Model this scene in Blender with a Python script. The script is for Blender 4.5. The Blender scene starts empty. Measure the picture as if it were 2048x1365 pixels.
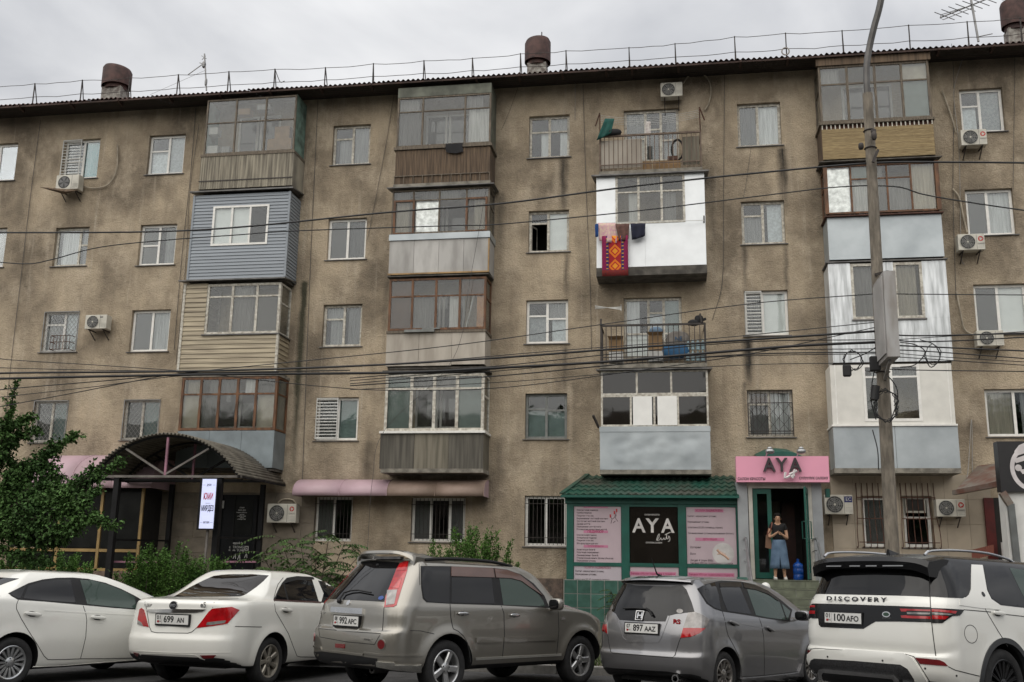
import bpy, bmesh, math, random
import numpy as np
from mathutils import Vector, Matrix
from mathutils.bvhtree import BVHTree
from mathutils.geometry import delaunay_2d_cdt
random.seed(7)
RNG = np.random.default_rng(7)
scene = bpy.context.scene
COL = scene.collection
R = math.radians
# ------------------------------------------------------------------ camera
CAM_H, CAM_D, FPX = 1.685,27.2,2015.0          # eye height, distance to the facade, focal length in photo pixels
_p, _y, _r = R(12.374), R(-9.47), R(.869)
_f = Vector((math.sin(_y) * math.cos(_p), math.cos(_y) * math.cos(_p), math.sin(_p)))
_rt = Vector((math.cos(_y),-math.sin(_y),0))
_up = _rt.cross(_f)
RT = _rt * math.cos(_r) + _up * math.sin(_r)
UP = _up * math.cos(_r) - _rt * math.sin(_r)
FW = _f
EYE = Vector((0,-CAM_D, CAM_H))
cam = bpy.data.objects.new('camera', bpy.data.cameras.new('camera'))
COL.objects.link(cam)
cam.matrix_world = Matrix(((RT.x, UP.x, -FW.x, EYE.x),(RT.y, UP.y, -FW.y, EYE.y),(RT.z, UP.z, -FW.z, EYE.z),(0,0,0,1)))
cam.data.sensor_fit = 'HORIZONTAL'
cam.data.sensor_width = 36
cam.data.lens = FPX * 36 / 2048
cam.data.clip_start = .1
cam.data.clip_end = 3000
scene.camera = cam
def ray(px, py):
 return (RT * ((px - 1024) / FPX) + UP * ((682.5 - py) / FPX) + FW)
def fp(px, py, Y=0.0):
 """point on the vertical plane at depth Y that the photo shows at this pixel"""
 d = ray(px, py)
 return EYE + d * ((Y - EYE.y) / d.y)
def fX(px, py, Y=0.0): return fp(px, py, Y).x
def fZ(px, py, Y=0.0): return fp(px, py, Y).z
# ------------------------------------------------------------------ world, sun, exposure
SUN_EL, SUN_AZ = R(52), R(194)
w = bpy.data.worlds.new("World"); scene.world = w; w.use_nodes = True
nt = w.node_tree; N = nt.nodes; L = nt.links; N.clear()
out = N.new('ShaderNodeOutputWorld'); bg = N.new('ShaderNodeBackground'); bg.inputs['Strength'].default_value = .1
sky = N.new('ShaderNodeTexSky'); sky.sky_type = 'NISHITA'; sky.sun_disc = False
sky.sun_elevation = SUN_EL; sky.sun_rotation = SUN_AZ; sky.dust_density = 3
tc = N.new('ShaderNodeTexCoord'); sep = N.new('ShaderNodeSeparateXYZ'); L.new(tc.outputs['Generated'], sep.inputs[0])
zc = N.new('ShaderNodeMath'); zc.operation = 'MAXIMUM'; L.new(sep.outputs['Z'], zc.inputs[0]); zc.inputs[1].default_value = 0
den = N.new('ShaderNodeMath'); den.operation = 'ADD'; L.new(zc.outputs[0], den.inputs[0]); den.inputs[1].default_value = .22
dv = N.new('ShaderNodeVectorMath'); dv.operation = 'DIVIDE'
cx = N.new('ShaderNodeCombineXYZ'); L.new(den.outputs[0], cx.inputs[0]); L.new(den.outputs[0], cx.inputs[1]); cx.inputs[2].default_value = 1
L.new(tc.outputs['Generated'], dv.inputs[0]); L.new(cx.outputs[0], dv.inputs[1])
cn = N.new('ShaderNodeTexNoise'); cn.inputs['Scale'].default_value = 2.0; cn.inputs['Detail'].default_value = 6; cn.inputs['Roughness'].default_value = .5
cn.inputs['Distortion'].default_value = .35
L.new(dv.outputs[0], cn.inputs['Vector'])
cr = N.new('ShaderNodeValToRGB'); L.new(cn.outputs['Fac'], cr.inputs[0])
cr.color_ramp.elements[0].position = .36; cr.color_ramp.elements[0].color = (3.75,3.82,4.0,1)
cr.color_ramp.elements[1].position = .62; cr.color_ramp.elements[1].color = (6.2,6.2,6.22,1)
gr = N.new('ShaderNodeMath'); gr.operation = 'MULTIPLY_ADD'; L.new(zc.outputs[0], gr.inputs[0]); gr.inputs[1].default_value = 1.05; gr.inputs[2].default_value = .50
cs = N.new('ShaderNodeVectorMath'); cs.operation = 'SCALE'; L.new(cr.outputs[0], cs.inputs[0]); L.new(gr.outputs[0], cs.inputs['Scale'])
mx = N.new('ShaderNodeMix'); mx.data_type = 'RGBA'; mx.inputs[0].default_value = .92
L.new(sky.outputs[0], mx.inputs[6]); L.new(cs.outputs[0], mx.inputs[7])
L.new(mx.outputs[2], bg.inputs['Color']); L.new(bg.outputs[0], out.inputs[0])
sun = bpy.data.objects.new('sun', bpy.data.lights.new('sun', 'SUN')); COL.objects.link(sun)
sun.data.energy = 1.5; sun.data.angle = R(100); sun.data.color = (1,.94,.84)
sun.rotation_euler = (R(90) - SUN_EL, 0, R(180) - SUN_AZ)
scene.view_settings.view_transform = 'Standard'; scene.view_settings.look = 'None'
scene.view_settings.exposure = 0.62; scene.view_settings.gamma = 1
scene.view_settings.use_curve_mapping = False
scene.render.film_transparent = False
try:
 scene.cycles.use_denoising = True
 scene.cycles.max_bounces = 6; scene.cycles.transparent_max_bounces = 16
except Exception: pass
# ------------------------------------------------------------------ materials
MATS = {}
def H(h):
 h = h.lstrip('#'); c = [int(h[i:i + 2],16) / 255 for i in (0,2,4)]
 return tuple((v / 12.92 if v <= .04045 else ((v + .055) / 1.055) ** 2.4) for v in c)
def mk(name, rgb, rough=.6, metal=0., var=.12, scale=4., bump=0., bscale=40., stretch=None, rgb2=None, coat=0., spec=.5, detail=5, alpha=None, emit=None, trans=0., island=0., orand=0.):
 """a procedural Principled material: noise-driven colour variation, roughness variation and fine relief"""
 if name in MATS: return MATS[name]
 m = bpy.data.materials.new(name); m.use_nodes = True; MATS[name] = m
 nt = m.node_tree; b = nt.nodes['Principled BSDF']; ln = nt.links.new
 b.inputs['Roughness'].default_value = rough; b.inputs['Metallic'].default_value = metal
 b.inputs['Specular IOR Level'].default_value = spec
 if coat: b.inputs['Coat Weight'].default_value = coat; b.inputs['Coat Roughness'].default_value = .04
 if alpha is not None: b.inputs['Alpha'].default_value = alpha
 if trans: b.inputs['Transmission Weight'].default_value = trans
 tcn = nt.nodes.new('ShaderNodeTexCoord'); vec = tcn.outputs['Object']
 if stretch:
  mp = nt.nodes.new('ShaderNodeMapping'); mp.inputs['Scale'].default_value = stretch
  ln(vec, mp.inputs[0]); vec = mp.outputs[0]
 c1 = rgb; c2 = rgb2 or tuple(max(0, v * (1 - var * 2)) for v in rgb)
 n = nt.nodes.new('ShaderNodeTexNoise'); n.inputs['Scale'].default_value = scale; n.inputs['Detail'].default_value = detail
 ln(vec, n.inputs['Vector'])
 cr = nt.nodes.new('ShaderNodeValToRGB'); ln(n.outputs['Fac'], cr.inputs[0])
 cr.color_ramp.elements[0].position = .35; cr.color_ramp.elements[0].color = (*c2,1)
 cr.color_ramp.elements[1].position = .65; cr.color_ramp.elements[1].color = (*c1,1)
 colour = cr.outputs[0]
 if island:
  g = nt.nodes.new('ShaderNodeNewGeometry'); hs = nt.nodes.new('ShaderNodeHueSaturation')
  ma = nt.nodes.new('ShaderNodeMapRange'); ln(g.outputs['Random Per Island'], ma.inputs[0])
  ma.inputs[3].default_value = 1 - island; ma.inputs[4].default_value = 1 + island
  ln(ma.outputs[0], hs.inputs['Value']); ln(colour, hs.inputs['Color']); colour = hs.outputs[0]
 if orand:
  g = nt.nodes.new('ShaderNodeObjectInfo'); hs = nt.nodes.new('ShaderNodeHueSaturation'); ma = nt.nodes.new('ShaderNodeMapRange'); ln(g.outputs['Random'], ma.inputs[0])
  ma.inputs[3].default_value = 1 - orand; ma.inputs[4].default_value = 1 + orand; ln(ma.outputs[0], hs.inputs['Value']); ln(colour, hs.inputs['Color']); colour = hs.outputs[0]
 ln(colour, b.inputs['Base Color'])
 if emit:
  ln(colour, b.inputs['Emission Color']); b.inputs['Emission Strength'].default_value = emit
 if bump:
  n2 = nt.nodes.new('ShaderNodeTexNoise'); n2.inputs['Scale'].default_value = bscale; n2.inputs['Detail'].default_value = 4
  ln(vec, n2.inputs['Vector'])
  bp = nt.nodes.new('ShaderNodeBump'); bp.inputs['Strength'].default_value = bump; bp.inputs['Distance'].default_value = .02
  ln(n2.outputs['Fac'], bp.inputs['Height']); ln(bp.outputs[0], b.inputs['Normal'])
 return m
def glass(name, tint=(.95,.96,.96), refl=.02, rough=.02, solid=None):
 """window glass: sees through with a tint, mirrors the sky by Fresnel; solid = share that is dust / film of that colour"""
 if name in MATS: return MATS[name]
 m = bpy.data.materials.new(name); m.use_nodes = True; MATS[name] = m
 nt = m.node_tree; nt.nodes.clear(); ln = nt.links.new
 o = nt.nodes.new('ShaderNodeOutputMaterial')
 t = nt.nodes.new('ShaderNodeBsdfTransparent'); t.inputs[0].default_value = (*tint, 1)
 g = nt.nodes.new('ShaderNodeBsdfGlossy'); g.inputs['Roughness'].default_value = rough; g.inputs[0].default_value = (.95,.97,1,1)
 tcn = nt.nodes.new('ShaderNodeTexCoord'); n = nt.nodes.new('ShaderNodeTexNoise'); n.inputs['Scale'].default_value = 1.3; n.inputs['Detail'].default_value = 1
 ln(tcn.outputs['Object'], n.inputs['Vector'])
 bp = nt.nodes.new('ShaderNodeBump'); bp.inputs['Strength'].default_value = .06; bp.inputs['Distance'].default_value = .05
 ln(n.outputs['Fac'], bp.inputs['Height']); ln(bp.outputs[0], g.inputs['Normal'])
 lw = nt.nodes.new('ShaderNodeLayerWeight'); lw.inputs[0].default_value = .35
 ma = nt.nodes.new('ShaderNodeMath'); ma.operation = 'MULTIPLY_ADD'; ln(lw.outputs['Fresnel'], ma.inputs[0]); ma.inputs[1].default_value = .65; ma.inputs[2].default_value = refl
 ma.use_clamp = True
 base = t.outputs[0]
 if solid:
  d = nt.nodes.new('ShaderNodeBsdfDiffuse'); d.inputs[0].default_value = (*solid[1],1)
  m0 = nt.nodes.new('ShaderNodeMixShader'); m0.inputs[0].default_value = solid[0]
  ln(base, m0.inputs[1]); ln(d.outputs[0], m0.inputs[2]); base = m0.outputs[0]
 mxs = nt.nodes.new('ShaderNodeMixShader'); ln(ma.outputs[0], mxs.inputs[0]); ln(base, mxs.inputs[1]); ln(g.outputs[0], mxs.inputs[2])
 ln(mxs.outputs[0], o.inputs[0])
 return m
# ------------------------------------------------------------------ mesh building
class MB:
 def __init__(s): s.v = []; s.f = []; s.m = []
 def add(s, vs, fs, mi=0):
  o = len(s.v); s.v += [tuple(v) for v in vs]; s.f += [[i + o for i in f] for f in fs]; s.m += [mi] * len(fs); return s
 def box(s, x0, x1, y0, y1, z0, z1, mi=0, fn=None):
  vs = [(x, y, z) for x in (x0, x1) for y in (y0, y1) for z in (z0, z1)]
  if fn: vs = [fn(*v) for v in vs]
  return s.add(vs, [(0,1,3,2),(4,6,7,5),(0,4,5,1),(2,3,7,6),(0,2,6,4),(1,5,7,3)], mi)
 def quad(s, a, b, c, d, mi=0): return s.add([a, b, c, d],[(0,1,2,3)], mi)
 def bar(s, a, b, w, h=None, up=(0,0,1), mi=0):
  a = Vector(a); b = Vector(b); h = h or w; d = (b - a).normalized(); u = Vector(up)
  if abs(d.dot(u)) > .98: u = Vector((0,1,0))
  r = d.cross(u).normalized() * (w / 2); u = r.cross(d).normalized() * (h / 2)
  vs = [p + sx * r + sy * u for p in (a, b) for sx, sy in ((-1,-1),(1,-1),(1,1),(-1,1))]
  return s.add(vs, [(3,2,1,0),(4,5,6,7),(0,1,5,4),(1,2,6,5),(2,3,7,6),(3,0,4,7)], mi)
 def tube(s, pts, r, n=6, cap=True, mi=0):
  pts = [Vector(p) for p in pts]; k = len(pts); rs = r if isinstance(r, (list, tuple)) else [r] * k
  vs = []; ref = None
  for i, p in enumerate(pts):
   d = (pts[min(i + 1, k - 1)] - pts[max(i - 1,0)])
   d = d.normalized() if d.length > 1e-9 else Vector((0,0,1))
   if ref is None: ref = Vector((0,0,1)) if abs(d.z) < .9 else Vector((1,0,0))
   a = d.cross(ref).normalized(); b = a.cross(d).normalized()
   ref = b
   vs += [p + (a * math.cos(2 * math.pi * j / n) + b * math.sin(2 * math.pi * j / n)) * rs[i] for j in range(n)]
  fs = [(i * n + j, i * n + (j + 1) % n, (i + 1) * n + (j + 1) % n, (i + 1) * n + j) for i in range(k - 1) for j in range(n)]
  if cap: fs += [tuple(range(n))[::-1], tuple((k - 1) * n + j for j in range(n))]
  return s.add(vs, fs, mi)
 def lathe(s, prof, c=(0,0,0), n=20, axis='Z', mi=0):
  """prof = [(radius, along)]"""
  vs = []
  for r, z in prof:
   for j in range(n):
    a = 2 * math.pi * j / n; p = (r * math.cos(a), r * math.sin(a), z)
    if axis == 'Y': p = (p[0], p[2], p[1])
    if axis == 'X': p = (p[2], p[0], p[1])
    vs.append((p[0] + c[0], p[1] + c[1], p[2] + c[2]))
  k = len(prof)
  fs = [(i * n + j, i * n + (j + 1) % n, (i + 1) * n + (j + 1) % n, (i + 1) * n + j) for i in range(k - 1) for j in range(n)]
  return s.add(vs, fs, mi)
 def prism(s, poly, fn, d0, d1, mi=0):
  """poly in 2-D, extruded between d0 and d1; fn(u, v, d) -> point"""
  k = len(poly)
  vs = [fn(u, v, d0) for u, v in poly] + [fn(u, v, d1) for u, v in poly]
  fs = [tuple(range(k))[::-1], tuple(range(k, 2 * k))] + [(i, (i + 1) % k, k + (i + 1) % k, k + i) for i in range(k)]
  return s.add(vs, fs, mi)
 def blob(s, c, r, n=10, p=2.6, mi=0, rot=None):
  """superellipsoid"""
  vs = []; m = n
  f = lambda t: math.copysign(abs(t) ** (2 / p), t)
  for i in range(m + 1):
   a = -math.pi / 2 + math.pi * i / m
   for j in range(2 * n):
    b = math.pi * j / n
    q = Vector((r[0] * f(math.cos(a)) * f(math.cos(b)), r[1] * f(math.cos(a)) * f(math.sin(b)), r[2] * f(math.sin(a))))
    if rot: q = rot @ q
    vs.append(q + Vector(c))
  k = 2 * n
  fs = [(i * k + j, i * k + (j + 1) % k, (i + 1) * k + (j + 1) % k, (i + 1) * k + j) for i in range(m) for j in range(k)]
  return s.add(vs, fs, mi)
 def mesh(s, name):
  me = bpy.data.meshes.new(name); me.from_pydata(s.v, [], s.f)
  me.polygons.foreach_set('material_index', s.m); return me
 def build(s, name, mat, parent=None, smooth=False, angle=40, fix=True, **tags):
  me = s.mesh(name)
  if fix:
   bm = bmesh.new(); bm.from_mesh(me); bmesh.ops.remove_doubles(bm, verts=bm.verts, dist=1e-5)
   bmesh.ops.recalc_face_normals(bm, faces=bm.faces); bm.to_mesh(me); bm.free()
  return link(name, me, mat, parent, smooth, angle, **tags)
WM = {}                                            # world matrices of the things and parts, by object name
def place(o, parent):
 if parent is not None:
  o.parent = parent
  WM[o.name] = WM.get(parent.name, Matrix())
  if parent.get('_local'): return
  if 'category' in parent or parent.type == 'EMPTY':
   o.matrix_parent_inverse = WM.get(parent.name, Matrix()).inverted()
   WM[o.name] = Matrix()
  else:
   WM[o.name] = WM.get(parent.name, Matrix())
def tag(o, label=None, cat=None, group=None, kind=None):
 if label: o['label'] = label
 if cat: o['category'] = cat
 if group: o['group'] = group
 if kind: o['kind'] = kind
 return o
def link(name, me, mat, parent=None, smooth=False, angle=40, **tags):
 for m in (mat if isinstance(mat, (list, tuple)) else [mat]):
  if m is not None and (m.name not in [q.name for q in me.materials]): me.materials.append(m)
 if smooth:
  me.polygons.foreach_set('use_smooth', [True] * len(me.polygons))
  if angle < 180: me.set_sharp_from_angle(angle=R(angle))
 if parent is None and tags.get('kind') != 'structure':
  n = len(me.vertices); co = np.empty(n * 3); me.vertices.foreach_get('co', co); co = co.reshape(-1,3)
  c = (co.min(0) + co.max(0)) / 2; c[2] = co[:, 2].min(); co -= c
  me.vertices.foreach_set('co', co.ravel())
  o = bpy.data.objects.new(name, me); COL.objects.link(o); o.location = c; WM[o.name] = Matrix.Translation(c)
 else:
  o = bpy.data.objects.new(name, me); COL.objects.link(o); WM[o.name] = Matrix()
  place(o, parent)
 return tag(o, **tags)
def thing(name, label, cat, loc=(0,0,0), group=None, mat4=None, local=False):
 o = bpy.data.objects.new(name, None); COL.objects.link(o); o.empty_display_size = .2
 M = mat4 or Matrix.Translation(loc); o.matrix_world = M; WM[o.name] = M
 if local: o['_local'] = 1
 return tag(o, label, cat, group)
def share(src, name, parent, loc=(0,0,0)):
 o = src.copy(); o.name = name; COL.objects.link(o); o.location = loc; return o
def text(s, name, mat, M4, size, parent=None, extrude=.004, align='CENTER', width=None, bold=0., squash=None, **tags):
 """flat or raised lettering: M4 puts the text plane (x right, y up, z towards the reader)"""
 cu = bpy.data.curves.new(name, 'FONT'); cu.body = s; cu.size = size; cu.align_x = align; cu.align_y = 'CENTER'
 cu.extrude = extrude; cu.offset = bold; cu.resolution_u = 3
 o = bpy.data.objects.new(name, cu); COL.objects.link(o)
 dg = bpy.context.evaluated_depsgraph_get(); me = bpy.data.meshes.new_from_object(o.evaluated_get(dg)); me.name = name
 bpy.data.objects.remove(o); bpy.data.curves.remove(cu)
 co = np.empty(len(me.vertices) * 3); me.vertices.foreach_get('co', co); co = co.reshape(-1,3)
 if len(co) and width:
  ww = co[:, 0].max() - co[:, 0].min(); k = width / max(ww, 1e-6); co[:, 0] *= k
  if squash is None: co[:, 1] *= min(k, 1.3)
 if squash == 1. and len(co) and width: co[:, 1] *= min(1, k * 1.2)
 elif squash: co[:, 1] *= squash
 A = np.array(M4); co = co @ A[:3, :3].T + A[:3,3]
 me.vertices.foreach_set('co', co.ravel()); me.update()
 me.materials.clear()
 return link(name, me, mat, parent, **tags)
def textM(p, right=(1,0,0), up=(0,0,1)):
 r = Vector(right).normalized(); u = Vector(up); n = r.cross(u).normalized(); u = n.cross(r)
 return Matrix(((r.x, u.x, n.x, p[0]),(r.y, u.y, n.y, p[1]),(r.z, u.z, n.z, p[2]),(0,0,0,1)))
def smoothpts(pts, n=8):
 """Catmull-Rom through the points"""
 P = [Vector(p) for p in pts]; P = [P[0] * 2 - P[1]] + P + [P[-1] * 2 - P[-2]]; o = []
 for i in range(1, len(P) - 2):
  for k in range(n):
   t = k / n; a, b, c, d = P[i - 1:i + 3]
   o.append(.5 * ((2 * b) + (c - a) * t + (2 * a - 5 * b + 4 * c - d) * t * t + (3 * b - a - 3 * c + d) * t ** 3))
 return o + [P[-2]]
def part(name, parent, loc=(0,0,0), label=None):
 o = bpy.data.objects.new(name, None); COL.objects.link(o); o.empty_display_size = .1
 o.parent = parent; o.matrix_parent_inverse = WM[parent.name].inverted(); o.location = loc
 WM[o.name] = Matrix.Translation(loc)
 return tag(o, label)
# ------------------------------------------------------------------ ground
SLOPE = .022
def gz(y): return -SLOPE * (y + 13.5)
KERB = -10.3
mk('asphalt', (.058,.057,.058),.9, var=.2, scale=3, bump=.5, bscale=120)
mk('kerb', (.30,.29,.27),.85, var=.2, scale=6, bump=.4)
mk('soil', (.10,.085,.06),.95, var=.25, scale=5, bump=.8, bscale=20)
mk('paving', (.22,.21,.19),.9, var=.2, scale=3, bump=.3)
b = MB()
b.add([(-400, KERB, gz(KERB)),(400, KERB, gz(KERB)),(400,-60, gz(KERB) + .4),(-400,-60, gz(KERB) + .4),(-400,-400,1),(400,-400,1)],[(0,3,2,1),(3,4,5,2)])
b.v[2] = (400,-60, gz(-18)); b.v[3] = (-400,-60, gz(-18)); b.v[4] = (-400,-400, gz(-18)); b.v[5] = (400,-400, gz(-18))
b.v = []; b.f = []; b.m = []
ys = [KERB, -13,-16,-20,-28,-60,-400]
for y in ys:
 z = gz(max(y, -20)); b.v += [(-400, y, z),(400, y, z)]
for i in range(len(ys) - 1): b.f.append([2 * i, 2 * i + 2,2 * i + 3,2 * i + 1]); b.m.append(0)
b.build('road', MATS['asphalt'], kind='structure')
GZ = gz(KERB) + .13                                     # verge level behind the kerb
b = MB().quad((-400, KERB + .16, GZ),(400, KERB + .16, GZ),(400,-6.5, GZ + .03),(-400,-6.5, GZ + .03))
b.build('verge_ground', MATS['soil'], kind='structure')
b = MB().quad((-400,-6.5, GZ + .034),(400,-6.5, GZ + .034),(400,-4, GZ + .05),(-400,-4, GZ + .05))
b.build('pavement', MATS['paving'], kind='structure')
b = MB().quad((-400,-4, GZ + .046),(400,-4, GZ + .046),(400,300, GZ + .05),(-400,300, GZ + .05))
b.build('garden_ground', MATS['soil'], kind='structure')
kerb = tag(bpy.data.objects.new('kerb', None), kind='structure'); COL.objects.link(kerb); WM['kerb'] = Matrix()
kb = MB().box(0,.985,0,.15,-.25,.13); kme = None
for i in range(-16,12):
 if kme is None:
  o = kb.build('kerb_stone', MATS['kerb'], kerb); kme = o
 else:
  o = kme.copy(); COL.objects.link(o)
 o.location = (i * 1.0, KERB + random.uniform(-.012,.012), gz(KERB) + random.uniform(-.012,.008))
# short grass on the verge
def grass(name, x0, x1, y0, y1, z, n, h, mat, seed=1):
 g = np.random.default_rng(seed); x = g.uniform(x0, x1, n); y = g.uniform(y0, y1, n); a = g.uniform(0,6.3, n); hh = h * g.uniform(.4,1.2, n)
 dx = np.cos(a) * .012; dy = np.sin(a) * .012; lx = g.normal(0,.35, n) * hh; ly = g.normal(0,.35, n) * hh; zz = np.full(n, z)
 v = np.stack([np.stack([x - dx, y - dy, zz],1), np.stack([x + dx, y + dy, zz],1), np.stack([x + lx, y + ly, zz + hh],1)],1).reshape(-1,3)
 me = bpy.data.meshes.new(name); me.from_pydata(v.tolist(),[], np.arange(3 * n).reshape(-1,3).tolist())
 return link(name, me, mat, None, kind='stuff', label='short green grass on the verge behind the parked cars', cat='grass')
mk('grass', (.075,.11,.03),.8, var=.3, scale=2, island=.4)
grass('grass', -20,6, KERB + .15,-7, GZ, 26000,.11, MATS['grass'])
# ------------------------------------------------------------------ the apartment building
WX0, WX1, BZ = -30.0,14.0, GZ
EAVE_Y = -.95
bld = thing('apartment_building', 'five storey apartment block with stained brown stucco and mismatched balconies', 'building', (-6,5, BZ))
def stucco():
 m = bpy.data.materials.new('stucco'); m.use_nodes = True; MATS['stucco'] = m
 nt = m.node_tree; b = nt.nodes['Principled BSDF']; ln = nt.links.new; nn = nt.nodes.new
 b.inputs['Roughness'].default_value = .95; b.inputs['Specular IOR Level'].default_value = .2
 tcn = nn('ShaderNodeTexCoord'); v = tcn.outputs['Object']
 def noise(scale, detail=5, st=None, rough=.55):
  n = nn('ShaderNodeTexNoise'); n.inputs['Scale'].default_value = scale; n.inputs['Detail'].default_value = detail; n.inputs['Roughness'].default_value = rough
  if st:
   mp = nn('ShaderNodeMapping'); mp.inputs['Scale'].default_value = st; ln(v, mp.inputs[0]); ln(mp.outputs[0], n.inputs['Vector'])
  else: ln(v, n.inputs['Vector'])
  return n.outputs['Fac']
 def ramp(f, p0, p1, c0, c1):
  r = nn('ShaderNodeValToRGB'); ln(f, r.inputs[0]); r.color_ramp.elements[0].position = p0; r.color_ramp.elements[1].position = p1
  r.color_ramp.elements[0].color = (*c0,1); r.color_ramp.elements[1].color = (*c1,1); return r.outputs[0]
 def mixc(f, a, bb, blend='MIX'):
  q = nn('ShaderNodeMix'); q.data_type = 'RGBA'; q.blend_type = blend
  if isinstance(f, float): q.inputs[0].default_value = f
  else: ln(f, q.inputs[0])
  for i, s in ((6, a),(7, bb)):
   if isinstance(s, tuple): q.inputs[i].default_value = (*s, 1)
   else: ln(s, q.inputs[i])
  return q.outputs[2]
 def math_(op, a, bb, c=None, clamp=False):
  q = nn('ShaderNodeMath'); q.operation = op; q.use_clamp = clamp
  for i, s in enumerate((a, bb, c)):
   if s is None: continue
   if isinstance(s, (int, float)): q.inputs[i].default_value = s
   else: ln(s, q.inputs[i])
  return q.outputs[0]
 big = noise(.42,6, rough=.6)
 base = ramp(big, .38,.62,(.225,.186,.138),(.56,.462,.335))
 base = mixc(math_('MULTIPLY', ramp(noise(.8,8,(1,1,.75),.68),.5,.64,(0,0,0),(1,1,1)),.6), base, (.64,.54,.41))       # paler bare patches
 base = mixc(math_('MULTIPLY', ramp(noise(1.0,5,(1.7,1,.45),.6),.50,.74,(0,0,0),(1,1,1)),.42), base, (.105,.088,.070))    # soot runs
 base = mixc(math_('MULTIPLY', ramp(noise(1.0,6,(4,1,.22),.7),.57,.72,(0,0,0),(1,1,1)),.55), base, (.58,.51,.41))      # pale lime runs
 base = mixc(math_('MULTIPLY', ramp(noise(26,4, None, .7),.35,.65,(0,0,0),(1,1,1)),.22), base, (.13,.10,.075))                        # grain
 sx = nn('ShaderNodeSeparateXYZ'); ln(v, sx.inputs[0]); X, Z = sx.outputs[0], sx.outputs[2]
 wob = noise(2.2,4,(1,1,1)); fine = noise(1,5,(9,1,.8),.7)
 def stain(px, y0, y1, wpx, col, k):
  nonlocal base
  xa = fX(px, (y0 + y1) / 2); za = fZ(px, y0); zb = fZ(px, y1); ww = abs(fX(px + wpx, (y0 + y1) / 2) - xa)
  d = math_('ABSOLUTE', math_('SUBTRACT', math_('MULTIPLY_ADD', wob, .16, X), xa + .08),0)
  m1 = math_('SUBTRACT', 1.15, math_('DIVIDE', d, ww), clamp=True)
  up = math_('MULTIPLY', math_('SUBTRACT', za, Z),9, clamp=True)
  dn = math_('DIVIDE', math_('SUBTRACT', Z, zb), max(.2,(za - zb) * .55), clamp=True)
  f = math_('MULTIPLY', math_('MULTIPLY', m1, up), math_('MULTIPLY', dn, math_('MULTIPLY_ADD', fine, 1.1,.12)))
  base = mixc(math_('MULTIPLY', f, k * .8, clamp=True), base, col)
 dark = (.045,.040,.035); pale = (.46,.39,.30); moss = (.075,.072,.05)
 for s in [(1127,314,470,11, dark, 1.5),(1113,318,430,8, pale, .9),(1133,505,620,7, dark, 1.0),(1130,690,800,6, dark, .8),(1140,760,990,6, pale, .9),
    (1567,292,440,14, dark, 1.6),(1580,285,400,7, pale, 1.0),(1490,490,600,7, dark, 1.1),(1573,488,640,7, dark, .9),
    (1497,672,800,12, dark, 1.8),(1515,672,800,8, pale, .8),(1490,760,900,6, dark, 1.0),(1585,672,800,6, pale, .8),
    (596,560,1000,9, moss, 2.2),(606,640,940,8, pale, .6),(735,880,1000,16, dark, .9),(690,880,1010,22, pale, .7),
    (152,755,870,9, pale, .8),(182,755,870,8, pale, .7),(780,990,1100,12, pale, .5),(1235,560,660,9, pale, .4),
    (40,370,470,14, dark, .5),(1000,870,1010,14, dark, .6),(1645,120,520,8, dark, 1.0),(1660,940,980,40, dark, .3),
    (560,400,520,8, dark, .5),(1000,380,540,10, dark, .8),(1425,350,560,10, dark, .7),(770,560,730,7, dark, .6)]:
  stain(*s)
 ln(base, b.inputs['Base Color'])
 bp = nn('ShaderNodeBump'); bp.inputs['Strength'].default_value = 1.0; bp.inputs['Distance'].default_value = .05
 hsum = math_('MULTIPLY_ADD', noise(22,5, None, .7),1.0, math_('MULTIPLY', noise(5,3),.8))
 ln(hsum, bp.inputs['Height']); ln(bp.outputs[0], b.inputs['Normal'])
 return m
stucco()
# frames, glass, curtains
FR = {'white': mk('white_frame', (.80,.79,.75),.45, var=.06, scale=9), 'old': mk('old_white_paint', (.62,.60,.53),.7, var=.25, scale=14, bump=.3, rgb2=(.34,.31,.26)),
  'wood': mk('brown_wood', (.17,.075,.030),.6, var=.3, scale=10, stretch=(1,1,.3), bump=.3), 'greyw': mk('grey_weathered_wood', (.20,.165,.125),.85, var=.3, scale=12, stretch=(4,4,.4), bump=.5),
  'grey': mk('grey_paint', (.20,.21,.20),.6, var=.15, scale=8), 'green': mk('dull_green_paint', (.13,.165,.135),.65, var=.2, scale=5)}
GL = glass('window_glass', (.95,.97,.97),.012); GLD = glass('dusty_glass', (.92,.93,.92),.006,.04,(.022,(.42,.41,.38)))
GLT = glass('tinted_dark_glass', (.22,.23,.24),.015,.03,(.05,(.25,.21,.17)))
mk('curtain_white', (.66,.66,.65),.9, var=.12, scale=3, stretch=(9,1,.5)); mk('curtain_grey', (.34,.335,.325),.9, var=.15, scale=3, stretch=(9,1,.5))
mk('curtain_teal', (.15,.36,.37),.9, var=.12, scale=3, stretch=(7,1,.5)); mk('curtain_beige', (.40,.36,.29),.9, var=.12, scale=3, stretch=(6,1,.5))
mk('lace', (.66,.69,.70),.9, var=.3, scale=16, rgb2=(.28,.31,.33)); mk('blind_white', (.82,.82,.79),.6, var=.04); mk('film_teal', (.16,.215,.20),.5, var=.1)
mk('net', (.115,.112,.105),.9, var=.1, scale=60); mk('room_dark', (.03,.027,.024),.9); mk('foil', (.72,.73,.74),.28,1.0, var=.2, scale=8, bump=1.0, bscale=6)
mk('paper', (.48,.44,.36),.9); mk('iron', (.055,.045,.04),.7, var=.3, scale=10); mk('rust_iron', (.11,.045,.028),.75, var=.3, scale=10); mk('white_iron', (.58,.58,.55),.5, var=.1)
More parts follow.
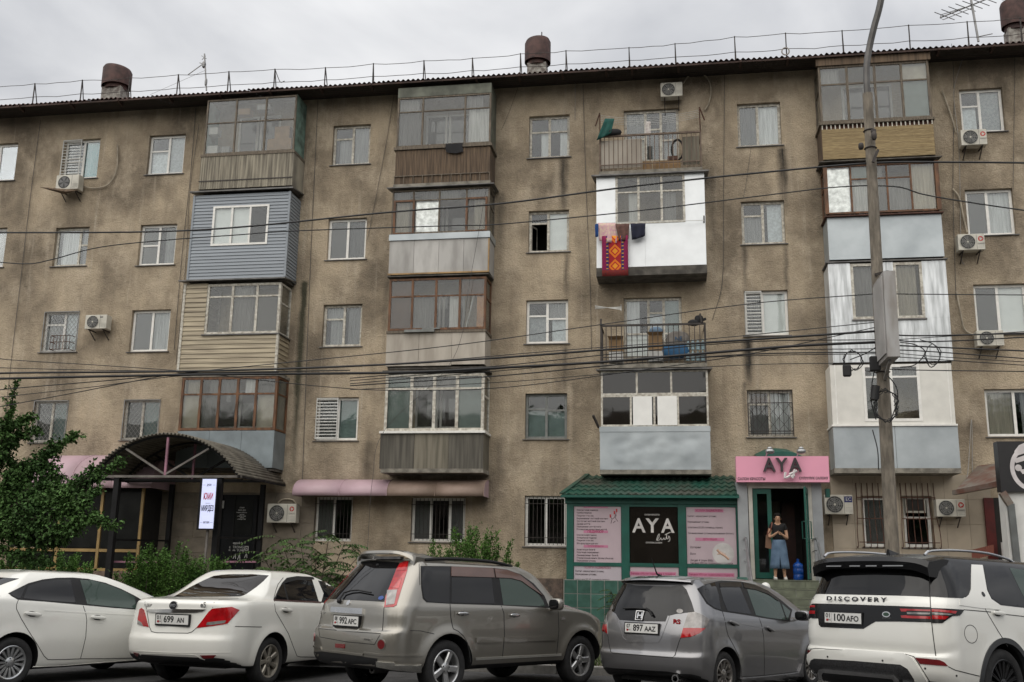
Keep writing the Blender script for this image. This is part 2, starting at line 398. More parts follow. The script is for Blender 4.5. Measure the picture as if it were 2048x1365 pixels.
mk('sill_metal', (.16,.155,.15),.5,.3, var=.2, scale=5); mk('room_warm', (.11,.06,.035),.9); mk('blue_plastic', (.015,.04,.16),.4)
CONT = {'cur': 'curtain_white', 'grey': 'curtain_grey', 'teal': 'curtain_teal', 'beige': 'curtain_beige', 'lace': 'lace', 'blind': 'blind_white', 'film': 'film_teal', 'net': 'net',
  'foil': 'foil', 'paper': 'paper', 'dark': None, 'open': None, 'half': 'curtain_white', 'lacehalf': 'lace', 'filmhalf': 'film_teal', 'side': 'curtain_white', 'wood': 'room_warm', 'ply': 'paper', 'louv': None}
def shade(nm):
 """the same fabric washed out or aged a little differently from window to window"""
 k = random.choice((.5,.75,1., 1.1)); c = {'curtain_white': (.62,.62,.61), 'curtain_grey': (.27,.267,.26), 'lace': (.60,.63,.64), 'curtain_beige': (.50,.45,.36)}[nm]
 return mk(nm + '_%d' % (k * 100), tuple(min(.85, v * k) for v in c),.9, var=.14, scale=16 if nm == 'lace' else 3, stretch=None if nm == 'lace' else (8,1,.5))
def front(Y): return lambda u, d, z: (u, Y + d, z)
def rside(Xs): return lambda u, d, z: (Xs - d, u, z)
def lside(Xs): return lambda u, d, z: (Xs + d, u, z)
def glazing(par, fn, u0, u1, z0, z1, cols, fm, fw=.05, th=.05, mw=None, glassm=None, cdepth=.045):
 """frame with mullions, one pane object per light, and what hangs behind it. cols = [(width, [(height from the top, content),...])]"""
 b = MB(); mw = mw or fw; B = lambda a0, a1, d0, d1, c0, c1: b.box(a0, a1, d0, d1, c0, c1, fn=fn)
 B(u0, u0 + fw, 0, th, z0, z1); B(u1 - fw, u1,0, th, z0, z1); B(u0 + fw, u1 - fw, 0, th, z0, z0 + fw); B(u0 + fw, u1 - fw, 0, th, z1 - fw, z1)
 ia, ib, ja, jb = u0 + fw, u1 - fw, z0 + fw, z1 - fw
 tw = sum(c[0] for c in cols); a = ia
 for ci, (wd, rows) in enumerate(cols):
  e = a + wd / tw * (ib - ia)
  l, r = (a if ci == 0 else a + mw / 2),(e if ci == len(cols) - 1 else e - mw / 2)
  if ci < len(cols) - 1: B(e - mw / 2, e + mw / 2,.004, th - .004, ja, jb)
  thh = sum(q[0] for q in rows); t = jb
  for ri, (ht, cont) in enumerate(rows):
   bt = t - ht / thh * (jb - ja)
   tp, bo = (t if ri == 0 else t - mw * .35),(bt if ri == len(rows) - 1 else bt + mw * .35)
   if ri < len(rows) - 1: B(l, r, .007, th - .007, bt - mw * .35, bt + mw * .35)
   if cont != 'open':
    g = MB().box(l, r, th * .45, th * .45 + .006, bo, tp, fn=fn)
    g.build('pane', glassm or GL, par)
   else:                                           # the sash stands open into the room
    q = MB(); s = (r - l) * .72
    for (p0, p1) in (((l, bo),(l, tp)),):
     pass
    of = lambda k: (l + .35 * s * k, .06 + .9 * s * k)
    for k0, k1, c0, c1 in ((0,.08, bo, tp),(.92,1, bo, tp),(.08,.92, bo, bo + .05),(.08,.92, tp - .05, tp)):
     (xa, ya),(xb, yb) = of(k0), of(k1)
     q.add([fn(xa, ya, c0), fn(xb, yb, c0), fn(xb, yb, c1), fn(xa, ya, c1), fn(xa, ya + .03, c0), fn(xb, yb + .03, c0), fn(xb, yb + .03, c1), fn(xa, ya + .03, c1)],
       [(0,1,2,3),(7,6,5,4),(0,4,5,1),(1,5,6,2),(2,6,7,3),(3,7,4,0)])
    q.build('open_sash', fm, par)
   cm = CONT.get(cont)
   if cm:
    q = MB(); n = 22; d0 = th + cdepth if cont not in ('net', 'blind', 'foil', 'film') else (th + .03 if cont != 'net' else th * .45 + .014)
    zt = tp + .03
    zl = bo - .03
    if cont.endswith('half'): zt = bo + (tp - bo) * .62
    ua, ub = l - .01, r + .01
    if cont == 'side': ua = l + (r - l) * .55
    elif cont in ('cur', 'grey', 'lace', 'beige') and random.random() < .45:
     if random.random() < .5: ua += (r - l) * random.uniform(.12,.4)
     else: ub -= (r - l) * random.uniform(.12,.4)
    am = .018 if cont in ('cur', 'grey', 'teal', 'half', 'side', 'beige') else .0
    for k in range(n + 1):
     u = ua + (ub - ua) * k / n; d = d0 + am * math.sin(k * 1.9 + u * 7) + am * .5 * math.sin(k * .8)
     q.v += [fn(u, d, zl), fn(u, d, zt)]
    q.f = [[2 * k, 2 * k + 2,2 * k + 3,2 * k + 1] for k in range(n)]; q.m = [0] * n
    q.build({'net': 'insect_screen', 'blind': 'blind', 'film': 'window_film', 'filmhalf': 'window_film', 'foil': 'foil_sheet', 'paper': 'paper_sheet', 'wood': 'wood_panel', 'ply': 'paper_sheet'}.get(cont, 'curtain'),
      shade(cm) if cont in ('cur', 'grey', 'lace', 'beige') else MATS[cm], par, smooth=True, angle=180)
   t = bt
  a = e
 return b.build('frame', fm, par)
def louver(par, u0, u1, z0, z1, Y, m, n=13):
 b = MB(); t = .025
 for a in (u0, u1 - t): b.box(a, a + t, Y, Y + .03, z0, z1)
 for z in (z0,(z0 + z1) / 2 - t, z1 - t): b.box(u0 + t, u1 - t, Y, Y + .03, z, z + t)
 for k in range(n):
  z = z0 + (z1 - z0) * (k + .5) / n
  b.add([(u0 + t, Y + .008, z - .011),(u1 - t, Y + .008, z - .011),(u1 - t, Y + .02, z + .011),(u0 + t, Y + .02, z + .011),(u0 + t, Y + .012, z - .014),(u1 - t, Y + .012, z - .014),(u1 - t, Y + .024, z + .008),(u0 + t, Y + .024, z + .008)],
    [(0,1,2,3),(7,6,5,4),(0,4,5,1),(2,6,7,3)])
 b.build('louvre_grille', m, par)
def diamond(par, u0, u1, z0, z1, Y, m, step=.13, r=.0038):
 b = MB(); w_, h_ = u1 - u0, z1 - z0
 for a in (-1,1):
  k = -h_ * 1.2
  while k < w_ + h_ * 1.2:
   pts = []
   for t in (0,1):
    pts.append((k + (h_ / 1.25) * t * a, h_ * t))
   (xa, za),(xb, zb) = pts
   if xa > xb: xa, za, xb, zb = xb, zb, xa, za
   if xb > 0 and xa < w_:
    if xa < 0: za += (zb - za) * (0 - xa) / (xb - xa); xa = 0
    if xb > w_: zb = za + (zb - za) * (w_ - xa) / (xb - xa); xb = w_
    yy = Y + (.006 if a > 0 else 0)
    b.bar((u0 + xa, yy, z0 + za),(u0 + xb, yy, z0 + zb), r * 1.6)
   k += step
 for p, q in (((u0, z0),(u1, z0)),((u0, z1),(u1, z1)),((u0, z0),(u0, z1)),((u1, z0),(u1, z1))):
  b.bar((p[0], Y, p[1]),(q[0], Y, q[1]),.022)
 b.build('diamond_grille', m, par)
def bars(par, u0, u1, z0, z1, Y, m, step=.11, cross=(0.15,.85), r=.012):
 b = MB(); n = max(2, round((u1 - u0) / step))
 for k in range(n + 1):
  x = u0 + (u1 - u0) * k / n; b.bar((x, Y, z0),(x, Y, z1), r)
 for c in cross: b.bar((u0 - .02, Y - .008, z0 + (z1 - z0) * c),(u1 + .02, Y - .008, z0 + (z1 - z0) * c), r * 1.2)
 b.build('bar_grille', m, par)
HOLES = []
def window(px0, px1, py0, py1, cols, fr='old', label=None, fw=.07, grille=None, sill=True, rec=.11, glassm=None, sillm=None, glz=True):
 mx_, my_ = (px0 + px1) / 2,(py0 + py1) / 2
 x0, x1, z1, z0 = fX(px0, my_), fX(px1, my_), fZ(mx_, py0), fZ(mx_, py1)
 HOLES.append((x0, x1, z0, z1))
 p = part('window', bld, ((x0 + x1) / 2,0, z0), label)
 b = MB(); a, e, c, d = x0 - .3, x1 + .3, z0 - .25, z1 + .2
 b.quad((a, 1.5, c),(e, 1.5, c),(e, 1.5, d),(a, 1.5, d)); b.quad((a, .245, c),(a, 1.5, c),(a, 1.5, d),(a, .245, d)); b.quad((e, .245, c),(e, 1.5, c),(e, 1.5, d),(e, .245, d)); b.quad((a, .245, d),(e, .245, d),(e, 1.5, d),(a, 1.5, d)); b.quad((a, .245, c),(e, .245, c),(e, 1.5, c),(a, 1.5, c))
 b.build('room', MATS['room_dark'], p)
 glazing(p, front(rec), x0 + .004, x1 - .004, z0 + .004, z1 - .004, cols, FR[fr], fw, .05, glassm=glassm)
 if sill:
  b = MB(); b.add([(x0 - .06,-.05, z0 - .035),(x1 + .06,-.05, z0 - .035),(x1 + .06,-.05, z0 - .015),(x0 - .06,-.05, z0 - .015),(x0 - .06, rec, z0 + .003),(x1 + .06, rec, z0 + .003),(x0 - .06, rec, z0 - .03),(x1 + .06, rec, z0 - .03)],
      [(0,1,2,3),(3,2,5,4),(0,6,7,1),(0,3,4,6),(1,7,5,2)])
  b.build('sill', sillm or MATS['sill_metal'], p)
 if grille:
  for g in grille:
   k = g[0]; a, e = (g[1], g[2]) if len(g) > 2 else (0,1); ua, ub = x0 + (x1 - x0) * a, x0 + (x1 - x0) * e
   if k == 'louver': louver(p, ua, ub, z0 + .03, z1 - .02,-.03, MATS['white_iron'])
   if k == 'diamond': diamond(p, ua + .02, ub - .02, z0 + .02, z1 - .02,-.015, mk('grille_grey', (.30,.295,.28),.6, var=.2))
   if k == 'bars': bars(p, ua + .02, ub - .02, z0 + .03, z1 - .02,-.02, MATS['iron'])
   if k == 'barsdia': bars(p, ua + .02, ub - .02, z0 + .03, z1 - .02,.03, MATS['iron'],.12,(.05,.97)); diamond(p, ua + .02, ub - .02, z0 + .15, z1 - .35,.02, MATS['iron'],.28,.006)
 return p, (x0, x1, z0, z1)
V = lambda c: [(1, c)]
# top row to bottom row, left to right (photo pixels of the opening)
window(-44,32,288,362,[(1, V('grey')),(1, V('net'))], 'white')
window(-66,10,457,535,[(1, V('grey')),(1, V('beige'))], 'white')
window(126,197,279,357,[(1,[(1, 'grey'),(.2, 'cur'),(1, 'grey')]),(.9, V('teal'))], 'white', 'window with white louvre grille and teal curtain', grille=[('louver', -.03,.5)])
window(108,175,455,532,[(2.2, V('cur')),(.8,[(.8, 'grey'),(1, 'grey')])], 'old')
p_, q_ = window(85,156,623,704,[(1,[(.5, 'dark'),(1.2, 'grey')]),(.8, V('lace'))], 'white', 'window behind a diamond grille with a rusty flower basket', grille=[('diamond', 0,1)])
b = MB(); xa, xb, za = q_[0] + (q_[1] - q_[0]) * .42, q_[1] - .06, q_[2] + .02
for zz in (za, za + .22, za + .42): b.tube([(xa, -.02, zz),(xa, -.28, zz),(xb, -.28, zz),(xb, -.02, zz)],.011,5)
for k in range(7):
 x = xa + (xb - xa) * k / 6; b.bar((x, -.28, za),(x, -.28, za + .42),.012)
b.build('flower_basket', MATS['rust_iron'], p_)
window(64,134,801,885,[(1, V('net')),(1, V('film'))], 'old', 'window with diamond grille, greenish right pane', grille=[('diamond', 0,1)])
window(296,368,270,348,[(1,[(1, 'dark'),(1.7, 'lace')]),(.85, V('lace'))], 'white')
window(278,351,449,530,[(1,[(1, 'net'),(1, 'net')]),(1, V('cur'))], 'white')
window(261,338,620,703,[(1.05, V('net')),(1, V('cur'))], 'white')
window(245,319,799,880,[(1, V('net')),(1.1, V('film'))], 'old', grille=[('diamond', 0,1)])
window(665,740,250,329,[(1,[(.6, 'dark'),(1.4, 'grey')]),(.9, V('grey'))], 'old')
window(655,732,437,519,[(1, V('net')),(1, V('grey'))], 'white')
window(645,723,609,693,[(1,[(.6, 'grey'),(1.3, 'grey')]),(.9, V('grey'))], 'old')
window(632,716,795,881,[(1, V('grey')),(1, V('film'))], 'white', 'window with a white louvre grille over its left half', grille=[('louver', 0,.52)])
window(1058,1139,231,315,[(1,[(.75, 'dark'),(1.4, 'side')]),(1,[(.75, 'grey'),(1.4, 'side')])], 'old')
window(1057,1138,421,504,[(1,[(.45, 'dark'),(1.3, 'open')]),(1.1, V('blind'))], 'old', 'window with its lower left sash swung open')
window(1052,1136,600,687,[(1,[(.7, 'dark'),(1.4, 'lace')]),(1,[(.85, 'grey'),(1.2, 'lace')])], 'white', 'window with lace over its lower half')
window(1050,1134,787,878,[(1,[(.7, 'dark'),(1.5, 'film')]),(1,[(.8, 'dark'),(1.5, 'film')])], 'grey', 'window with grey frame and teal film below')
window(1475,1562,206,292,[(.85, V('grey')),(1, V('cur'))], 'old')
window(1483,1570,402,488,[(1,[(.55, 'dark'),(1.3, 'grey')]),(1, V('lace'))], 'old')
window(1489,1577,581,671,[(.7, V('grey')),(1, V('blind'))], 'white', 'window with white louvre grille and a white blind', grille=[('louver', .02,.4)])
window(1495,1587,780,874,[(1,[(.6, 'wood'),(1.6, 'grey')]),(1.05, V('cur'))], 'old', 'window behind iron bars with diamonds', grille=[('barsdia', 0,1)])
window(1921,2008,177,264,[(.85,[(.6, 'dark'),(1.1, 'lace')]),(1, V('lace'))], 'white')
window(1933,2029,378,470,[(.85, V('net')),(1, V('cur'))], 'white')
window(1950,2057,568,668,[(1, V('net')),(1.2, V('blind'))], 'white')
window(1972,2088,778,873,[(1.1, V('beige')),(1, V('grey'))], 'white', 'window reflecting trees beside the blank wall', fw=.07)
# ground floor
window(629,704,994,1083,[(1, V('net')),(1.1, V('dark'))], 'white', 'ground floor window with bars under the pink awning', grille=[('bars', 0,1)], sill=False)
window(822,930,996,1084,[(1, V('net')),(1.15, V('dark')),(.8, V('net'))], 'white', 'three light ground floor window behind thin bars', grille=[('bars', 0,1)])
window(1049,1133,992,1093,[(1, V('dark')),(1, V('dark'))], 'white', 'ground floor window with upright bars', grille=[('bars', 0,1)])
window(1726,1776,994,1094,[(1, V('net'))], 'white', 'narrow barred window left of the pole')
window(1808,1864,994,1095,[(1,[(.8, 'open'),(1.2, 'dark')])], 'white', 'narrow barred window right of the pole')
# doors on the two open balconies
def balcony_door(px0, px1, py0, py1, cols, fr, label):
 return window(px0, px1, py0, py1, cols, fr, label, sill=False, rec=.10)
balcony_door(1248,1358,219,322,[(.8,[(1.1, 'grey'),(.9, 'beige')]),(.65,[(.5, 'dark'),(.9, 'grey')]),(.65,[(1.2, 'grey'),(.8, 'grey')])], 'old', 'weathered balcony door and window on the open top balcony')
balcony_door(1248,1364,595,716,[(1,[(1.2, 'cur'),(.8, 'blind')]),(.7,[(.45, 'dark'),(.75, 'lace'),(.8, 'beige')]),(.7,[(1.2, 'film'),(.8, 'beige')])], 'old', 'balcony door and window behind the railed balcony')
# wall sheet with its openings, their reveals and the closed shell behind
ea, eb = fp(0,212, EAVE_Y), fp(2048,84, EAVE_Y); EZ = (ea.z + eb.z) / 2; EM = (eb.z - ea.z) / (eb.x - ea.x)
def ez(x): return ea.z + EM * (x - ea.x)
ZTOP = 99.
xs = sorted({WX0, WX1} | {round(h[0],4) for h in HOLES} | {round(h[1],4) for h in HOLES})
zs = sorted({BZ - .2, ZTOP} | {round(h[2],4) for h in HOLES} | {round(h[3],4) for h in HOLES})
b = MB()
inside = lambda x, z: any(h[0] < x < h[1] and h[2] < z < h[3] for h in HOLES)
for i in range(len(xs) - 1):
 j = 0
 while j < len(zs) - 1:
  if inside((xs[i] + xs[i + 1]) / 2,(zs[j] + zs[j + 1]) / 2): j += 1; continue
  k = j
  while k + 1 < len(zs) - 1 and not inside((xs[i] + xs[i + 1]) / 2,(zs[k + 1] + zs[k + 2]) / 2): k += 1
  b.quad((xs[i],0, zs[j]),(xs[i + 1],0, zs[j]),(xs[i + 1],0, zs[k + 1]),(xs[i],0, zs[k + 1])); j = k + 1
for x0, x1, z0, z1 in HOLES:
 D = .24
 b.quad((x0,0, z0),(x0,0, z1),(x0, D, z1),(x0, D, z0)); b.quad((x1,0, z1),(x1,0, z0),(x1, D, z0),(x1, D, z1))
 b.quad((x0,0, z1),(x1,0, z1),(x1, D, z1),(x0, D, z1)); b.quad((x0,0, z0),(x0, D, z0),(x1, D, z0),(x1,0, z0))
for q in (((WX0,0),(WX0,11)),((WX0,11),(WX1,11)),((WX1,11),(WX1,0))):
 (xa, ya),(xb, yb) = q; b.quad((xa, ya, BZ - .2),(xb, yb, BZ - .2),(xb, yb, ZTOP),(xa, ya, ZTOP))
b.v = [(x, y, z if z < 90 else ez(x) + .12) for x, y, z in b.v]; b.build('wall', MATS['stucco'], bld, fix=False)
# ------------------------------------------------------------------ roof
mk('roof_sheet', (.115,.055,.045),.85, orand=.25, var=.25, scale=4, bump=.2); mk('soffit', (.035,.027,.022),.9, var=.3, scale=6, stretch=(.4,3,1)); mk('fascia', (.06,.032,.024),.8, var=.3, scale=5)
roof = part('roof', bld, (-6,0, EZ))
SW, PER = 1.05,.15; RS = .26
n = 7 * 8; ab = MB()
for k in range(n + 1):
 u = SW * k / n; zz = .028 * math.sin(2 * math.pi * u / PER)
 ab.v += [(u, 0, zz),(u, 6.2, zz + 6.2 * RS),(u, 0, zz + .008),(u, 6.2, zz + .008 + 6.2 * RS)]
for k in range(n):
 q = 4 * k; ab.f += [[q, q + 1, q + 5, q + 4],[q + 2, q + 6, q + 7, q + 3],[q, q + 4, q + 6, q + 2]]; ab.m += [0] * 3
sh0 = None; k = 0; x = WX0 - .3
while x < WX1 + .3:
 if sh0 is None: sh0 = ab.build('roof_sheet', MATS['roof_sheet'], roof, smooth=True, fix=False); o = sh0
 else: o = sh0.copy(); COL.objects.link(o)
 o.location = Vector((x, EAVE_Y + random.uniform(-.03,.02), ez(x) + random.uniform(-.006,.01)))
 o.rotation_euler = (0,-math.atan(EM),0)
 x += SW - .005; k += 1
sof = MB(); nb = 6
for i in range(nb):                                                    # soffit boards
 ya, yb = EAVE_Y + .03 + i * (1.0 / nb), EAVE_Y + .02 + (i + 1) * (1.0 / nb)
 sof.add([(WX0, ya, ez(WX0) - .07 + (ya - EAVE_Y) * .12),(WX1, ya, ez(WX1) - .07 + (ya - EAVE_Y) * .12),(WX1, yb, ez(WX1) - .07 + (yb - EAVE_Y) * .12),(WX0, yb, ez(WX0) - .07 + (yb - EAVE_Y) * .12)],[(0,1,2,3)])
sof.build('soffit_boards', MATS['soffit'], roof, fix=False)
MB().box(WX0, WX1, EAVE_Y + .0, EAVE_Y + .03,-.085,-.035, fn=lambda x, y, z: (x, y, z + ez(x))).build('fascia_board', MATS['fascia'], roof)
b0 = MB().add([(0, EAVE_Y - .05,-.10),(.06, EAVE_Y - .05,-.10),(.06, EAVE_Y - .05,-.03),(0, EAVE_Y - .05,-.03),(0, EAVE_Y + .25,-.16),(.06, EAVE_Y + .25,-.16),(.06, EAVE_Y + .25,-.03),(0, EAVE_Y + .25,-.03)],[(0,1,2,3),(0,4,5,1),(0,3,7,4),(1,5,6,2)])
r0 = None
for px in (45,145,240,340,440,540,640,740,950,1036,1122,1210,1262,1355,1480,1575,1880,1990):
 if r0 is None: r0 = b0.build('rafter_end', MATS['fascia'], roof, fix=False); o = r0
 else: o = r0.copy(); COL.objects.link(o)
 x = fX(px, 150, EAVE_Y); o.location = (x, 0, ez(x))
# roof vents
mk('vent_rust', (.085,.042,.036),.75, var=.3, scale=5, bump=.3); mk('vent_base', (.33,.32,.29),.8, var=.3, scale=9, rgb2=(.12,.10,.09))
for px, yt, yb in ((230,139,197),(1075,83,152),(2032,5,84)):
 VY = .9; p0 = fp(px, yb, VY); zt = fZ(px, yt, VY); s = abs(fX(px + 26, yb, VY) - p0.x); hh = zt - p0.z
 v = part('roof_vent', bld, tuple(p0))
 zb = ez(p0.x) + (VY - EAVE_Y) * RS - .05
 MB().box(p0.x - s * .72, p0.x + s * .72, VY - s * .6, VY + s * .6, zb, p0.z + hh * .28).build('base', MATS['vent_base'], v)
 MB().lathe([(.01, p0.z + hh * .25),(s * .78, p0.z + hh * .25),(s * .78, p0.z + hh * .5),(.01, p0.z + hh * .5)],(p0.x, VY, 0),20).build('neck', MATS['vent_rust'], v, smooth=True)
 cap = MB(); nn_ = 28
 for k in range(nn_):
  a = 2 * math.pi * k / nn_
  for rr, z0_ in ((.9,.42),(1.0,.36),(1.0,.92),(.9,1.0),(.02,1.03)):
   cap.v.append((p0.x + s * rr * math.cos(a), VY + s * rr * math.sin(a), p0.z + hh * z0_ + (s * .10 * math.cos(a) if z0_ > .5 else -s * .05 * math.cos(a)) * (-1 if px < 1000 else .6)))
 for k in range(nn_):
  for j in range(4): cap.f.append([k * 5 + j, ((k + 1) % nn_) * 5 + j, ((k + 1) % nn_) * 5 + j + 1, k * 5 + j + 1]); cap.m.append(0)
 cap.build('cap', MATS['vent_rust'], v, smooth=True)
 if px == 1075: MB().bar((p0.x + .12, VY, zt),(p0.x + .12, VY, zt + .3),.03).build('rod', MATS['iron'], v)
# snow guard railing along the eaves
RP = [(70,167,206),(165,160,200),(260,155,193),(357,149,187),(458,143,185),(550,138,180),(651,135,176),(747,127,170),(848,121,165),(945,116,158),(1041,107,150),(1132,101,145),
  (1258,95,138),(1350,87,131),(1469,73,123),(1571,66,116),(1684,61,107),(1817,50,96),(1934,43,88),(2040,35,85)]
RY = -.45
rail = thing('roof_railing', 'thin rusty wire railing with upright posts along the roof edge', 'railing', tuple(fp(1024,150, RY)))
top, mid = [],[]
for i, (px, y0, y1) in enumerate(RP):
 a, c = fp(px, y0, RY), fp(px, y1, RY); c.x = a.x; c.z = ez(a.x) + (RY - EAVE_Y) * RS
 b = MB().bar(c, a, .028); sp = random.choice((.05,.16,.22))
 b.bar((c.x + .03, RY + sp, c.z + sp * RS), a, .022)
 if i == 5: b.tube(smoothpts([a, a + Vector((.10,0,-.25)), a + Vector((.2,.02,-.45)), a + Vector((.33,.02,-.42))],4),.012,5)
 b.build('post', MATS['iron'], rail)
 top.append(a - Vector((0,.02,.03))); mid.append(c + (a - c) * .42 - Vector((0,.02,0)))
first, last = (top[0] + (top[0] - top[1]), mid[0] + (mid[0] - mid[1])),(top[-1] + (top[-1] - top[-2]), mid[-1] + (mid[-1] - mid[-2]))
for nm, ln_ in (('wire', [first[0]] + top + [last[0]]),('wire', [first[1]] + mid + [last[1]])):
 pts = []
 for i in range(len(ln_) - 1):
  for k in range(4):
   t = k / 4; q = ln_[i].lerp(ln_[i + 1], t); q.z -= .05 * 4 * t * (1 - t) * random.uniform(.2,1); pts.append(q)
 MB().tube(pts + [ln_[-1]],.009,5).build(nm, MATS['iron'], rail, smooth=True)
# ------------------------------------------------------------------ balconies
BYF = -.82
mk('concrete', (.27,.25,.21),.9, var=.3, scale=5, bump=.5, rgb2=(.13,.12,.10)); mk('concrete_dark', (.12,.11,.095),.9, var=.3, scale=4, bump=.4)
mk('roofing_metal', (.17,.165,.16),.55,.4, var=.25, scale=4); mk('blue_siding', (.255,.285,.318),.5, orand=.05, var=.06, scale=1.2, stretch=(.5,1,3)); mk('tan_siding', (.42,.36,.25),.55, orand=.12, var=.25, scale=1.5, stretch=(.6,1,14), rgb2=(.22,.18,.125))
mk('slate_grey', (.33,.30,.235),.9, var=.3, scale=2, stretch=(8,1,.5), rgb2=(.14,.125,.10)); mk('asb_sheet', (.44,.43,.41),.85, orand=.12, var=.25, scale=1.6, stretch=(2.4,1,.7), rgb2=(.31,.30,.285)); mk('asb_warm', (.44,.40,.345),.85, orand=.08, var=.22, scale=1.6, stretch=(3,1,.6), rgb2=(.33,.295,.25))
mk('dark_sheet', (.125,.115,.095),.85, var=.25, scale=1.5, stretch=(9,1,.5), rgb2=(.065,.06,.05)); mk('mid_sheet', (.20,.18,.14),.85, var=.25, scale=1.5, stretch=(9,1,.5), rgb2=(.11,.10,.075))
mk('old_planks', (.165,.115,.075),.9, var=.3, scale=2.5, stretch=(7,1,.4), rgb2=(.07,.05,.035)); mk('zinc', (.44,.48,.50),.45,.5, var=.10, scale=1.4, bump=.2, bscale=1.2, rgb2=(.33,.365,.385)); mk('silver_foil', (.74,.77,.79),.42,.35, var=.04, scale=3, bump=.18, bscale=4)
mk('teal_side', (.21,.33,.28),.7, var=.3, scale=4); mk('white_panel', (.70,.69,.64),.5, var=.05); mk('bamboo', (.46,.36,.20),.75, orand=.18, var=.25, scale=3, stretch=(2,1,40), rgb2=(.26,.19,.10)); mk('bluegrey_metal', (.24,.28,.30),.5,.4, var=.15, scale=2)
mk('green_panel', (.165,.175,.14),.75, var=.25, scale=3); mk('cloth_black', (.02,.02,.022),.95); mk('card', (.30,.19,.095),.9, var=.15); mk('card_white', (.55,.55,.53),.9)
mk('inner_white', (.55,.54,.51),.6); mk('inner_wall', (.27,.24,.19),.9)
def bal(label, px, py0, py1, slab=None, dep=BYF):
 """part of the building; px = front left / right pixel, py0 / py1 = top and bottom pixel rows measured at the middle"""
 pm = (px[0] + px[1]) / 2; ym = (py0 + py1) / 2
 x0, x1 = fX(px[0], ym, dep), fX(px[1], ym, dep)
 b = part('balcony', bld, ((x0 + x1) / 2, dep / 2, fZ(pm, py1, dep)), label)
 Z = lambda y: fZ(pm, y, dep)
 if slab: MB().box(x0 - .03, x1 + .03, dep - .04,-.002, Z(slab[1]), Z(slab[0])).build('slab', MATS['concrete'], b)
 return b, x0, x1, Z
def skirt(par, x0, x1, z0, z1, m, Y=BYF, n=1, th=.02, sidem=None, names=('front_panel', 'side_panel'), uneven=.0, top=None):
 wd = (x1 - x0) / n
 for i in range(n):
  mm = m[i % len(m)] if isinstance(m, (list, tuple)) else m
  dz = random.uniform(-uneven, uneven)
  MB().box(x0 + i * wd + (.004 if i else 0), x0 + (i + 1) * wd - (.004 if i < n - 1 else 0), Y - random.uniform(0,.006), Y + th, z0 + dz, z1).build(names[0], MATS[mm], par)
 s = sidem or (m if isinstance(m, str) else m[0])
 for xx, sg in ((x0,1),(x1,-1)):
  MB().box(min(xx, xx + sg * th), max(xx, xx + sg * th), Y + th + .002,-.002, z0, z1 - .002).build(names[1], MATS[s], par)
def cap(par, x0, x1, z, Y=BYF, ov=.12, t=.03, drop=.10, m='roofing_metal'):
 b = MB(); b.add([(x0 - ov, Y - ov, z),(x1 + ov, Y - ov, z),(x1 + ov * .8,-.003, z + drop),(x0 - ov * .8,-.003, z + drop),(x0 - ov, Y - ov, z + t),(x1 + ov, Y - ov, z + t),(x1 + ov * .8,-.003, z + drop + t),(x0 - ov * .8,-.003, z + drop + t)],
      [(3,2,1,0),(4,5,6,7),(0,1,5,4),(1,2,6,5),(3,0,4,7)])
 b.build('roof_cap', MATS[m], par)
def glaze(par, x0, x1, z0, z1, cols, fm, Y=BYF, fw=.06, side_cols=None, glassm=None, mw=None, cd=.06, inner=True, sides=True):
 glazing(par, front(Y), x0, x1, z0, z1, cols, fm, fw, .05, mw, glassm or GLD, cd)
 if sides:
  sc = side_cols or [(1,[(.6, 'dark'),(1, 'dark')])]
  glazing(par, rside(x1), Y + .052,-.004, z0, z1, sc, fm, fw * .8,.05, mw, glassm or GLD, cd); glazing(par, lside(x0), Y + .052,-.004, z0, z1, sc, fm, fw * .8,.05, mw, glassm or GLD, cd)
 if inner:
  xm = (x0 + x1) / 2; h = z1 - z0
  g = MB()
  for a, e in ((-.72,-.08),(-.02,.62)):
   for q in ((a, a + .06, z0 - .2, z1 - .25),(e - .06, e, z0 - .2, z1 - .25),(a + .06, e - .06, z1 - .31, z1 - .25),(a + .06, e - .06, z0 + h * .1, z0 + h * .1 + .06)): g.box(xm + q[0], xm + q[1],-.03,-.004, q[2], q[3])
  g.build('inner_window_frame', MATS['inner_white'], par)
  MB().box(xm - .67, xm + .57,-.012,-.006, z0 - .1, z1 - .3).build('inner_pane', GLT, par)
def siding(par, x0, x1, z0, z1, m, pitch, Y=BYF, name='siding_plank', holes=()):
 n = round((z1 - z0) / pitch); p = (z1 - z0) / n
 for i in range(n):
  za, zb = z0 + i * p, z0 + (i + 1) * p; segs = [(x0, x1)]
  for hx0, hx1, hz0, hz1 in holes:
   if hz0 < (za + zb) / 2 < hz1: segs = [q for s in segs for q in ((s[0], min(s[1], hx0)),(max(s[0], hx1), s[1])) if q[1] - q[0] > .02]
  for sa, sb in segs:
   MB().add([(sa, Y - .022, za),(sb, Y - .022, za),(sb, Y, zb),(sa, Y, zb),(sa, Y + .01, za),(sb, Y + .01, za)],[(0,1,2,3),(4,5,1,0)]).build(name, m, par, fix=False)
 for xx, sg in ((x0,-1),(x1,1)):
  b = MB()
  for i in range(n):
   za, zb = z0 + i * p, z0 + (i + 1) * p
   b.add([(xx + sg * .022, Y, za),(xx + sg * .022,-.003, za),(xx, -.003, zb),(xx, Y, zb),(xx, Y, za),(xx, -.003, za)],[(0,1,2,3),(0,4,5,1)])
  b.build('side_siding', m, par, fix=False)
def backing(par, x0, x1, z0, Y=BYF):
 """timber floor and parapet lining inside the balcony"""
 MB().box(x0 + .03, x1 - .03, Y + .06,-.004, z0 - .06, z0).build('floor', MATS['concrete_dark'], par)
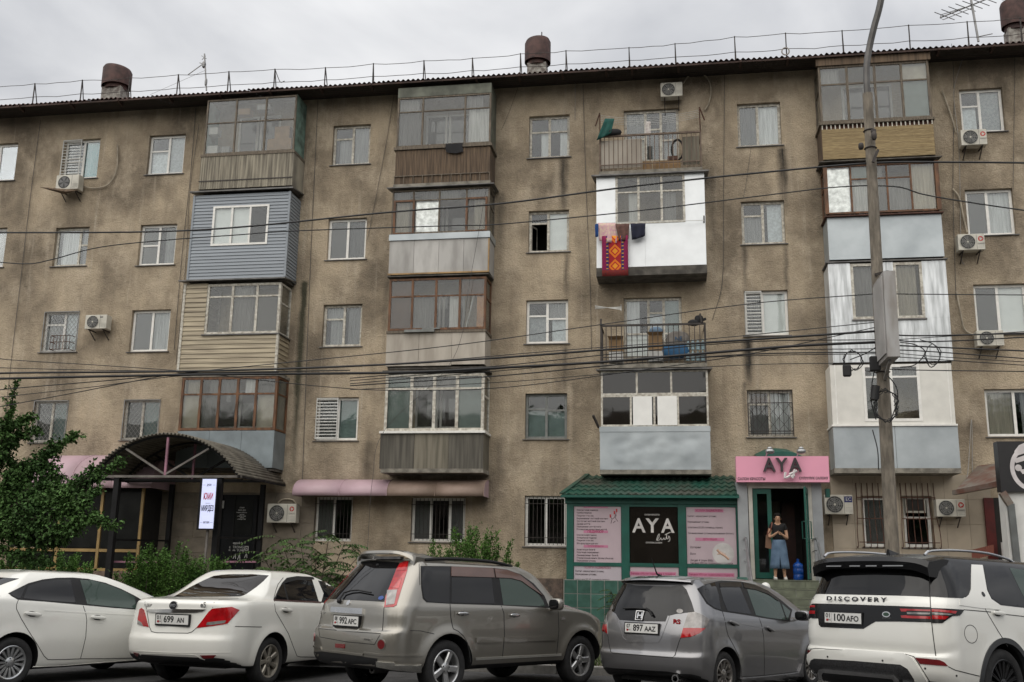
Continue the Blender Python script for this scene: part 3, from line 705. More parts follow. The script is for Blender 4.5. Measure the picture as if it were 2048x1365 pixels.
# column 1 (left)
b, x0, x1, Z = bal('old glazed top balcony with teal sides and ridged grey sheeting', (408,588),195,380)
glaze(b, x0, x1, Z(306), Z(196),[(1,[(1, 'dark'),(1.35, 'dark')]),(1.05,[(1, 'dark'),(1.35, 'dark')]),(1,[(1, 'dark'),(1.35, 'dark')])], FR['greyw'], fw=.05, sides=False)
for xx, sg in ((x0,1),(x1,-1)): MB().box(min(xx, xx + sg * .03), max(xx, xx + sg * .03), BYF + .055,-.002, Z(318), Z(194)).build('side_panel', MATS['teal_side'], b)
sk = MB(); n = 150; za, zb = Z(376), Z(310)
path = [(x0 - .03,-.005),(x0 - .03, BYF - .03),(x1 + .03, BYF - .03),(x1 + .03,-.005)]
for s in range(3):
 (xa, ya),(xb, yb) = path[s], path[s + 1]; ln_ = math.hypot(xb - xa, yb - ya); m_ = int(ln_ / .0125); o = len(sk.v); nx, ny = (yb - ya) / ln_, -(xb - xa) / ln_
 for k in range(m_ + 1):
  t = k / m_; d = .024 * (abs(math.sin(math.pi * t * ln_ / .075)) ** .6 - .5); sk.v += [(xa + (xb - xa) * t - nx * d * -1, ya + (yb - ya) * t + ny * d, za + random.uniform(0,.006)),(xa + (xb - xa) * t - nx * d * -1, ya + (yb - ya) * t + ny * d, zb)]
 for k in range(m_): sk.f.append([o + 2 * k, o + 2 * k + 2, o + 2 * k + 3, o + 2 * k + 1]); sk.m.append(0)
sk.build('ridged_sheeting', MATS['slate_grey'], b, smooth=True, fix=False)
MB().box(x0 - .05, x1 + .05, BYF - .055,-.002, Z(311), Z(306)).build('ledge', FR['greyw'], b); backing(b, x0, x1, Z(377))
MB().box(x0 - .045, x1 + .045, BYF - .05, BYF - .045, Z(361), Z(359)).build('wire_band', MATS['iron'], b)
for (u0, u1, y0, y1, m_) in ((.06,.38,302,285, 'card_white'),(.08,.34,262,248, 'card_white'),(1.9,2.62,300,278, 'card'),(2.1,2.55,278,254, 'card'),(.5,.75,300,288, 'curtain_grey'),(1.5,1.9,218,208, 'curtain_grey'),(.9,1.3,226,214, 'card')):
 k_ = (x1 - x0) / 2.75; MB().box(x0 + u0 * k_, x0 + u1 * k_, BYF + .10, BYF + .35, Z(y0), Z(y1)).build('stored_box', MATS[m_], b)
b, x0, x1, Z = bal('balcony clad in pale blue grey siding with a small white window', (383,575),384,558)
wx0, wx1, wz0, wz1 = fX(425,452, BYF), fX(537,452, BYF), Z(491), Z(412)
siding(b, x0, x1, Z(557), Z(388), MATS['blue_siding'],(Z(388) - Z(557)) / 26, holes=[(wx0, wx1, wz0, wz1)])
for xx in (x0, x1): MB().box(xx - .03, xx + .03, BYF - .03, BYF + .03, Z(557), Z(388)).build('corner_trim', MATS['blue_siding'], b)
glazing(b, front(BYF - .035), wx0, wx1, wz0, wz1,[(1.05, V('blind')),(1.1, V('blind')),(1, V('dark'))], FR['white'],.06,.06)
cap(b, x0, x1, Z(384), t=.04, drop=.12); backing(b, x0, x1, Z(558))
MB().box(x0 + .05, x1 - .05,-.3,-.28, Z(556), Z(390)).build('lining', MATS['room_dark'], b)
b, x0, x1, Z = bal('balcony clad in weathered tan siding with white corner glazing', (364,557),563,745)
gx0, gx1 = fX(412,620, BYF), x1; gz0, gz1 = Z(670), Z(568)
siding(b, x0, x1, Z(744), gz0, MATS['tan_siding'],.135)
siding(b, x0, gx0, gz0, Z(566), MATS['tan_siding'],.135)
glaze(b, gx0, gx1, gz0 + .02, gz1,[(1,[(.45, 'dark'),(1.5, 'dark')]),(1.05,[(.45, 'grey'),(1.5, 'grey')]),(.9,[(.45, 'dark'),(1.5, 'net')])], FR['old'], fw=.07)
MB().box(gx0 - .06, x1 + .05, BYF - .06,-.002, gz0 - .015, gz0 + .018).build('ledge', MATS['roofing_metal'], b)
for xx in (x0, x1): MB().box(xx - .035, xx + .035, BYF - .035, BYF + .035, Z(744), gz0 - .02 if xx == x1 else Z(566)).build('corner_trim', FR['old'], b)
cap(b, x0, x1, Z(563), t=.035, drop=.12, ov=.16); backing(b, x0, x1, Z(745))
b, x0, x1, Z = bal('balcony with brown wooden glazing above grey metal sheets', (357,550),753,940)
glaze(b, x0, x1, Z(861), Z(754),[(.85,[(.75, 'beige'),(1.7, 'paper')]),(.9,[(.75, 'grey'),(1.7, 'grey')]),(.9,[(.75, 'grey'),(1.7, 'dark')]),(.9,[(.75, 'cur'),(1.7, 'dark')]),(.9,[(.75, 'grey'),(1.7, 'ply')])], FR['wood'], fw=.07, side_cols=[(1,[(.75, 'film'),(1.7, 'film')])])
skirt(b, x0, x1, Z(936), Z(862), 'bluegrey_metal', n=3); backing(b, x0, x1, Z(937))
MB().box(x0 - .02, x1 + .02, BYF - .02,-.002, Z(753.5), Z(748)).build('slab', MATS['concrete'], b)
# column 2
b, x0, x1, Z = bal('top balcony with grey plank parapet and a dark cloth over its ledge', (793,981),176,372, slab=(366,374))
MB().box(x0, x1, BYF - .01, BYF + .02, Z(191), Z(172)).build('top_panel', MATS['green_panel'], b)
for xx, sg in ((x0,1),(x1,-1)): MB().box(min(xx, xx + sg * .03), max(xx, xx + sg * .03), BYF + .055,-.002, Z(300), Z(172)).build('side_panel', MATS['green_panel'], b)
glaze(b, x0, x1, Z(291), Z(191),[(.85,[(.55, 'grey'),(1.4, 'grey')]),(1.5,[(.55, 'dark'),(1.4, 'dark')]),(.85,[(.55, 'grey'),(1.4, 'cur')])], FR['greyw'], fw=.05, sides=False)
n = 58; sl = MB()
for k in range(n):
 xa = x0 + (x1 - x0) * k / n; sl.box(xa + .002, xa + (x1 - x0) / n - .003, BYF - random.uniform(.0,.012), BYF + .02, Z(366) + .002, Z(298) + random.uniform(-.01,.01))
sl.build('plank_parapet', MATS['old_planks'], b)
for xx, sg in ((x0,1),(x1,-1)):
 s2 = MB()
 for k in range(14): s2.box(min(xx, xx + sg * .02), max(xx, xx + sg * .02), BYF + .03 + k * .056, BYF + .08 + k * .056, Z(366) + .002, Z(298))
 s2.build('side_planks', MATS['old_planks'], b)
MB().box(x0 - .05, x1 + .05, BYF - .05,-.002, Z(297), Z(291.5)).build('ledge', FR['greyw'], b)
rb = MB().bar((x0, BYF - .03, Z(350)),(x1, BYF - .03, Z(350)),.025)
for k in range(11): xx = x0 + (x1 - x0) * k / 10; rb.bar((xx, BYF - .03, Z(366)),(xx, BYF - .03, Z(350)),.02)
rb.build('rail', FR['greyw'], b)
cb = MB(); cxa, cxb = fX(892,298, BYF), fX(926,298, BYF)
for k in range(9):
 t = k / 8; xx = cxa + (cxb - cxa) * t; w_ = .015 * math.sin(k * 1.7)
 cb.v += [(xx, BYF + .1, Z(291) + .012),(xx, BYF - .07, Z(291) + .012),(xx, BYF - .075 + w_, Z(300) + .01 * math.sin(k)),(xx + .03, BYF - .07 + w_, Z(307 + 3 * math.sin(t * 3)))]
cb.f = [[4 * k + j, 4 * k + 4 + j, 4 * k + 5 + j, 4 * k + 1 + j] for k in range(8) for j in range(3)]; cb.m = [0] * len(cb.f)
cl = cb.build('black_cloth', MATS['cloth_black'], None, smooth=True, label='black cloth hung over the ledge of the plank balcony', cat='cloth')
b, x0, x1, Z = bal('balcony with partly foiled glazing over pale grey sheets', (782,978),376,546)
glaze(b, x0, x1, Z(466), Z(378),[(.85,[(.42, 'grey'),(1.45, 'beige')]),(1.1,[(.42, 'grey'),(1.45, 'foil')]),(1.15,[(.42, 'grey'),(1.45, 'dark')]),(.9,[(.42, 'grey'),(1.45, 'beige')])], FR['greyw'], fw=.045)
MB().box(x0 - .04, x1 + .04, BYF - .04,-.002, Z(479), Z(467)).build('ledge', MATS['zinc'], b)
skirt(b, x0 - .02, x1 + .01, Z(545), Z(479.5),['asb_sheet'], n=4, uneven=.012); cap(b, x0, x1, Z(376), ov=.14); backing(b, x0, x1, Z(546))
tr = MB().box(x0 - .035, x1 + .03, BYF - .035, BYF - .01, Z(548), Z(545)); tr.box(x1 - .01, x1 + .025, BYF - .03, BYF + .02, Z(545) + .002, Z(481)); tr.build('timber_trim', mk('new_timber', (.42,.27,.12),.7, var=.2), b)
for u in (.28,.86):
 fr_ = MB(); ua = x0 + (x1 - x0) * (.02 if u < .5 else .76); ub = ua + (x1 - x0) * .22
 for q in ((ua, ua + .06, Z(466) + .01, Z(398)),(ub - .06, ub, Z(466) + .01, Z(398)),(ua + .06, ub - .06, Z(401.5), Z(398)),(ua + .06, ub - .06, Z(466) + .01, Z(463))): fr_.box(q[0], q[1], BYF - .02, BYF - .002, q[2], q[3])
 fr_.build('sash_frame', FR['wood'], b)
b, x0, x1, Z = bal('balcony with dark brown wooden glazing and pale stained sheets', (776,971),550,734)
glaze(b, x0, x1, Z(660), Z(556),[(.95,[(.8, 'wood'),(1.6, 'wood')]),(1.05,[(.8, 'dark'),(1.6, 'grey')]),(1.05,[(.8, 'dark'),(1.6, 'side')]),(1.05,[(.8, 'wood'),(1.6, 'dark')])], FR['wood'], fw=.06)
ob = MB().box(x0 + (x1 - x0) * .905, x0 + (x1 - x0) * .975, BYF + .06, BYF + .08, Z(655), Z(590)); ob.build('orange_board', mk('orange_wood', (.50,.22,.05),.6, var=.2), b)
MB().bar((x0 + (x1 - x0) * .80, BYF + .1, Z(655)),(x0 + (x1 - x0) * .87, BYF + .1, Z(592)),.09,.03).build('plank', MATS['inner_white'], b)
skirt(b, x0 - .02, x1, Z(731), Z(666),['asb_warm'], n=3, uneven=.015); backing(b, x0, x1, Z(733))
MB().box(x0 - .03, x1 + .03, BYF - .03,-.002, Z(666), Z(661)).build('ledge', FR['greyw'], b)
tb = MB().box(x0 + .5, x0 + 1.35, BYF - .10, BYF - .03, Z(665), Z(660)); tb.box(x0 + 1.0, x0 + 1.5, BYF - .07, BYF - .03, Z(659.5), Z(657)); tb.build('loose_board', FR['grey'], b)
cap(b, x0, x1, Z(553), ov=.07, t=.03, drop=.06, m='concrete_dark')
b, x0, x1, Z = bal('balcony with white timber glazing above dark streaked sheets', (768,967),742,944, slab=(938,946))
glaze(b, x0, x1, Z(862), Z(748),[(1,[(.5, 'film'),(1.6, 'film')]),(.95,[(.5, 'grey'),(1.6, 'dark')]),(.95,[(.5, 'grey'),(1.6, 'dark')]),(1,[(.5, 'film'),(1.6, 'film')])], FR['old'], fw=.075, mw=.085)
MB().box(x0 - .10, x1 + .06, BYF - .07,-.002, Z(867), Z(862.5)).build('ledge', FR['white'], b)
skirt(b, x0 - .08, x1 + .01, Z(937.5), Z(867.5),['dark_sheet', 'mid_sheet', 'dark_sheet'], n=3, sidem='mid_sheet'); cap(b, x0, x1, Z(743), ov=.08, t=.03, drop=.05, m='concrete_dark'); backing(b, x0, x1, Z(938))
# column 3
def railing(b, x0, x1, z0, z1, Y, m, n, side=7):
 q = MB().bar((x0, Y, z1),(x1, Y, z1),.05); q.bar((x0, Y, z0 + .18),(x1, Y, z0 + .18),.025)
 for xx in (x0, x1): q.bar((xx, Y, z1),(xx, -.01, z1),.045); q.bar((xx, Y, z0 + .18),(xx, -.01, z0 + .18),.022)
 q.build('handrail', m, b)
 for k in range(n + 1):
  x = x0 + (x1 - x0) * k / n; MB().bar((x, Y, z0),(x, Y, z1 - .025),.02 if 0 < k < n else .04).build('baluster', m, b)
 q = MB()
 for xx in (x0, x1):
  for k in range(1, side): yy = Y + (-Y) * k / side; q.bar((xx, yy, z0),(xx, yy, z1 - .02),.018)
 q.build('side_balusters', m, b)
b, x0, x1, Z = bal('open top balcony with iron railing and grey sheets behind the bars', (1200,1402),270,345, slab=(340,346))
mk('rail_brown', (.15,.105,.075),.7, var=.2, scale=8); railing(b, x0, x1, Z(339), Z(269), BYF, MATS['rail_brown'],22)
for a, e in ((.01,.42),(.82,.985)):
 MB().box(x0 + (x1 - x0) * a, x0 + (x1 - x0) * e, BYF + .05, BYF + .06, Z(332), Z(276)).build('sheet', MATS['asb_warm'] if a < .5 else MATS['mid_sheet'], b)
for (xx, sg) in ((x0,-1),(x1,1)):
 tb = MB(); tb.bar((xx, BYF, Z(269)),(xx + sg * -.02, BYF - .25, Z(232)),.03); tb.bar((xx + sg * -.02, BYF - .25, Z(228)),(xx + sg * .12, BYF - .1, Z(250)),.025); tb.build('line_bracket', MATS['rust_iron'], b)
for k in range(5):
 yy = BYF - .22 + k * .14; pts = [(x0 + (x1 - x0) * t, yy, Z(232) - .16 * 4 * t * (1 - t) + k * .012) for t in [i / 12 for i in range(13)]]
 MB().tube(pts, .005,4).build('clothes_line', MATS['white_iron'], b)
mk('green_cloth', (.008,.085,.07),.85, var=.2, scale=6); mk('teal_fabric', (.25,.25,.25),.9); mk('cloth_white', (.62,.6,.57),.9, var=.15, scale=14, rgb2=(.4,.35,.33))
def cloth(name, pts, mat, label, cat, amp=.02, n=10, m_=6, drop=None):
 """hanging cloth: pts = top-left, top-right, bottom-right, bottom-left in world space"""
 A, B_, C_, D_ = [Vector(p) for p in pts]; q = MB()
 for i in range(n + 1):
  for j in range(m_ + 1):
   u, v = i / n, j / m_; P = (A.lerp(B_, u)).lerp(D_.lerp(C_, u), v)
   P.y += -amp * (.3 + v) * (1 + math.sin(u * 11 + v * 2)); P.z += amp * .4 * math.sin(u * 9) * v; q.v.append(tuple(P))
 q.f = [[i * (m_ + 1) + j, (i + 1) * (m_ + 1) + j, (i + 1) * (m_ + 1) + j + 1, i * (m_ + 1) + j + 1] for i in range(n) for j in range(m_)]; q.m = [0] * len(q.f)
 me = q.mesh(name); o = link(name, me, mat, None, True, 180, label=label, cat=cat, group='washing hung out to dry')
 md = o.modifiers.new('thick', 'SOLIDIFY'); md.thickness = .008
 return o
F = lambda x, y, d=BYF: tuple(fp(x, y, d))
cloth('green_towel', [F(1210,238, BYF - .1), F(1229,238, BYF - .1), F(1222,268, BYF - .1), F(1193,283, BYF - .1)], MATS['green_cloth'], 'dark green towel on the line of the top balcony', 'towel')
cloth('white_shirt', [F(1291,244, BYF + .1), F(1301,244, BYF + .1), F(1302,272, BYF + .1), F(1290,272, BYF + .1)], MATS['cloth_white'], 'small white shirt pegged in the middle of the top balcony', 'shirt')
for k, (xa, xb, ya, yb, mm) in enumerate(((1285,1303,338,319, 'card'),(1306,1361,336,320, 'card'),(1335,1356,319,311, 'rust_iron'))):
 MB().box(fX(xa, 330, BYF), fX(xb, 330, BYF), BYF + .12, BYF + .45, Z(ya), Z(yb)).build('cardboard_box' if k < 2 else 'flower_trough', MATS[mm], None, cat='box' if k < 2 else 'trough',
  label=('narrow cardboard box on the floor of the top balcony', 'wide cardboard box on the floor of the top balcony', 'brown flower trough on the wide box of the top balcony')[k])
q = MB(); c_ = Vector(F(1355,300, BYF + .25)); q.tube([c_ + Vector((.16 * math.cos(a * .314),0,.30 * math.sin(a * .314))) for a in range(21)],.03,6); q.build('tyre_ring', MATS['cloth_black'], None, smooth=True, label='black rubber ring leaning at the right of the top balcony', cat='tyre')
q = MB().blob(F(1222,266, BYF),(.3,.12,.1),8); q.build('black_trough', MATS['cloth_black'], None, smooth=True, label='black flower trough on the top balcony rail beside the green towel', cat='trough')
b, x0, x1, Z = bal('enclosed balcony wrapped in bright silver foil sheet', (1193,1411),350,546)
gx0, gx1, gz0, gz1 = fX(1231,400, BYF), fX(1370,400, BYF), Z(447), Z(350)
for q in ((x0, gx0, Z(447), Z(348)),(gx1, x1, Z(447), Z(348))): MB().box(q[0], q[1], BYF, BYF + .02, q[2], q[3]).build('foil_panel', MATS['silver_foil'], b)
for k in range(2):
 xa, xb = x0 + (x1 - x0) * (0,.45)[k], x0 + (x1 - x0) * (.45,1)[k]; MB().box(xa, xb - .003, BYF - .004 * k, BYF + .02, Z(533), Z(447) - .003).build('foil_panel', MATS['silver_foil'], b)
for xx, sg in ((x0,1),(x1,-1)): MB().box(min(xx, xx + sg * .02), max(xx, xx + sg * .02), BYF + .022,-.002, Z(533), Z(350)).build('side_panel', MATS['silver_foil'], b)
glazing(b, front(BYF - .02), gx0, gx1, gz0, gz1,[(1,[(.65, 'dark'),(1.3, 'side')]),(1.1,[(.65, 'grey'),(1.3, 'dark')]),(1,[(.65, 'dark'),(1.3, 'grey')])], FR['old'],.06,.06, glassm=GLD)
cap(b, x0, x1, Z(351), ov=.13, drop=.16, t=.04); MB().box(x0 - .01, x1 + .01, BYF + .0,-.002, Z(550), Z(533.5)).build('slab', MATS['concrete_dark'], b)
mk('pink_cloth', (.52,.27,.36),.9, var=.3, scale=14, rgb2=(.60,.48,.36)); mk('brown_cloth', (.13,.062,.05),.9, var=.2, scale=10); mk('navy_cloth', (.012,.014,.035),.9, var=.2); mk('blue_cloth', (.01,.06,.22),.9)
YC = BYF - .16
cloth('pink_blouse', [F(1196,447, YC), F(1232,447, YC), F(1234,488, YC), F(1199,484, YC)], MATS['pink_cloth'], 'pink flowered blouse hung on the silver balcony', 'blouse', .03)
cloth('brown_shorts', [F(1231,449, YC), F(1259,448, YC), F(1257,480, YC), F(1238,484, YC)], MATS['brown_cloth'], 'brown shorts hung between the pink blouse and navy shorts', 'shorts', .03)
cloth('navy_shorts', [F(1261,448, YC), F(1291,447, YC), F(1290,474, YC), F(1264,482, YC)], MATS['navy_cloth'], 'navy shorts at the right end of the silver balcony washing', 'shorts', .03)
cloth('blue_cloth', [F(1190,450, YC - .1), F(1197,448, YC - .1), F(1197,474, YC - .1), F(1191,476, YC - .1)], MATS['blue_cloth'], 'strip of blue cloth at the left end of the washing', 'cloth', .02)
MB().bar(F(1190,447, YC), F(1408,441, YC),.012).build('clothes_line', MATS['white_iron'], b)
tb = MB().bar(F(1193,449, YC), F(1193,455, BYF),.03); tb.bar(F(1408,432, YC), F(1408,446, BYF),.035); tb.build('line_bracket', MATS['iron'], b)
# rug: stripes and lozenges are colour only
def rug_mat():
 m = bpy.data.materials.new('rug'); m.use_nodes = True; nt = m.node_tree; nn = nt.nodes.new; ln = nt.links.new; bs = nt.nodes['Principled BSDF']; bs.inputs['Roughness'].default_value = .95
 tcn = nn('ShaderNodeTexCoord'); s = nn('ShaderNodeSeparateXYZ'); ln(tcn.outputs['Object'], s.inputs[0])
 def mt(op, a, c=0, cl=False):
  q = nn('ShaderNodeMath'); q.operation = op; q.use_clamp = cl
  for i, t in enumerate((a, c)):
   if isinstance(t, (int, float)): q.inputs[i].default_value = t
   else: ln(t, q.inputs[i])
  return q.outputs[0]
 def mixc(f, a, c):
  q = nn('ShaderNodeMix'); q.data_type = 'RGBA'; ln(f, q.inputs[0])
  for i, t in ((6, a),(7, c)):
   if isinstance(t, tuple): q.inputs[i].default_value = (*t, 1)
   else: ln(t, q.inputs[i])
  return q.outputs[2]
 ax = mt('ABSOLUTE', s.outputs[0]); z = s.outputs[2]
 zz = mt('ABSOLUTE', mt('SUBTRACT', mt('MODULO', mt('ADD', z, 2.03),.42),.21)); dia = mt('ADD', zz, mt('MULTIPLY', ax, 1.05))
 c = mixc(mt('LESS_THAN', dia, .20),(.30,.012,.018),(.62,.16,.012)); c = mixc(mt('LESS_THAN', dia, .13), c, (.40,.02,.015)); c = mixc(mt('LESS_THAN', dia, .085), c, (.66,.26,.02))
 c = mixc(mt('GREATER_THAN', ax, .165), c, (.03,.022,.09)); c = mixc(mt('MULTIPLY', mt('GREATER_THAN', ax, .18), mt('LESS_THAN', mt('ABSOLUTE', mt('SINE', mt('MULTIPLY', z, 30))),.35)), c, (.55,.30,.03))
 c = mixc(mt('GREATER_THAN', ax, .235), c, (.20,.008,.06))
 n = nn('ShaderNodeTexNoise'); n.inputs['Scale'].default_value = 22; ln(tcn.outputs['Object'], n.inputs['Vector'])
 low = mixc(n.outputs['Fac'],(.30,.015,.012),(.05,.03,.03)); c = mixc(mt('LESS_THAN', z, .17), c, low)
 ln(c, bs.inputs['Base Color']); return m
q = MB(); A, B_ = Vector(F(1204,482, YC)), Vector(F(1256,482, YC)); zl = fZ(1226,553, YC)
for i in range(13):
 t = i / 12; x = A.x + (B_.x - A.x) * t
 for j in range(9): q.v.append((x, YC - .015 * math.sin(t * 7 + j * .3) - .02, A.z + .12 + (zl - A.z - .12) * j / 8))
q.f = [[i * 9 + j, (i + 1) * 9 + j, (i + 1) * 9 + j + 1, i * 9 + j + 1] for i in range(12) for j in range(8)]; q.m = [0] * len(q.f)
o = link('rug', q.mesh('rug'), rug_mat(), None, True, 180, label='red and orange patterned rug hanging down the silver balcony', cat='rug'); md = o.modifiers.new('thick', 'SOLIDIFY'); md.thickness = .015
b, x0, x1, Z = bal('open balcony with black railing full of boxes and bottles', (1202,1411),650,734, slab=(728,736))
railing(b, x0, x1, Z(727), Z(650), BYF, MATS['iron'],20)
MB().bar((x0, BYF, Z(650)),(x0, BYF, Z(636)),.05).build('corner_post', MATS['iron'], b); MB().bar((x1 - .08, BYF, Z(650)),(x1 - .12, BYF, Z(630)),.05).build('corner_post', MATS['iron'], b)
mk('sack', (.23,.21,.19),.9, var=.2); mk('sack_blue', (.02,.11,.24),.7); mk('pet', (.30,.42,.46),.3, var=.2, scale=9)
st = [('cardboard_box', 1218,1246,702,679, 'card', 'open cardboard box at the left of the railed balcony', 'box'),('cardboard_box', 1297,1325,702,672, 'card', 'printed cardboard box left of the grey sack on the railed balcony', 'box'),('white_box', 1218,1246,724,703, 'card_white', 'white box under the open cardboard box', 'box'),('white_box', 1297,1326,724,703, 'card_white', 'white box under the printed cardboard box', 'box')]
for nm, xa, xb, ya, yb, mm, lb, ct in st:
 bx = MB(); X0, X1 = fX(xa, 700, BYF + .15), fX(xb, 700, BYF + .15); z0_, z1_ = fZ(1300, ya, BYF + .15), fZ(1300, yb, BYF + .15)
 bx.box(X0, X1, BYF + .12, BYF + .5, z0_, z1_)
 if mm == 'card': bx.add([(X0, BYF + .12, z1_ + .002),(X1, BYF + .12, z1_ + .002),(X1 + .02, BYF + .02, z1_ + .08),(X0 - .02, BYF + .02, z1_ + .08)],[(0,1,2,3)])
 bx.build(nm, MATS[mm], None, label=lb, cat=ct)
q = MB().blob(F(1356,690, BYF + .3),(.33,.2,.36),10,3); q.build('grey_sack', MATS['sack'], None, smooth=True, label='full grey sack on the railed balcony marked NE', cat='sack')
q = MB().blob(F(1351,703, BYF + .17),(.36,.12,.19),8,3); q.build('blue_bag', MATS['sack_blue'], None, smooth=True, label='blue bag in front of the grey sack', cat='bag')
text('NE', 'sack_print', MATS['sack_blue'], textM(F(1357,678, BYF + .08)),.16, bpy.data.objects['grey_sack'])
q = MB().blob(F(1312,664, BYF + .3),(.19,.15,.13),8,2.3); q.build('blue_bag', mk('bag_pale', (.16,.25,.36),.6), None, smooth=True, label='pale blue bag on top of the printed box', cat='bag')
for k in range(8):
 px = 1376 + (k % 4) * 10; yy = 722 if k < 4 else 700; p0 = Vector(F(px, yy, BYF + .15 + .02 * (k % 3))); s_ = .055
 MB().lathe([(.01,0),(s_, 0),(s_, .17),(s_ * .9,.2),(.018,.25),(.018,.275),(.005,.275)], tuple(p0),10).build('plastic_bottle', MATS['pet'], None, smooth=True, label='empty clear plastic bottle, ' + ('first', 'second', 'third', 'fourth')[k % 4] + ' from the left in the ' + ('lower', 'upper')[k // 4] + ' row on the railed balcony', cat='bottle', group='empty bottles on the railed balcony')
q = MB().blob(F(1388,646, BYF + .1),(.17,.12,.09),8,2); q.blob(F(1398,640, BYF + .1),(.12,.1,.12),6,3); q.bar(F(1376,650, BYF + .1), F(1412,638, BYF + .1),.06); q.build('dark_bundle', MATS['cloth_black'], None, smooth=True, label='dark bundle on the right end of the black railing', cat='bundle')
tb = MB()
for k in range(4): tb.bar(tuple(fp(1190,612 + k * 2,-.5 + k * .05)), tuple(fp(1243,617 - k * 2 + 3,-.5 + k * .05)),.015)
tb.bar(tuple(fp(1242,610,-.02)), tuple(fp(1242,622,-.6)),.02); tb.build('drying_rack', MATS['white_iron'], None, label='folded white drying rack left of the railed balcony door', cat='drying rack')
b, x0, x1, Z = bal('balcony with white glazing, two white blinds and dented zinc', (1202,1418),738,949, slab=(940.5,949))
glazing(b, front(BYF), x0, x1, Z(790) + .0, Z(741),[(1, V('dark')),(1, V('dark')),(1, V('dark'))], FR['old'],.05,.05, glassm=GLT)
glazing(b, front(BYF), x0, x1, Z(853), Z(790) - .002,[(.78, V('dark')),(.65, V('blind')),(.65, V('blind')),(.78, V('dark'))], FR['old'],.05,.05, glassm=GLT)
for fn in (rside(x1), lside(x0)): glazing(b, fn, BYF + .052,-.004, Z(853), Z(741),[(1,[(.7, 'dark'),(1, 'dark')])], FR['old'],.05,.05, glassm=GLT)
bl = MB()
for a, e in ((1266,1304),(1315,1354)): bl.box(fX(a, 820, BYF), fX(e, 820, BYF), BYF - .012, BYF - .004, Z(851), Z(793))
bl.build('white_blind', MATS['blind_white'], b)
MB().box(x0 - .04, x1 + .03, BYF - .035,-.002, Z(864), Z(853.5)).build('ledge', MATS['zinc'], b)
zq = MB(); nx, nz = 60,24; xa, xb, za, zb = x0 - .03, x1 + .02, Z(940), Z(864) - .002
from mathutils import noise as mnoise
for i in range(nx + 1):
 for j in range(nz + 1):
  x, z = xa + (xb - xa) * i / nx, za + (zb - za) * j / nz; e_ = min(1,6 * min(i / nx, 1 - i / nx)) * min(1,5 * min(j / nz, 1 - j / nz))
  zq.v.append((x, BYF - .02 + -.002 + .013 * e_ * mnoise.noise(Vector((x * 1.9,3, z * 2.4))) + .006 * e_ * mnoise.noise(Vector((x * 4,7, z * 5))), z))
zq.f = [[i * (nz + 1) + j, (i + 1) * (nz + 1) + j, (i + 1) * (nz + 1) + j + 1, i * (nz + 1) + j + 1] for i in range(nx) for j in range(nz)]; zq.m = [0] * len(zq.f)
zq.build('dented_sheet', MATS['zinc'], b, smooth=True, angle=180, fix=False)
for xx, sg in ((xa, 1),(xb, -1)): MB().box(min(xx, xx + sg * .02), max(xx, xx + sg * .02), BYF + .0,-.002, za, zb).build('side_panel', MATS['zinc'], b)
cap(b, x0, x1, Z(741), ov=.12, t=.03, drop=.10); MB().bar(F(1198,856, BYF), F(1186,831, BYF - .25),.05).build('pole', MATS['iron'], b)
# column 4
b, x0, x1, Z = bal('top balcony with weathered glazing and a yellow bamboo screen', (1640,1864),115,320)
MB().box(x0 - .05, x1 + .05, BYF - .05, BYF + .03, Z(127), Z(112)).build('top_board', MATS['old_planks'], b)
glaze(b, x0, x1, Z(241), Z(127),[(1,[(.62, 'grey'),(1.35, 'dark')]),(1.05,[(.62, 'dark'),(1.35, 'dark')]),(1,[(.62, 'dark'),(1.35, 'dark')]),(.95,[(.62, 'ply'),(1.35, 'film')])], FR['greyw'], fw=.06)
MB().box(x0 - .05, x1 + .04, BYF - .06,-.002, Z(246), Z(241.5)).build('ledge', FR['greyw'], b)
for k in range(26):
 x = x0 + .03 + (x1 - x0 - .06) * k / 25; MB().box(x - .014, x + .014, BYF - .03, BYF, Z(256), Z(246.5)).build('baluster', FR['old'], b)
MB().box(x0 + .02, x1 - .02, BYF + .03, BYF + .04, Z(257), Z(246.5)).build('board', MATS['rust_iron'], b)
n = 34; za, zb = Z(316), Z(255)
for k in range(n):
 z = za + (zb - za) * (k + .5) / n; MB().tube([(x0 + .01, BYF - .02, z),(x1 - .01, BYF - .02 + random.uniform(-.004,.004), z)],(zb - za) / n * .5,5).build('bamboo_cane', MATS['bamboo'], b, fix=False)
for xx, sg in ((x0,1),(x1,-1)): MB().box(min(xx, xx + sg * .02), max(xx, xx + sg * .02), BYF, -.002, Z(318), Z(247)).build('side_panel', MATS['old_planks'], b)
backing(b, x0, x1, Z(320))
b, x0, x1, Z = bal('balcony with brown timber corner posts above a plain zinc skirt', (1654,1879),322,518)
glaze(b, x0, x1, Z(425), Z(327),[(.95, V('foil')),(1.0,[(.55, 'film'),(1.4, 'cur')]),(.45,[(.55, 'grey'),(1.4, 'grey')]),(.95,[(.55, 'dark'),(1.4, 'grey')]),(.95, V('beige'))], FR['wood'], fw=.05, mw=.045)
for xx in (x0, x1): MB().box(xx - .05, xx + .05, BYF - .045, BYF - .003, Z(425), Z(327)).build('corner_post', FR['wood'], b)
cap(b, x0, x1, Z(323), ov=.14, t=.03, drop=.12, m='concrete_dark'); cap(b, x0 + .02, x1 - .02, Z(432), ov=.10, t=.03, drop=.04, m='rust_iron')
skirt(b, x0 - .01, x1 + .03, Z(517), Z(432), 'zinc'); backing(b, x0, x1, Z(518))
b, x0, x1, Z = bal('balcony sheeted in stained silver foil with two tall windows', (1661,1899),522,726)
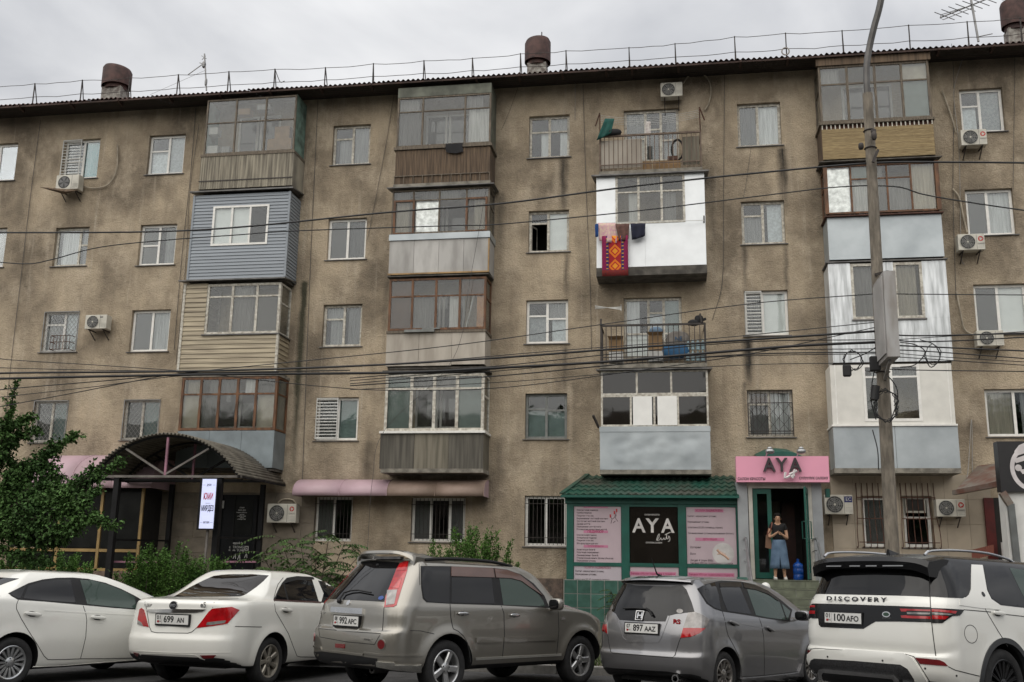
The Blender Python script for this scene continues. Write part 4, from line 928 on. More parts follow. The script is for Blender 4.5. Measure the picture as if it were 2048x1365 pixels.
h1, h2 = (fX(1703,582, BYF), fX(1762,582, BYF)),(fX(1789,582, BYF), fX(1847,582, BYF)); zt_, zb_ = Z(526), Z(638)
mk('foil_stained', (.72,.75,.77),.40,.35, var=.2, scale=1.6, stretch=(7,1,.8), bump=.3, bscale=4, rgb2=(.40,.42,.43))
for q in ((x0, h1[0]),(h1[1], h2[0]),(h2[1], x1)): MB().box(q[0], q[1], BYF, BYF + .02, zb_, zt_ + .02).build('foil_panel', MATS['foil_stained'], b)
for a, e in ((0,.34),(.34,.7),(.7,1)): MB().box(x0 + (x1 - x0) * a, x0 + (x1 - x0) * e - .003, BYF - .003, BYF + .02, Z(724), zb_ - .003).build('foil_panel', MATS['foil_stained'], b)
for xx, sg in ((x0,1),(x1,-1)): MB().box(min(xx, xx + sg * .02), max(xx, xx + sg * .02), BYF + .022,-.002, Z(724), zt_).build('side_panel', MATS['foil_stained'], b)
for hh in (h1, h2):
 glazing(b, front(BYF - .01), hh[0], hh[1], zb_, zt_, [(1, V('grey' if hh is h1 else 'beige'))], FR['old'],.07,.06, glassm=GLD)
 MB().box(hh[0] - .03, hh[1] + .03, BYF - .05, BYF, zb_ - .04, zb_ - .005).build('sill', MATS['sill_metal'], b)
cap(b, x0, x1, Z(523), ov=.05, t=.03, drop=.03); backing(b, x0, x1, Z(726))
b, x0, x1, Z = bal('balcony in smooth white panels above a zinc skirt', (1665,1911),728,946, slab=(937,947))
gx0, gx1 = fX(1727,790, BYF), fX(1842,790, BYF)
for q in ((x0, gx0),(gx1, x1)): MB().box(q[0] + .002, q[1] - .002, BYF, BYF + .02, Z(849), Z(729)).build('white_panel', MATS['white_panel'], b)
for xx in (x0 + .12, x1 - .1): MB().box(xx - .015, xx + .015, BYF - .008, BYF, Z(848), Z(729)).build('joint_strip', FR['white'], b)
for xx, sg in ((x0,1),(x1,-1)): MB().box(min(xx, xx + sg * .02), max(xx, xx + sg * .02), BYF + .022,-.002, Z(849), Z(729)).build('side_panel', MATS['white_panel'], b)
glazing(b, front(BYF - .01), gx0, gx1, Z(843), Z(729),[(1,[(.38, 'grey'),(1.6, 'net')]),(1,[(.38, 'grey'),(1.6, 'dark')])], FR['white'],.07,.06)
MB().box(gx0, gx1, BYF, BYF + .02, Z(849), Z(843) - .002).build('white_panel', MATS['white_panel'], b)
MB().box(x0 - .03, x1 + .03, BYF - .05,-.002, Z(853), Z(849.5)).build('ledge', FR['white'], b)
skirt(b, x0 + .0, x1 + .03, Z(937) + .002, Z(853.5), 'zinc', n=2); backing(b, x0, x1, Z(938))
# ------------------------------------------------------------------ ground floor: cladding, shops, canopy, awnings
def pxbox(b, xa, xb, ya, yb, Y0, Y1, mi=0):
 """box whose front face covers these photo pixels on the plane Y0"""
 xm, ym = (xa + xb) / 2,(ya + yb) / 2
 return b.box(fX(xa, ym, Y0), fX(xb, ym, Y0), Y0, Y1, fZ(xm, yb, Y0), fZ(xm, ya, Y0), mi)
mk('beige_tile', (.46,.39,.30),.55, orand=.07, var=.08, scale=2); mk('stone_tile', (.24,.205,.16),.85, orand=.12, var=.15, scale=3, bump=.3); mk('plinth', (.17,.125,.10),.95, var=.3, scale=9, bump=1.0, bscale=25, rgb2=(.08,.065,.055))
clad = part('tile_cladding', bld, (fX(1800,1030),0, GZ))
X0, X1 = fX(1664,1030,-.03), fX(1985,1030,-.03); ztop = fZ(1820,950,-.03); tw, th_ = .57,.62; i = 0; tm = None
wn = [h for h in HOLES if h[0] > fX(1700,1040) and h[2] < fZ(1800,1080) + .3]
nx = round((X1 - X0) / tw); tw = (X1 - X0) / nx; nz = int((ztop - GZ) / th_)
for ix in range(nx):
 for iz in range(nz):
  xa, xb, zb = X0 + ix * tw, X0 + (ix + 1) * tw, ztop - iz * th_; za = zb - th_
  cuts = [h for h in wn if h[0] < xb and h[1] > xa and h[2] < zb and h[3] > za]
  rs = [(xa, xb, za, zb)]
  for h in cuts:
   rs = [q for r in rs for q in ((r[0], min(r[1], h[0] - .03), r[2], r[3]),(max(r[0], h[1] + .03), r[1], r[2], r[3]),(max(r[0], h[0] - .03), min(r[1], h[1] + .03), max(r[2], h[3] + .02), r[3]),(max(r[0], h[0] - .03), min(r[1], h[1] + .03), r[2], min(r[3], h[2] - .02))) if q[1] - q[0] > .02 and q[3] - q[2] > .02]
  for r in rs:
   if r[1] - r[0] > tw * 1.01: continue
   MB().box(r[0] + .003, r[1] - .003,-.03 - random.uniform(0,.002),-.004, r[2] + .003, r[3] - .003).build('wall_tile', MATS['beige_tile'], clad, fix=False)
clad2 = part('stone_cladding', bld, (fX(450,1050),0, GZ))
X0, X1, ztop = fX(282,1050,-.03), fX(628,1050,-.03), fZ(450,985,-.03)
for iz in range(8):
 zb = ztop - iz * .42; x = X0 - (.4 if iz % 2 else 0)
 while x < X1:
  xa, xb = max(x, X0), min(x + .8, X1)
  if xb - xa > .05: MB().box(xa + .004, xb - .004,-.03 - random.uniform(0,.004),-.004, zb - .415, zb - .004).build('stone_tile', MATS['stone_tile'], clad2, fix=False)
  x += .8
MB().box(WX0, fX(1125,1180,-.08),-.08,-.003, GZ - .1, fZ(1080,1157,-.08)).build('plinth', MATS['plinth'], bld)
# bulged window bars over the two narrow windows
def bulged(px0, px1, py0, py1, label):
 g = thing('window_bars', label, 'window bars', tuple(fp((px0 + px1) / 2, py1,-.1)), 'bulging bars on the tiled wall')
 n = 6 if px1 < 1790 else 7; xa, xb = fX(px0,1040,-.1), fX(px1,1040,-.1); zt, zb = fZ(1780, py0,-.1), fZ(1780, py1,-.1)
 for k in range(n):
  x = xa + (xb - xa) * k / (n - 1); off = (k / (n - 1) - .5) * .1
  MB().tube(smoothpts([(x, -.06, zt + .35),(x, -.08, zt),(x + off * .3,-.12,(zt * .6 + zb * .4)),(x + off, -.20, zb + .35),(x + off, -.24, zb + .05),(x + off, -.17, zb - .06),(x + off, -.06, zb - .03)],3),.011,5).build('bar', MATS['rust_iron'], g, smooth=True)
 for z, d in ((zt - .02,-.1),(zt * .55 + zb * .45,-.14),(zb + .08,-.25)): MB().bar((xa - .02, d - .013, z),(xb + .02, d - .013, z),.022).build('crossbar', MATS['rust_iron'], g)
bulged(1716,1772,994,1092, 'rust red bulging bars left of the concrete pole'); bulged(1805,1872,994,1092, 'rust red bulging bars right of the concrete pole')
q = thing('window_air_conditioner', 'boxy white air conditioner set in the window right of the pole', 'air conditioner', tuple(fp(1840,1026,-.1)))
b = MB(); pxbox(b, 1811,1851,995,1026,-.05,.3); b.build('casing', mk('ac_white', (.50,.48,.41),.5, var=.15, scale=5), q)
b = MB(); pxbox(b, 1815,1847,999,1022,-.058,-.052); b.build('grille', MATS['room_dark'], q)
# --- air conditioners on the wall
mk('ac_case', (.58,.56,.49),.5, var=.12, scale=4, rgb2=(.44,.42,.36)); mk('ac_dark', (.045,.045,.045),.6); mk('logo_red', (.50,.018,.02),.5); mk('logo_dark', (.03,.03,.04),.5); mk('logo_blue', (.015,.02,.12),.5); mk('ac_pipe', (.46,.40,.31),.8, var=.2)
def ac_unit(px0, px1, py0, py1, label, logo=None, pipe=None, bare=False, fanx=.36):
 YF = -.42; xm, ym = (px0 + px1) / 2,(py0 + py1) / 2
 x0, x1, z0, z1 = fX(px0, ym, YF), fX(px1, ym, YF), fZ(xm, py1, YF), fZ(xm, py0, YF); w_, h_ = x1 - x0, z1 - z0
 a = thing('air_conditioner', label, 'air conditioner', ((x0 + x1) / 2,-.2, z0), 'air conditioner units on the wall')
 b = MB().box(x0, x1, YF, -.14, z0, z1); me = b.build('casing', MATS['ac_case'], a)
 bv = me.modifiers.new('bevel', 'BEVEL'); bv.width = .015; bv.segments = 2
 cx_, cz_, r_ = x0 + w_ * fanx, z0 + h_ * .5, min(h_ * .42, w_ * .32)
 b = MB().lathe([(r_, YF - .004),(r_, YF - .001)],(cx_, 0, cz_),28, 'Y'); n = 28
 b.f.append(list(range(n))); b.m.append(0); b.build('fan_opening', MATS['ac_dark'], a)
 b = MB()
 for k in range(5):
  t = 2 * math.pi * k / 5; c_, s_ = math.cos(t), math.sin(t); c2, s2 = math.cos(t + .8), math.sin(t + .8)
  b.add([(cx_, YF - .008, cz_),(cx_ + r_ * .88 * c_, YF - .006, cz_ + r_ * .88 * s_),(cx_ + r_ * .88 * c2, YF - .012, cz_ + r_ * .88 * s2)],[(0,1,2)])
 b.build('fan', mk('ac_fan', (.13,.13,.13),.5), a, fix=False)
 if not bare:
  b = MB()
  for f_ in (1.0,.78,.56,.34): b.tube([(cx_ + r_ * f_ * math.cos(k * math.pi / 12), YF - .016, cz_ + r_ * f_ * math.sin(k * math.pi / 12)) for k in range(25)],.005,4, False)
  for k in range(12): t = math.pi * k / 6; b.bar((cx_ + r_ * .14 * math.cos(t), YF - .016, cz_ + r_ * .14 * math.sin(t)),(cx_ + r_ * math.cos(t), YF - .016, cz_ + r_ * math.sin(t)),.006)
  b.build('fan_guard', mk('ac_guard', (.30,.30,.28),.5), a)
  MB().lathe([(r_ * .14, YF - .02),(.001, YF - .022)],(cx_, 0, cz_),10, 'Y').build('hub', MATS['ac_case'], a)
 MB().box(x0 + w_ * .69, x0 + w_ * .7, YF - .003, YF - .0005, z0 + .02, z1 - .02).build('panel_joint', MATS['ac_dark'], a)
 for xx in (x0 + w_ * .18, x1 - w_ * .18):
  q = MB().bar((xx, YF + .02, z0 - .015),(xx, -.004, z0 - .015),.03); q.bar((xx, YF + .08, z0 - .03),(xx, -.01, z0 - .26),.022); q.build('bracket', MATS['iron'], a)
 lx = x0 + w_ * .85
 if logo == 'red':
  b = MB()
  for k in range(3):
   t0 = 2 * math.pi * k / 3 + .5; rr = .065; pts_o, pts_i = [],[]
   for s in range(7):
    t = t0 + s * .33; ro = rr * (1 + .08 * s / 6); ri = rr * (.55 + .06 * s)
    pts_o.append((lx + ro * math.cos(t), z1 - .14 + ro * math.sin(t))); pts_i.append((lx + ri * math.cos(t + .15) * .8, z1 - .14 + ri * math.sin(t + .15) * .8))
   for s in range(6): b.quad(*[(p[0], YF - .003, p[1]) for p in (pts_o[s], pts_o[s + 1], pts_i[s + 1], pts_i[s])])
  b.build('logo', MATS['logo_red'], a, fix=False)
  text('CHIGO', 'logo_text', MATS['logo_dark'], textM((lx, YF - .003, z1 - .27)),.07, a, .0008, width=.17)
 elif logo == 'blue':
  MB().box(lx - .10, lx + .09, YF - .003, YF - .001, z1 - .19, z1 - .04).build('logo_plate', MATS['logo_blue'], a)
  text('EC', 'logo_text', MATS['card_white'], textM((lx, YF - .004, z1 - .115)),.12, a, .0008)
 elif logo == 'small':
  text('MIDEA', 'logo_text', MATS['logo_dark'], textM((lx - .04, YF - .002, z1 - .06)),.04, a, .0008) if False else MB().box(lx - .12, lx - .02, YF - .002, YF - .0005, z1 - .09, z1 - .06).build('maker_plate', MATS['logo_dark'], a)
 for k in range(4): MB().box(x0 + w_ * .74, x1 - .02, YF - .003, YF - .0005, z0 + .06 + k * .035, z0 + .066 + k * .035).build('louvre', MATS['ac_guard'] if 'ac_guard' in MATS else MATS['ac_dark'], a)
 if pipe: MB().tube(smoothpts([fp(x, y, -.06) for x, y in pipe],6),.022,6).build('pipe', MATS['ac_pipe'], a, smooth=True)
 return a, (x0, x1, z0, z1)
a, q = ac_unit(112,157,350,379, 'grimy air conditioner with an uncovered fan beside the louvred window', None, [(158,371),(190,377),(218,368),(233,340),(235,305),(235,290)], bare=True)
MB().add([(q[0] - .28,-.75, q[2] - .02),(q[0] + .5,-.6, q[2] - .14),(q[1] + .02,-.42, q[2] - .04),(q[0] + .1,-.1, q[2] - .02),(q[0] - .28,-.75, q[2] - .03),(q[0] + .5,-.6, q[2] - .15),(q[1] + .02,-.42, q[2] - .05),(q[0] + .1,-.1, q[2] - .03)],[(0,1,2,3),(7,6,5,4),(0,4,5,1),(1,5,6,2)]).build('tray', MATS['old_planks'], a)
ac_unit(170,213,630,658, 'pale air conditioner on the wall between two third row windows', 'small')
ac_unit(1321,1365,165,193, 'air conditioner above the open top balcony', None, [(1366,168),(1380,150),(1400,147),(1416,158),(1422,180),(1418,205),(1410,220)])
ac_unit(1922,1974,259,290, 'air conditioner with red emblem under the topmost right window', 'red', [(1912,266),(1905,240),(1893,205),(1884,182)])
ac_unit(1916,1970,468,500, 'air conditioner with red emblem under the second right window', 'red', [(1934,465),(1926,430),(1918,395),(1905,378)])
ac_unit(1954,2008,661,692, 'air conditioner under the third right window beside white balcony', None, [(1952,672),(1930,660),(1922,630),(1913,583)])
ac_unit(534,592,1008,1046, 'air conditioner with red emblem beside the long pink awning', 'red', [(556,1006),(566,999),(585,1000),(593,1010)], fanx=.34)
ac_unit(1649,1706,990,1029, 'air conditioner with a blue maker plate beside the salon door', 'blue')
ac_unit(1873,1931,999,1034, 'air conditioner with red emblem right of the barred windows', 'red', None, fanx=.34)
# the pole-high white downpipe by the left canopy AC
# --- salon extension
SY = -1.6
mk('salon_green', (.004,.085,.062),.45, var=.12, scale=3); mk('roof_green', (.007,.060,.040),.5, var=.3, scale=1.5, rgb2=(.045,.05,.038)); mk('poster_pink', (.47,.375,.41),.45, var=.05, scale=2); mk('poster_lilac', (.47,.42,.46),.45, var=.05, scale=2)
mk('band_pink', (.50,.19,.30),.5, var=.05); mk('print_dark', (.045,.03,.035),.6); mk('print_red', (.33,.03,.10),.6); mk('print_white', (.62,.60,.58),.5); mk('skin_print', (.52,.33,.24),.6); mk('print_pale', (.55,.53,.52),.6)
sal = thing('salon_shop', 'green framed beauty salon front with pink price posters and a tiled roof', 'shop', tuple(fp(1305,1215, SY)))
Zs = lambda y, x=1305: fZ(x, y, SY); Xs = lambda x, y=1090: fX(x, y, SY)
xL, xR = Xs(1134), Xs(1481); zB = Zs(1172); zT = Zs(1004)
# carcass behind the frames
b = MB(); b.box(xL + .02, xR - .02,-1.0,-.002, GZ, zT); b.build('carcass', MATS['room_dark'], sal)
colsx = [(1133,1147),(1243,1259),(1357,1373),(1474,1482)]
for a, e in colsx: MB().box(Xs(a), Xs(e), SY, -1.0, zB + .12, zT).build('post', MATS['salon_green'], sal)
for i in range(3):
 xa, xb = Xs(colsx[i][1]), Xs(colsx[i + 1][0])
 for yt_, yb_ in ((1008,1014),(1127,1134.5),(1166,1172)): MB().box(xa, xb, SY + .01,-1.0, Zs(yb_), Zs(yt_)).build('rail', MATS['salon_green'], sal)
MB().box(xL - .05, xR + .02, SY - .04,-1.0, Zs(1008), Zs(992)).build('fascia', MATS['salon_green'], sal)
MB().box(xL + .03, xR - .03, SY + .08,-1.0, Zs(1014) - .0, Zs(1008) - .003).build('shadow_gap', MATS['logo_dark'], sal)
def panel(ix, y0, y1, m, nm='poster'):
 xa, xb = Xs(colsx[ix][1]) + .01, Xs(colsx[ix + 1][0]) - .01; z0, z1 = Zs(y1), Zs(y0)
 MB().box(xa, xb, SY + .03, SY + .045, z0, z1).build(nm, m, sal); return xa, xb, z0, z1
PT = SY + .0285
def lines(x, items, size, al='LEFT', m='print_dark'):
 for s, y, wpx in items:
  wd = abs(Xs(x + wpx) - Xs(x)); text(s, 'print', MATS[m], textM((Xs(x) if al == 'LEFT' else Xs(x), PT, Zs(y))), size, sal, .0006, al, wd, .0016, squash=1.)
panel(0,1014,1127, MATS['poster_pink']); panel(0,1134.5,1166, MATS['poster_lilac'])
S1 = .085
lines(1153,[('Классический маникюр', 1021.5,43),('Комби маникюр', 1027,30),('Покрытие гель лак', 1033,34),('Выравнивание ногтевой пластины', 1038.5,63),('Укрепление ногтевой пластины', 1044,57),('Дизайн ногтей', 1049.5,27),('Наращивание ногтей гелем', 1055,49),('Реставрация наращенных ногтей', 1060.5,60),
    ('Классический педикюр', 1072,40),('Аппаратный педикюр', 1077.5,40),('Покрытие гель лак', 1083,34),('SPA процедуры для ног', 1089,43),('Архитектура бровей', 1101.5,37),('Коррекция окрашивание', 1107,45),('Ламинирование бровей', 1113,43),('Перманентный макияж (брови,губы,веки)', 1118.5,73),('Окрашивание ресниц', 1124,38)], S1)
for y, s in ((1065, 'ПЕДИКЮР'),(1094.5, 'УСЛУГИ БРОВИСТА')):
 MB().box(Xs(1167), Xs(1216), SY + .026, SY + .0295, Zs(y + 2.6), Zs(y - 2.6)).build('heading_band', MATS['band_pink'], sal)
 text(s, 'print', MATS['print_red'], textM((Xs(1191), SY + .0255, Zs(y))),.09, sal, .0006, 'CENTER', abs(Xs(1208) - Xs(1176)),.0016, squash=1.)
MB().box(Xs(1167), Xs(1216), SY + .026, SY + .0295, Zs(1017), Zs(1014.5)).build('heading_band', MATS['band_pink'], sal)
text('УСЛУГИ ЛАШМЕЙКЕРА', 'print', MATS['print_red'], textM((Xs(1195), PT, Zs(1138))),.1, sal, .0006, 'CENTER', abs(Xs(1221) - Xs(1168)),.0016, squash=1.)
lines(1150,[('Снятие  наращенных ресниц', 1145,57),('Наращивание ресниц', 1151.5,42),('(классика,2D,3D,голливуд,стразы)', 1162,68)],.1)
b = MB()                                                               # drawn hand with red nails
for pts in ([(1222,1048),(1224,1040),(1229,1036),(1232,1028),(1233,1022)],[(1233,1030),(1231,1037),(1236,1044)],[(1226,1047),(1231,1043)],[(1224,1039),(1221,1034)]):
 b.tube([(Xs(x), PT, Zs(y)) for x, y in pts],.006,4)
b.build('line_drawing', MATS['print_dark'], sal)
b = MB()
for x, y in ((1233.5,1022),(1229,1026),(1221,1033)): b.box(Xs(x) - .018, Xs(x) + .018, PT - .002, PT + .001, Zs(y) - .04, Zs(y) + .04)
b.build('nail_print', MATS['logo_red'], sal)
xa, xb, z0, z1 = panel(1,1014,1127, GLT, 'window_pane')
text('САЛОН КРАСОТЫ', 'window_lettering', MATS['print_white'], textM((Xs(1305), PT, Zs(1030))),.1, sal, .0006, 'CENTER', abs(Xs(1321) - Xs(1291)),.002, squash=1.)
for s, xx in (('A', 1278),('Y', 1305),('A', 1336)): text(s, 'window_lettering', MATS['print_white'], textM((Xs(xx), PT, Zs(1053))),.56, sal, .0006, 'CENTER', abs(Xs(xx + 13.5) - Xs(xx - 13.5)),.012, squash=.86)
text('СУЛУУЛУК САЛОНУ', 'window_lettering', MATS['print_white'], textM((Xs(1308), PT, Zs(1086))),.1, sal, .0006, 'CENTER', abs(Xs(1325) - Xs(1292)),.002, squash=1.)
b = MB()                                                               # handwritten word
for pts in ([(1313,1081),(1316,1072),(1319,1068),(1318,1075),(1314,1081),(1319,1080),(1322,1076),(1323,1080),(1326,1079),(1328,1076),(1329,1079),(1332,1078),(1333,1074),(1335,1078),(1337,1076),(1338,1072),(1340,1077),(1339,1082),(1336,1083)],[(1330,1070),(1338,1066),(1344,1064)],[(1334,1068),(1333,1078)]):
 b.tube(smoothpts([(Xs(x), PT, Zs(y)) for x, y in pts],4),.009,4)
b.build('script_lettering', MATS['print_white'], sal, smooth=True)
panel(2,1014,1127, MATS['poster_pink'])
for y, s in ((1021, 'УСЛУГИ ЛАШМЕЙКЕРА'),(1078, 'ДЕПИЛЯЦИЯ')):
 MB().box(Xs(1391), Xs(1449), SY + .026, SY + .0295, Zs(y + 3.2), Zs(y - 3.2)).build('heading_band', MATS['band_pink'], sal)
 text(s, 'print', MATS['print_red'], textM((Xs(1420), SY + .0255, Zs(y))),.1, sal, .0006, 'CENTER', abs(Xs(1447) - Xs(1393)) if y < 1050 else abs(Xs(1434) - Xs(1406)),.002, squash=1.)
lines(1376,[('Снятие  наращенных ресниц', 1032,58),('Наращивание ресниц', 1043.5,43),('(классика,2D,3D,голливуд,стразы)', 1054.5,70),('Ламинирование ресниц(окрашивание,ботокс)', 1066,92)],.1)
lines(1380,[('Шугаринг', 1094,22),('Воск', 1107,11),('Акция 4 зоны 800с', 1120,46),('Бикини 600сом подмышки в подарок', 1125.3,85)],.12)
b = MB(); k_ = 24; b.add([(Xs(1446) + .26 * math.cos(2 * math.pi * i / k_), PT, Zs(1106) + .26 * math.sin(2 * math.pi * i / k_)) for i in range(k_)],[tuple(range(k_))]); b.build('round_picture', MATS['print_pale'], sal, fix=False)
b = MB()
for pts, r in (([(1434,1098),(1440,1105),(1449,1110),(1457,1117)],.045),([(1434,1107),(1442,1106),(1450,1109)],.035),([(1436,1100),(1444,1103),(1452,1107)],.03)):
 b.tube([(Xs(x), PT + .024, Zs(y)) for x, y in pts], r * .9,6)
b.build('picture_of_hands', MATS['skin_print'], sal, smooth=True)
for ix in (1,2):
 panel(ix, 1134.5,1166, MATS['poster_pink']); xx = (1305,1421)[ix - 1]
 MB().box(Xs(xx - 46), Xs(xx + 46), SY + .026, SY + .0295, Zs(1152), Zs(1144)).build('heading_band', MATS['band_pink'], sal)
 text('Бикини 600сом подмышки в подарок', 'print', MATS['print_red'], textM((Xs(xx), SY + .0255, Zs(1148))),.12, sal, .0006, 'CENTER', abs(Xs(xx + 44) - Xs(xx - 44)),.002, squash=1.)
# tiled plinth of the salon
mk('green_tile', (.05,.125,.10),.3, orand=.22, var=.35, scale=6, rgb2=(.03,.085,.065)); mk('grout', (.30,.30,.28),.9)
b = MB().box(Xs(1127,1200), xR, SY + .0,-.002, GZ - .05, zB + .115); b.build('plinth', MATS['grout'], sal)
x = Xs(1128,1200); ts = .333
for iz in range(4):
 for ix in range(int((xR - x) / ts)):
  MB().box(x + ix * ts + .010, x + (ix + 1) * ts - .010, SY - .012, SY - .001, zB + .11 - (iz + 1) * ts + .010, zB + .11 - iz * ts - .010).build('plinth_tile', MATS['green_tile'], sal, fix=False)
# metal-tile roof
ZE, ZW = fZ(1300,991, SY - .25), fZ(1300,952,-.05); XLe, XRe = fX(1123,991, SY - .25), fX(1478,990, SY - .25); XLw = fX(1175,952,-.05)
nr = 5; rows = []
for r_ in range(nr):
 b = MB(); t0, t1 = r_ / nr, (r_ + 1) / nr; n = 120
 for k in range(n + 1):
  u = k / n
  for t, dz in ((t0,.0),(t1,.0)):
   xl = XLe + (XLw - XLe) * t; x = xl + (XRe - xl) * u; y = (SY - .25) + (-.05 - SY + .25) * t; z = ZE + (ZW - ZE) * t
   b.v.append((x, y, z + .022 * math.sin(2 * math.pi * x / .185) + (.035 if t == t0 else 0)))
  q = b.v[-2]; b.v.append((q[0], q[1] + .01, q[2] - .04))
 b.f = [[3 * k, 3 * k + 3,3 * k + 4,3 * k + 1] for k in range(n)] + [[3 * k + 2,3 * k + 5,3 * k + 3,3 * k] for k in range(n)]; b.m = [0] * len(b.f)
 b.build('roof_tile_course', MATS['roof_green'], sal, smooth=True, fix=False)
b = MB(); b.add([(XLe, SY - .25, ZE),(XLw, -.05, ZW),(XLe + .02,-.05, ZE),(XLe, SY - .25, ZE - .04),(XLe + .02,-.05, ZE - .04)],[(0,1,2),(0,2,4,3)]); b.build('gable_board', MATS['roof_green'], sal, fix=False)
MB().bar((XLe, SY - .25, ZE + .04),(XLw, -.05, ZW + .04),.12,.03).build('verge_trim', MATS['roof_green'], sal)
MB().bar((XLe - .02, SY - .25, ZE - .03),(XRe, SY - .25, ZE - .03),.05,.06).build('gutter', MATS['salon_green'], sal)
# --- salon entrance porch
PY = -1.75; LY = -2.55
LZ = fZ(1565,1160,-2.05)
por = thing('salon_entrance', 'grey pillared salon entrance with green double door standing open', 'entrance', (fX(1563,1150, PY), PY, GZ))
mk('pillar_grey', (.33,.345,.36),.6, var=.1, scale=3); mk('trim_cream', (.50,.48,.43),.6, var=.12, scale=4); mk('step_tile', (.15,.165,.115),.6, orand=.15, var=.2, scale=5); mk('red_wood', (.075,.022,.014),.5, var=.3, scale=3)
Zp = lambda y: fZ(1563, y, PY); Xp = lambda x: fX(x, 1060, PY)
for a, e in ((1477,1497.5),(1627,1647)): MB().box(Xp(a), Xp(e), PY, -.02, GZ, Zp(960)).build('pillar', MATS['pillar_grey'], por)
for a, e in ((1499,1507),(1619,1626.5)): MB().box(Xp(a), Xp(e), PY - .02, PY + .10, LZ, Zp(966)).build('door_jamb', MATS['trim_cream'], por)
MB().box(Xp(1507) + .002, Xp(1619) - .002, PY - .015, PY + .1, Zp(977), Zp(966)).build('door_head', MATS['trim_cream'], por)
b = MB(); xa, xb = Xp(1507), Xp(1619); zt_ = Zp(966)                        # lobby
b.quad((xa, -.03, LZ),(xb, -.03, LZ),(xb, -.03, zt_),(xa, -.03, zt_)); b.quad((xa, PY + .1, LZ),(xa, -.03, LZ),(xa, -.03, zt_),(xa, PY + .1, zt_)); b.quad((xb, PY + .1, LZ),(xb, -.03, LZ),(xb, -.03, zt_),(xb, PY + .1, zt_)); b.quad((xa, PY + .1, zt_),(xb, PY + .1, zt_),(xb, -.03, zt_),(xa, -.03, zt_))
b.build('lobby_wall', MATS['room_dark'], por, fix=False)
MB().box(Xp(1548), Xp(1575),-.06,-.035, LZ + .7, LZ + 1.95).build('poster', MATS['mid_sheet'], por); MB().box(Xp(1578), Xp(1606),-.07,-.035, LZ, LZ + 1.9).build('inner_door', MATS['red_wood'], por)
def leaf(pts, nm='door_leaf', handle=None):
 """green glazed door leaf between two plan points"""
 (x0_, y0_),(x1_, y1_) = pts; zt2, zb2 = Zp(978), LZ + .02; d = Vector((x1_ - x0_, y1_ - y0_, 0)); ln_ = d.length; d.normalize(); nrm = Vector((-d.y, d.x, 0)); b = MB()
 fn = lambda u, v, z: tuple(Vector((x0_, y0_, 0)) + d * u + nrm * v + Vector((0,0, z)))
 for q in ((0,.10, zb2, zt2),(ln_ - .10, ln_, zb2, zt2),(.10, ln_ - .10, zb2, zb2 + .14),(.10, ln_ - .10, zt2 - .12, zt2)): b.box(q[0], q[1],-.02,.02, q[2], q[3], fn=fn)
 o = b.build(nm, MATS['salon_green'], por); MB().box(.10, ln_ - .10,-.004,.004, zb2 + .14, zt2 - .12, fn=fn).build('pane', GL, o)
 if handle is not None:
  h = MB()
  for s_ in (-1,1):
   h.tube([fn(handle, .02 * s_, LZ + .95), fn(handle, .10 * s_, LZ + .95), fn(handle, .10 * s_, LZ + 1.35), fn(handle, .02 * s_, LZ + 1.35)],.015,6)
  h.build('handle', MATS['salon_green'], o)
 return o
leaf(((Xp(1508), PY + .05),(Xp(1545), PY + .05))); leaf(((Xp(1618), PY + .05),(Xp(1605), PY - .75)), handle=.62)
n = 7; rh = (LZ - GZ) / n                                               # steps
MB().box(Xp(1490), Xp(1640), LY, PY + .3, GZ - .05, LZ - .02).build('landing', MATS['step_tile'], por)
Xa, Xb = fX(1478,1180, LY), fX(1652,1180, LY)
for i in range(n - 1):
 z = LZ - rh * (i + 1); y1 = LY - .30 * i; k = 0; x = Xa - (.25 if i % 2 else 0)
 MB().box(Xa, Xb, y1 - .30, y1 - .003, GZ - .05, z - .02).build('step', MATS['grout'], por)
for i in range(n):
 z = LZ - rh * i; y1 = LY - .30 * (i - 1) if i else PY + .2; yf = LY - .30 * i; x = Xa - (.25 if i % 2 else 0)
 while x < Xb:
  xa_, xb_ = max(x, Xa), min(x + .5, Xb)
  if xb_ - xa_ > .04:
   MB().box(xa_ + .003, xb_ - .003, yf - .015, yf + .29 if i else PY + .0, z - .022, z).build('tread_tile', MATS['step_tile'], por, fix=False)
   MB().box(xa_ + .008, xb_ - .008, yf - .012, yf - .002, z - rh + .008, z - .034).build('riser_tile', MATS['step_tile'], por, fix=False)
  x += .5
mk('steel', (.40,.41,.42),.35,.8, var=.1)
for s_, px in ((0,1493),(1,1640)):
 h = thing('stair_handrail', ('grey metal handrail on the left side of the salon steps', 'grey metal handrail on the right side of the salon steps')[s_], 'handrail', (fX(px, 1150, LY), LY, GZ), 'handrails of the salon steps')
 x = fX(px, 1150, LY) + (.02 if s_ == 0 else -.02); b = MB(); yE = LY - .3 * (n - 1)
 for dz, r_ in ((.95,.028),(.68,.014),(.42,.014)): b.tube([(x, PY - .02, LZ + dz),(x, LY + .1, LZ + dz),(x, yE, GZ + dz + .12)], r_, 6)
 b.build('rail', MATS['steel'], h, smooth=True)
 for t in (0,.5,1): yy = LY + (yE - LY) * t; zz = LZ + (GZ + .12 - LZ) * t; MB().tube([(x, yy, zz - .05),(x, yy, zz + .95)],.018,6).build('post', MATS['steel'], h, smooth=True)
b = MB().box(fX(1486,1150, LY) - .15, fX(1486,1150, LY) + .1, yE, LY, GZ - .02, GZ + .35); b.v = [(v[0], v[1], v[2] + (0 if v[2] < GZ or v[1] < yE + .1 else LZ - GZ - .3)) for v in b.v]
b.build('stair_cheek', MATS['green_tile'], por)
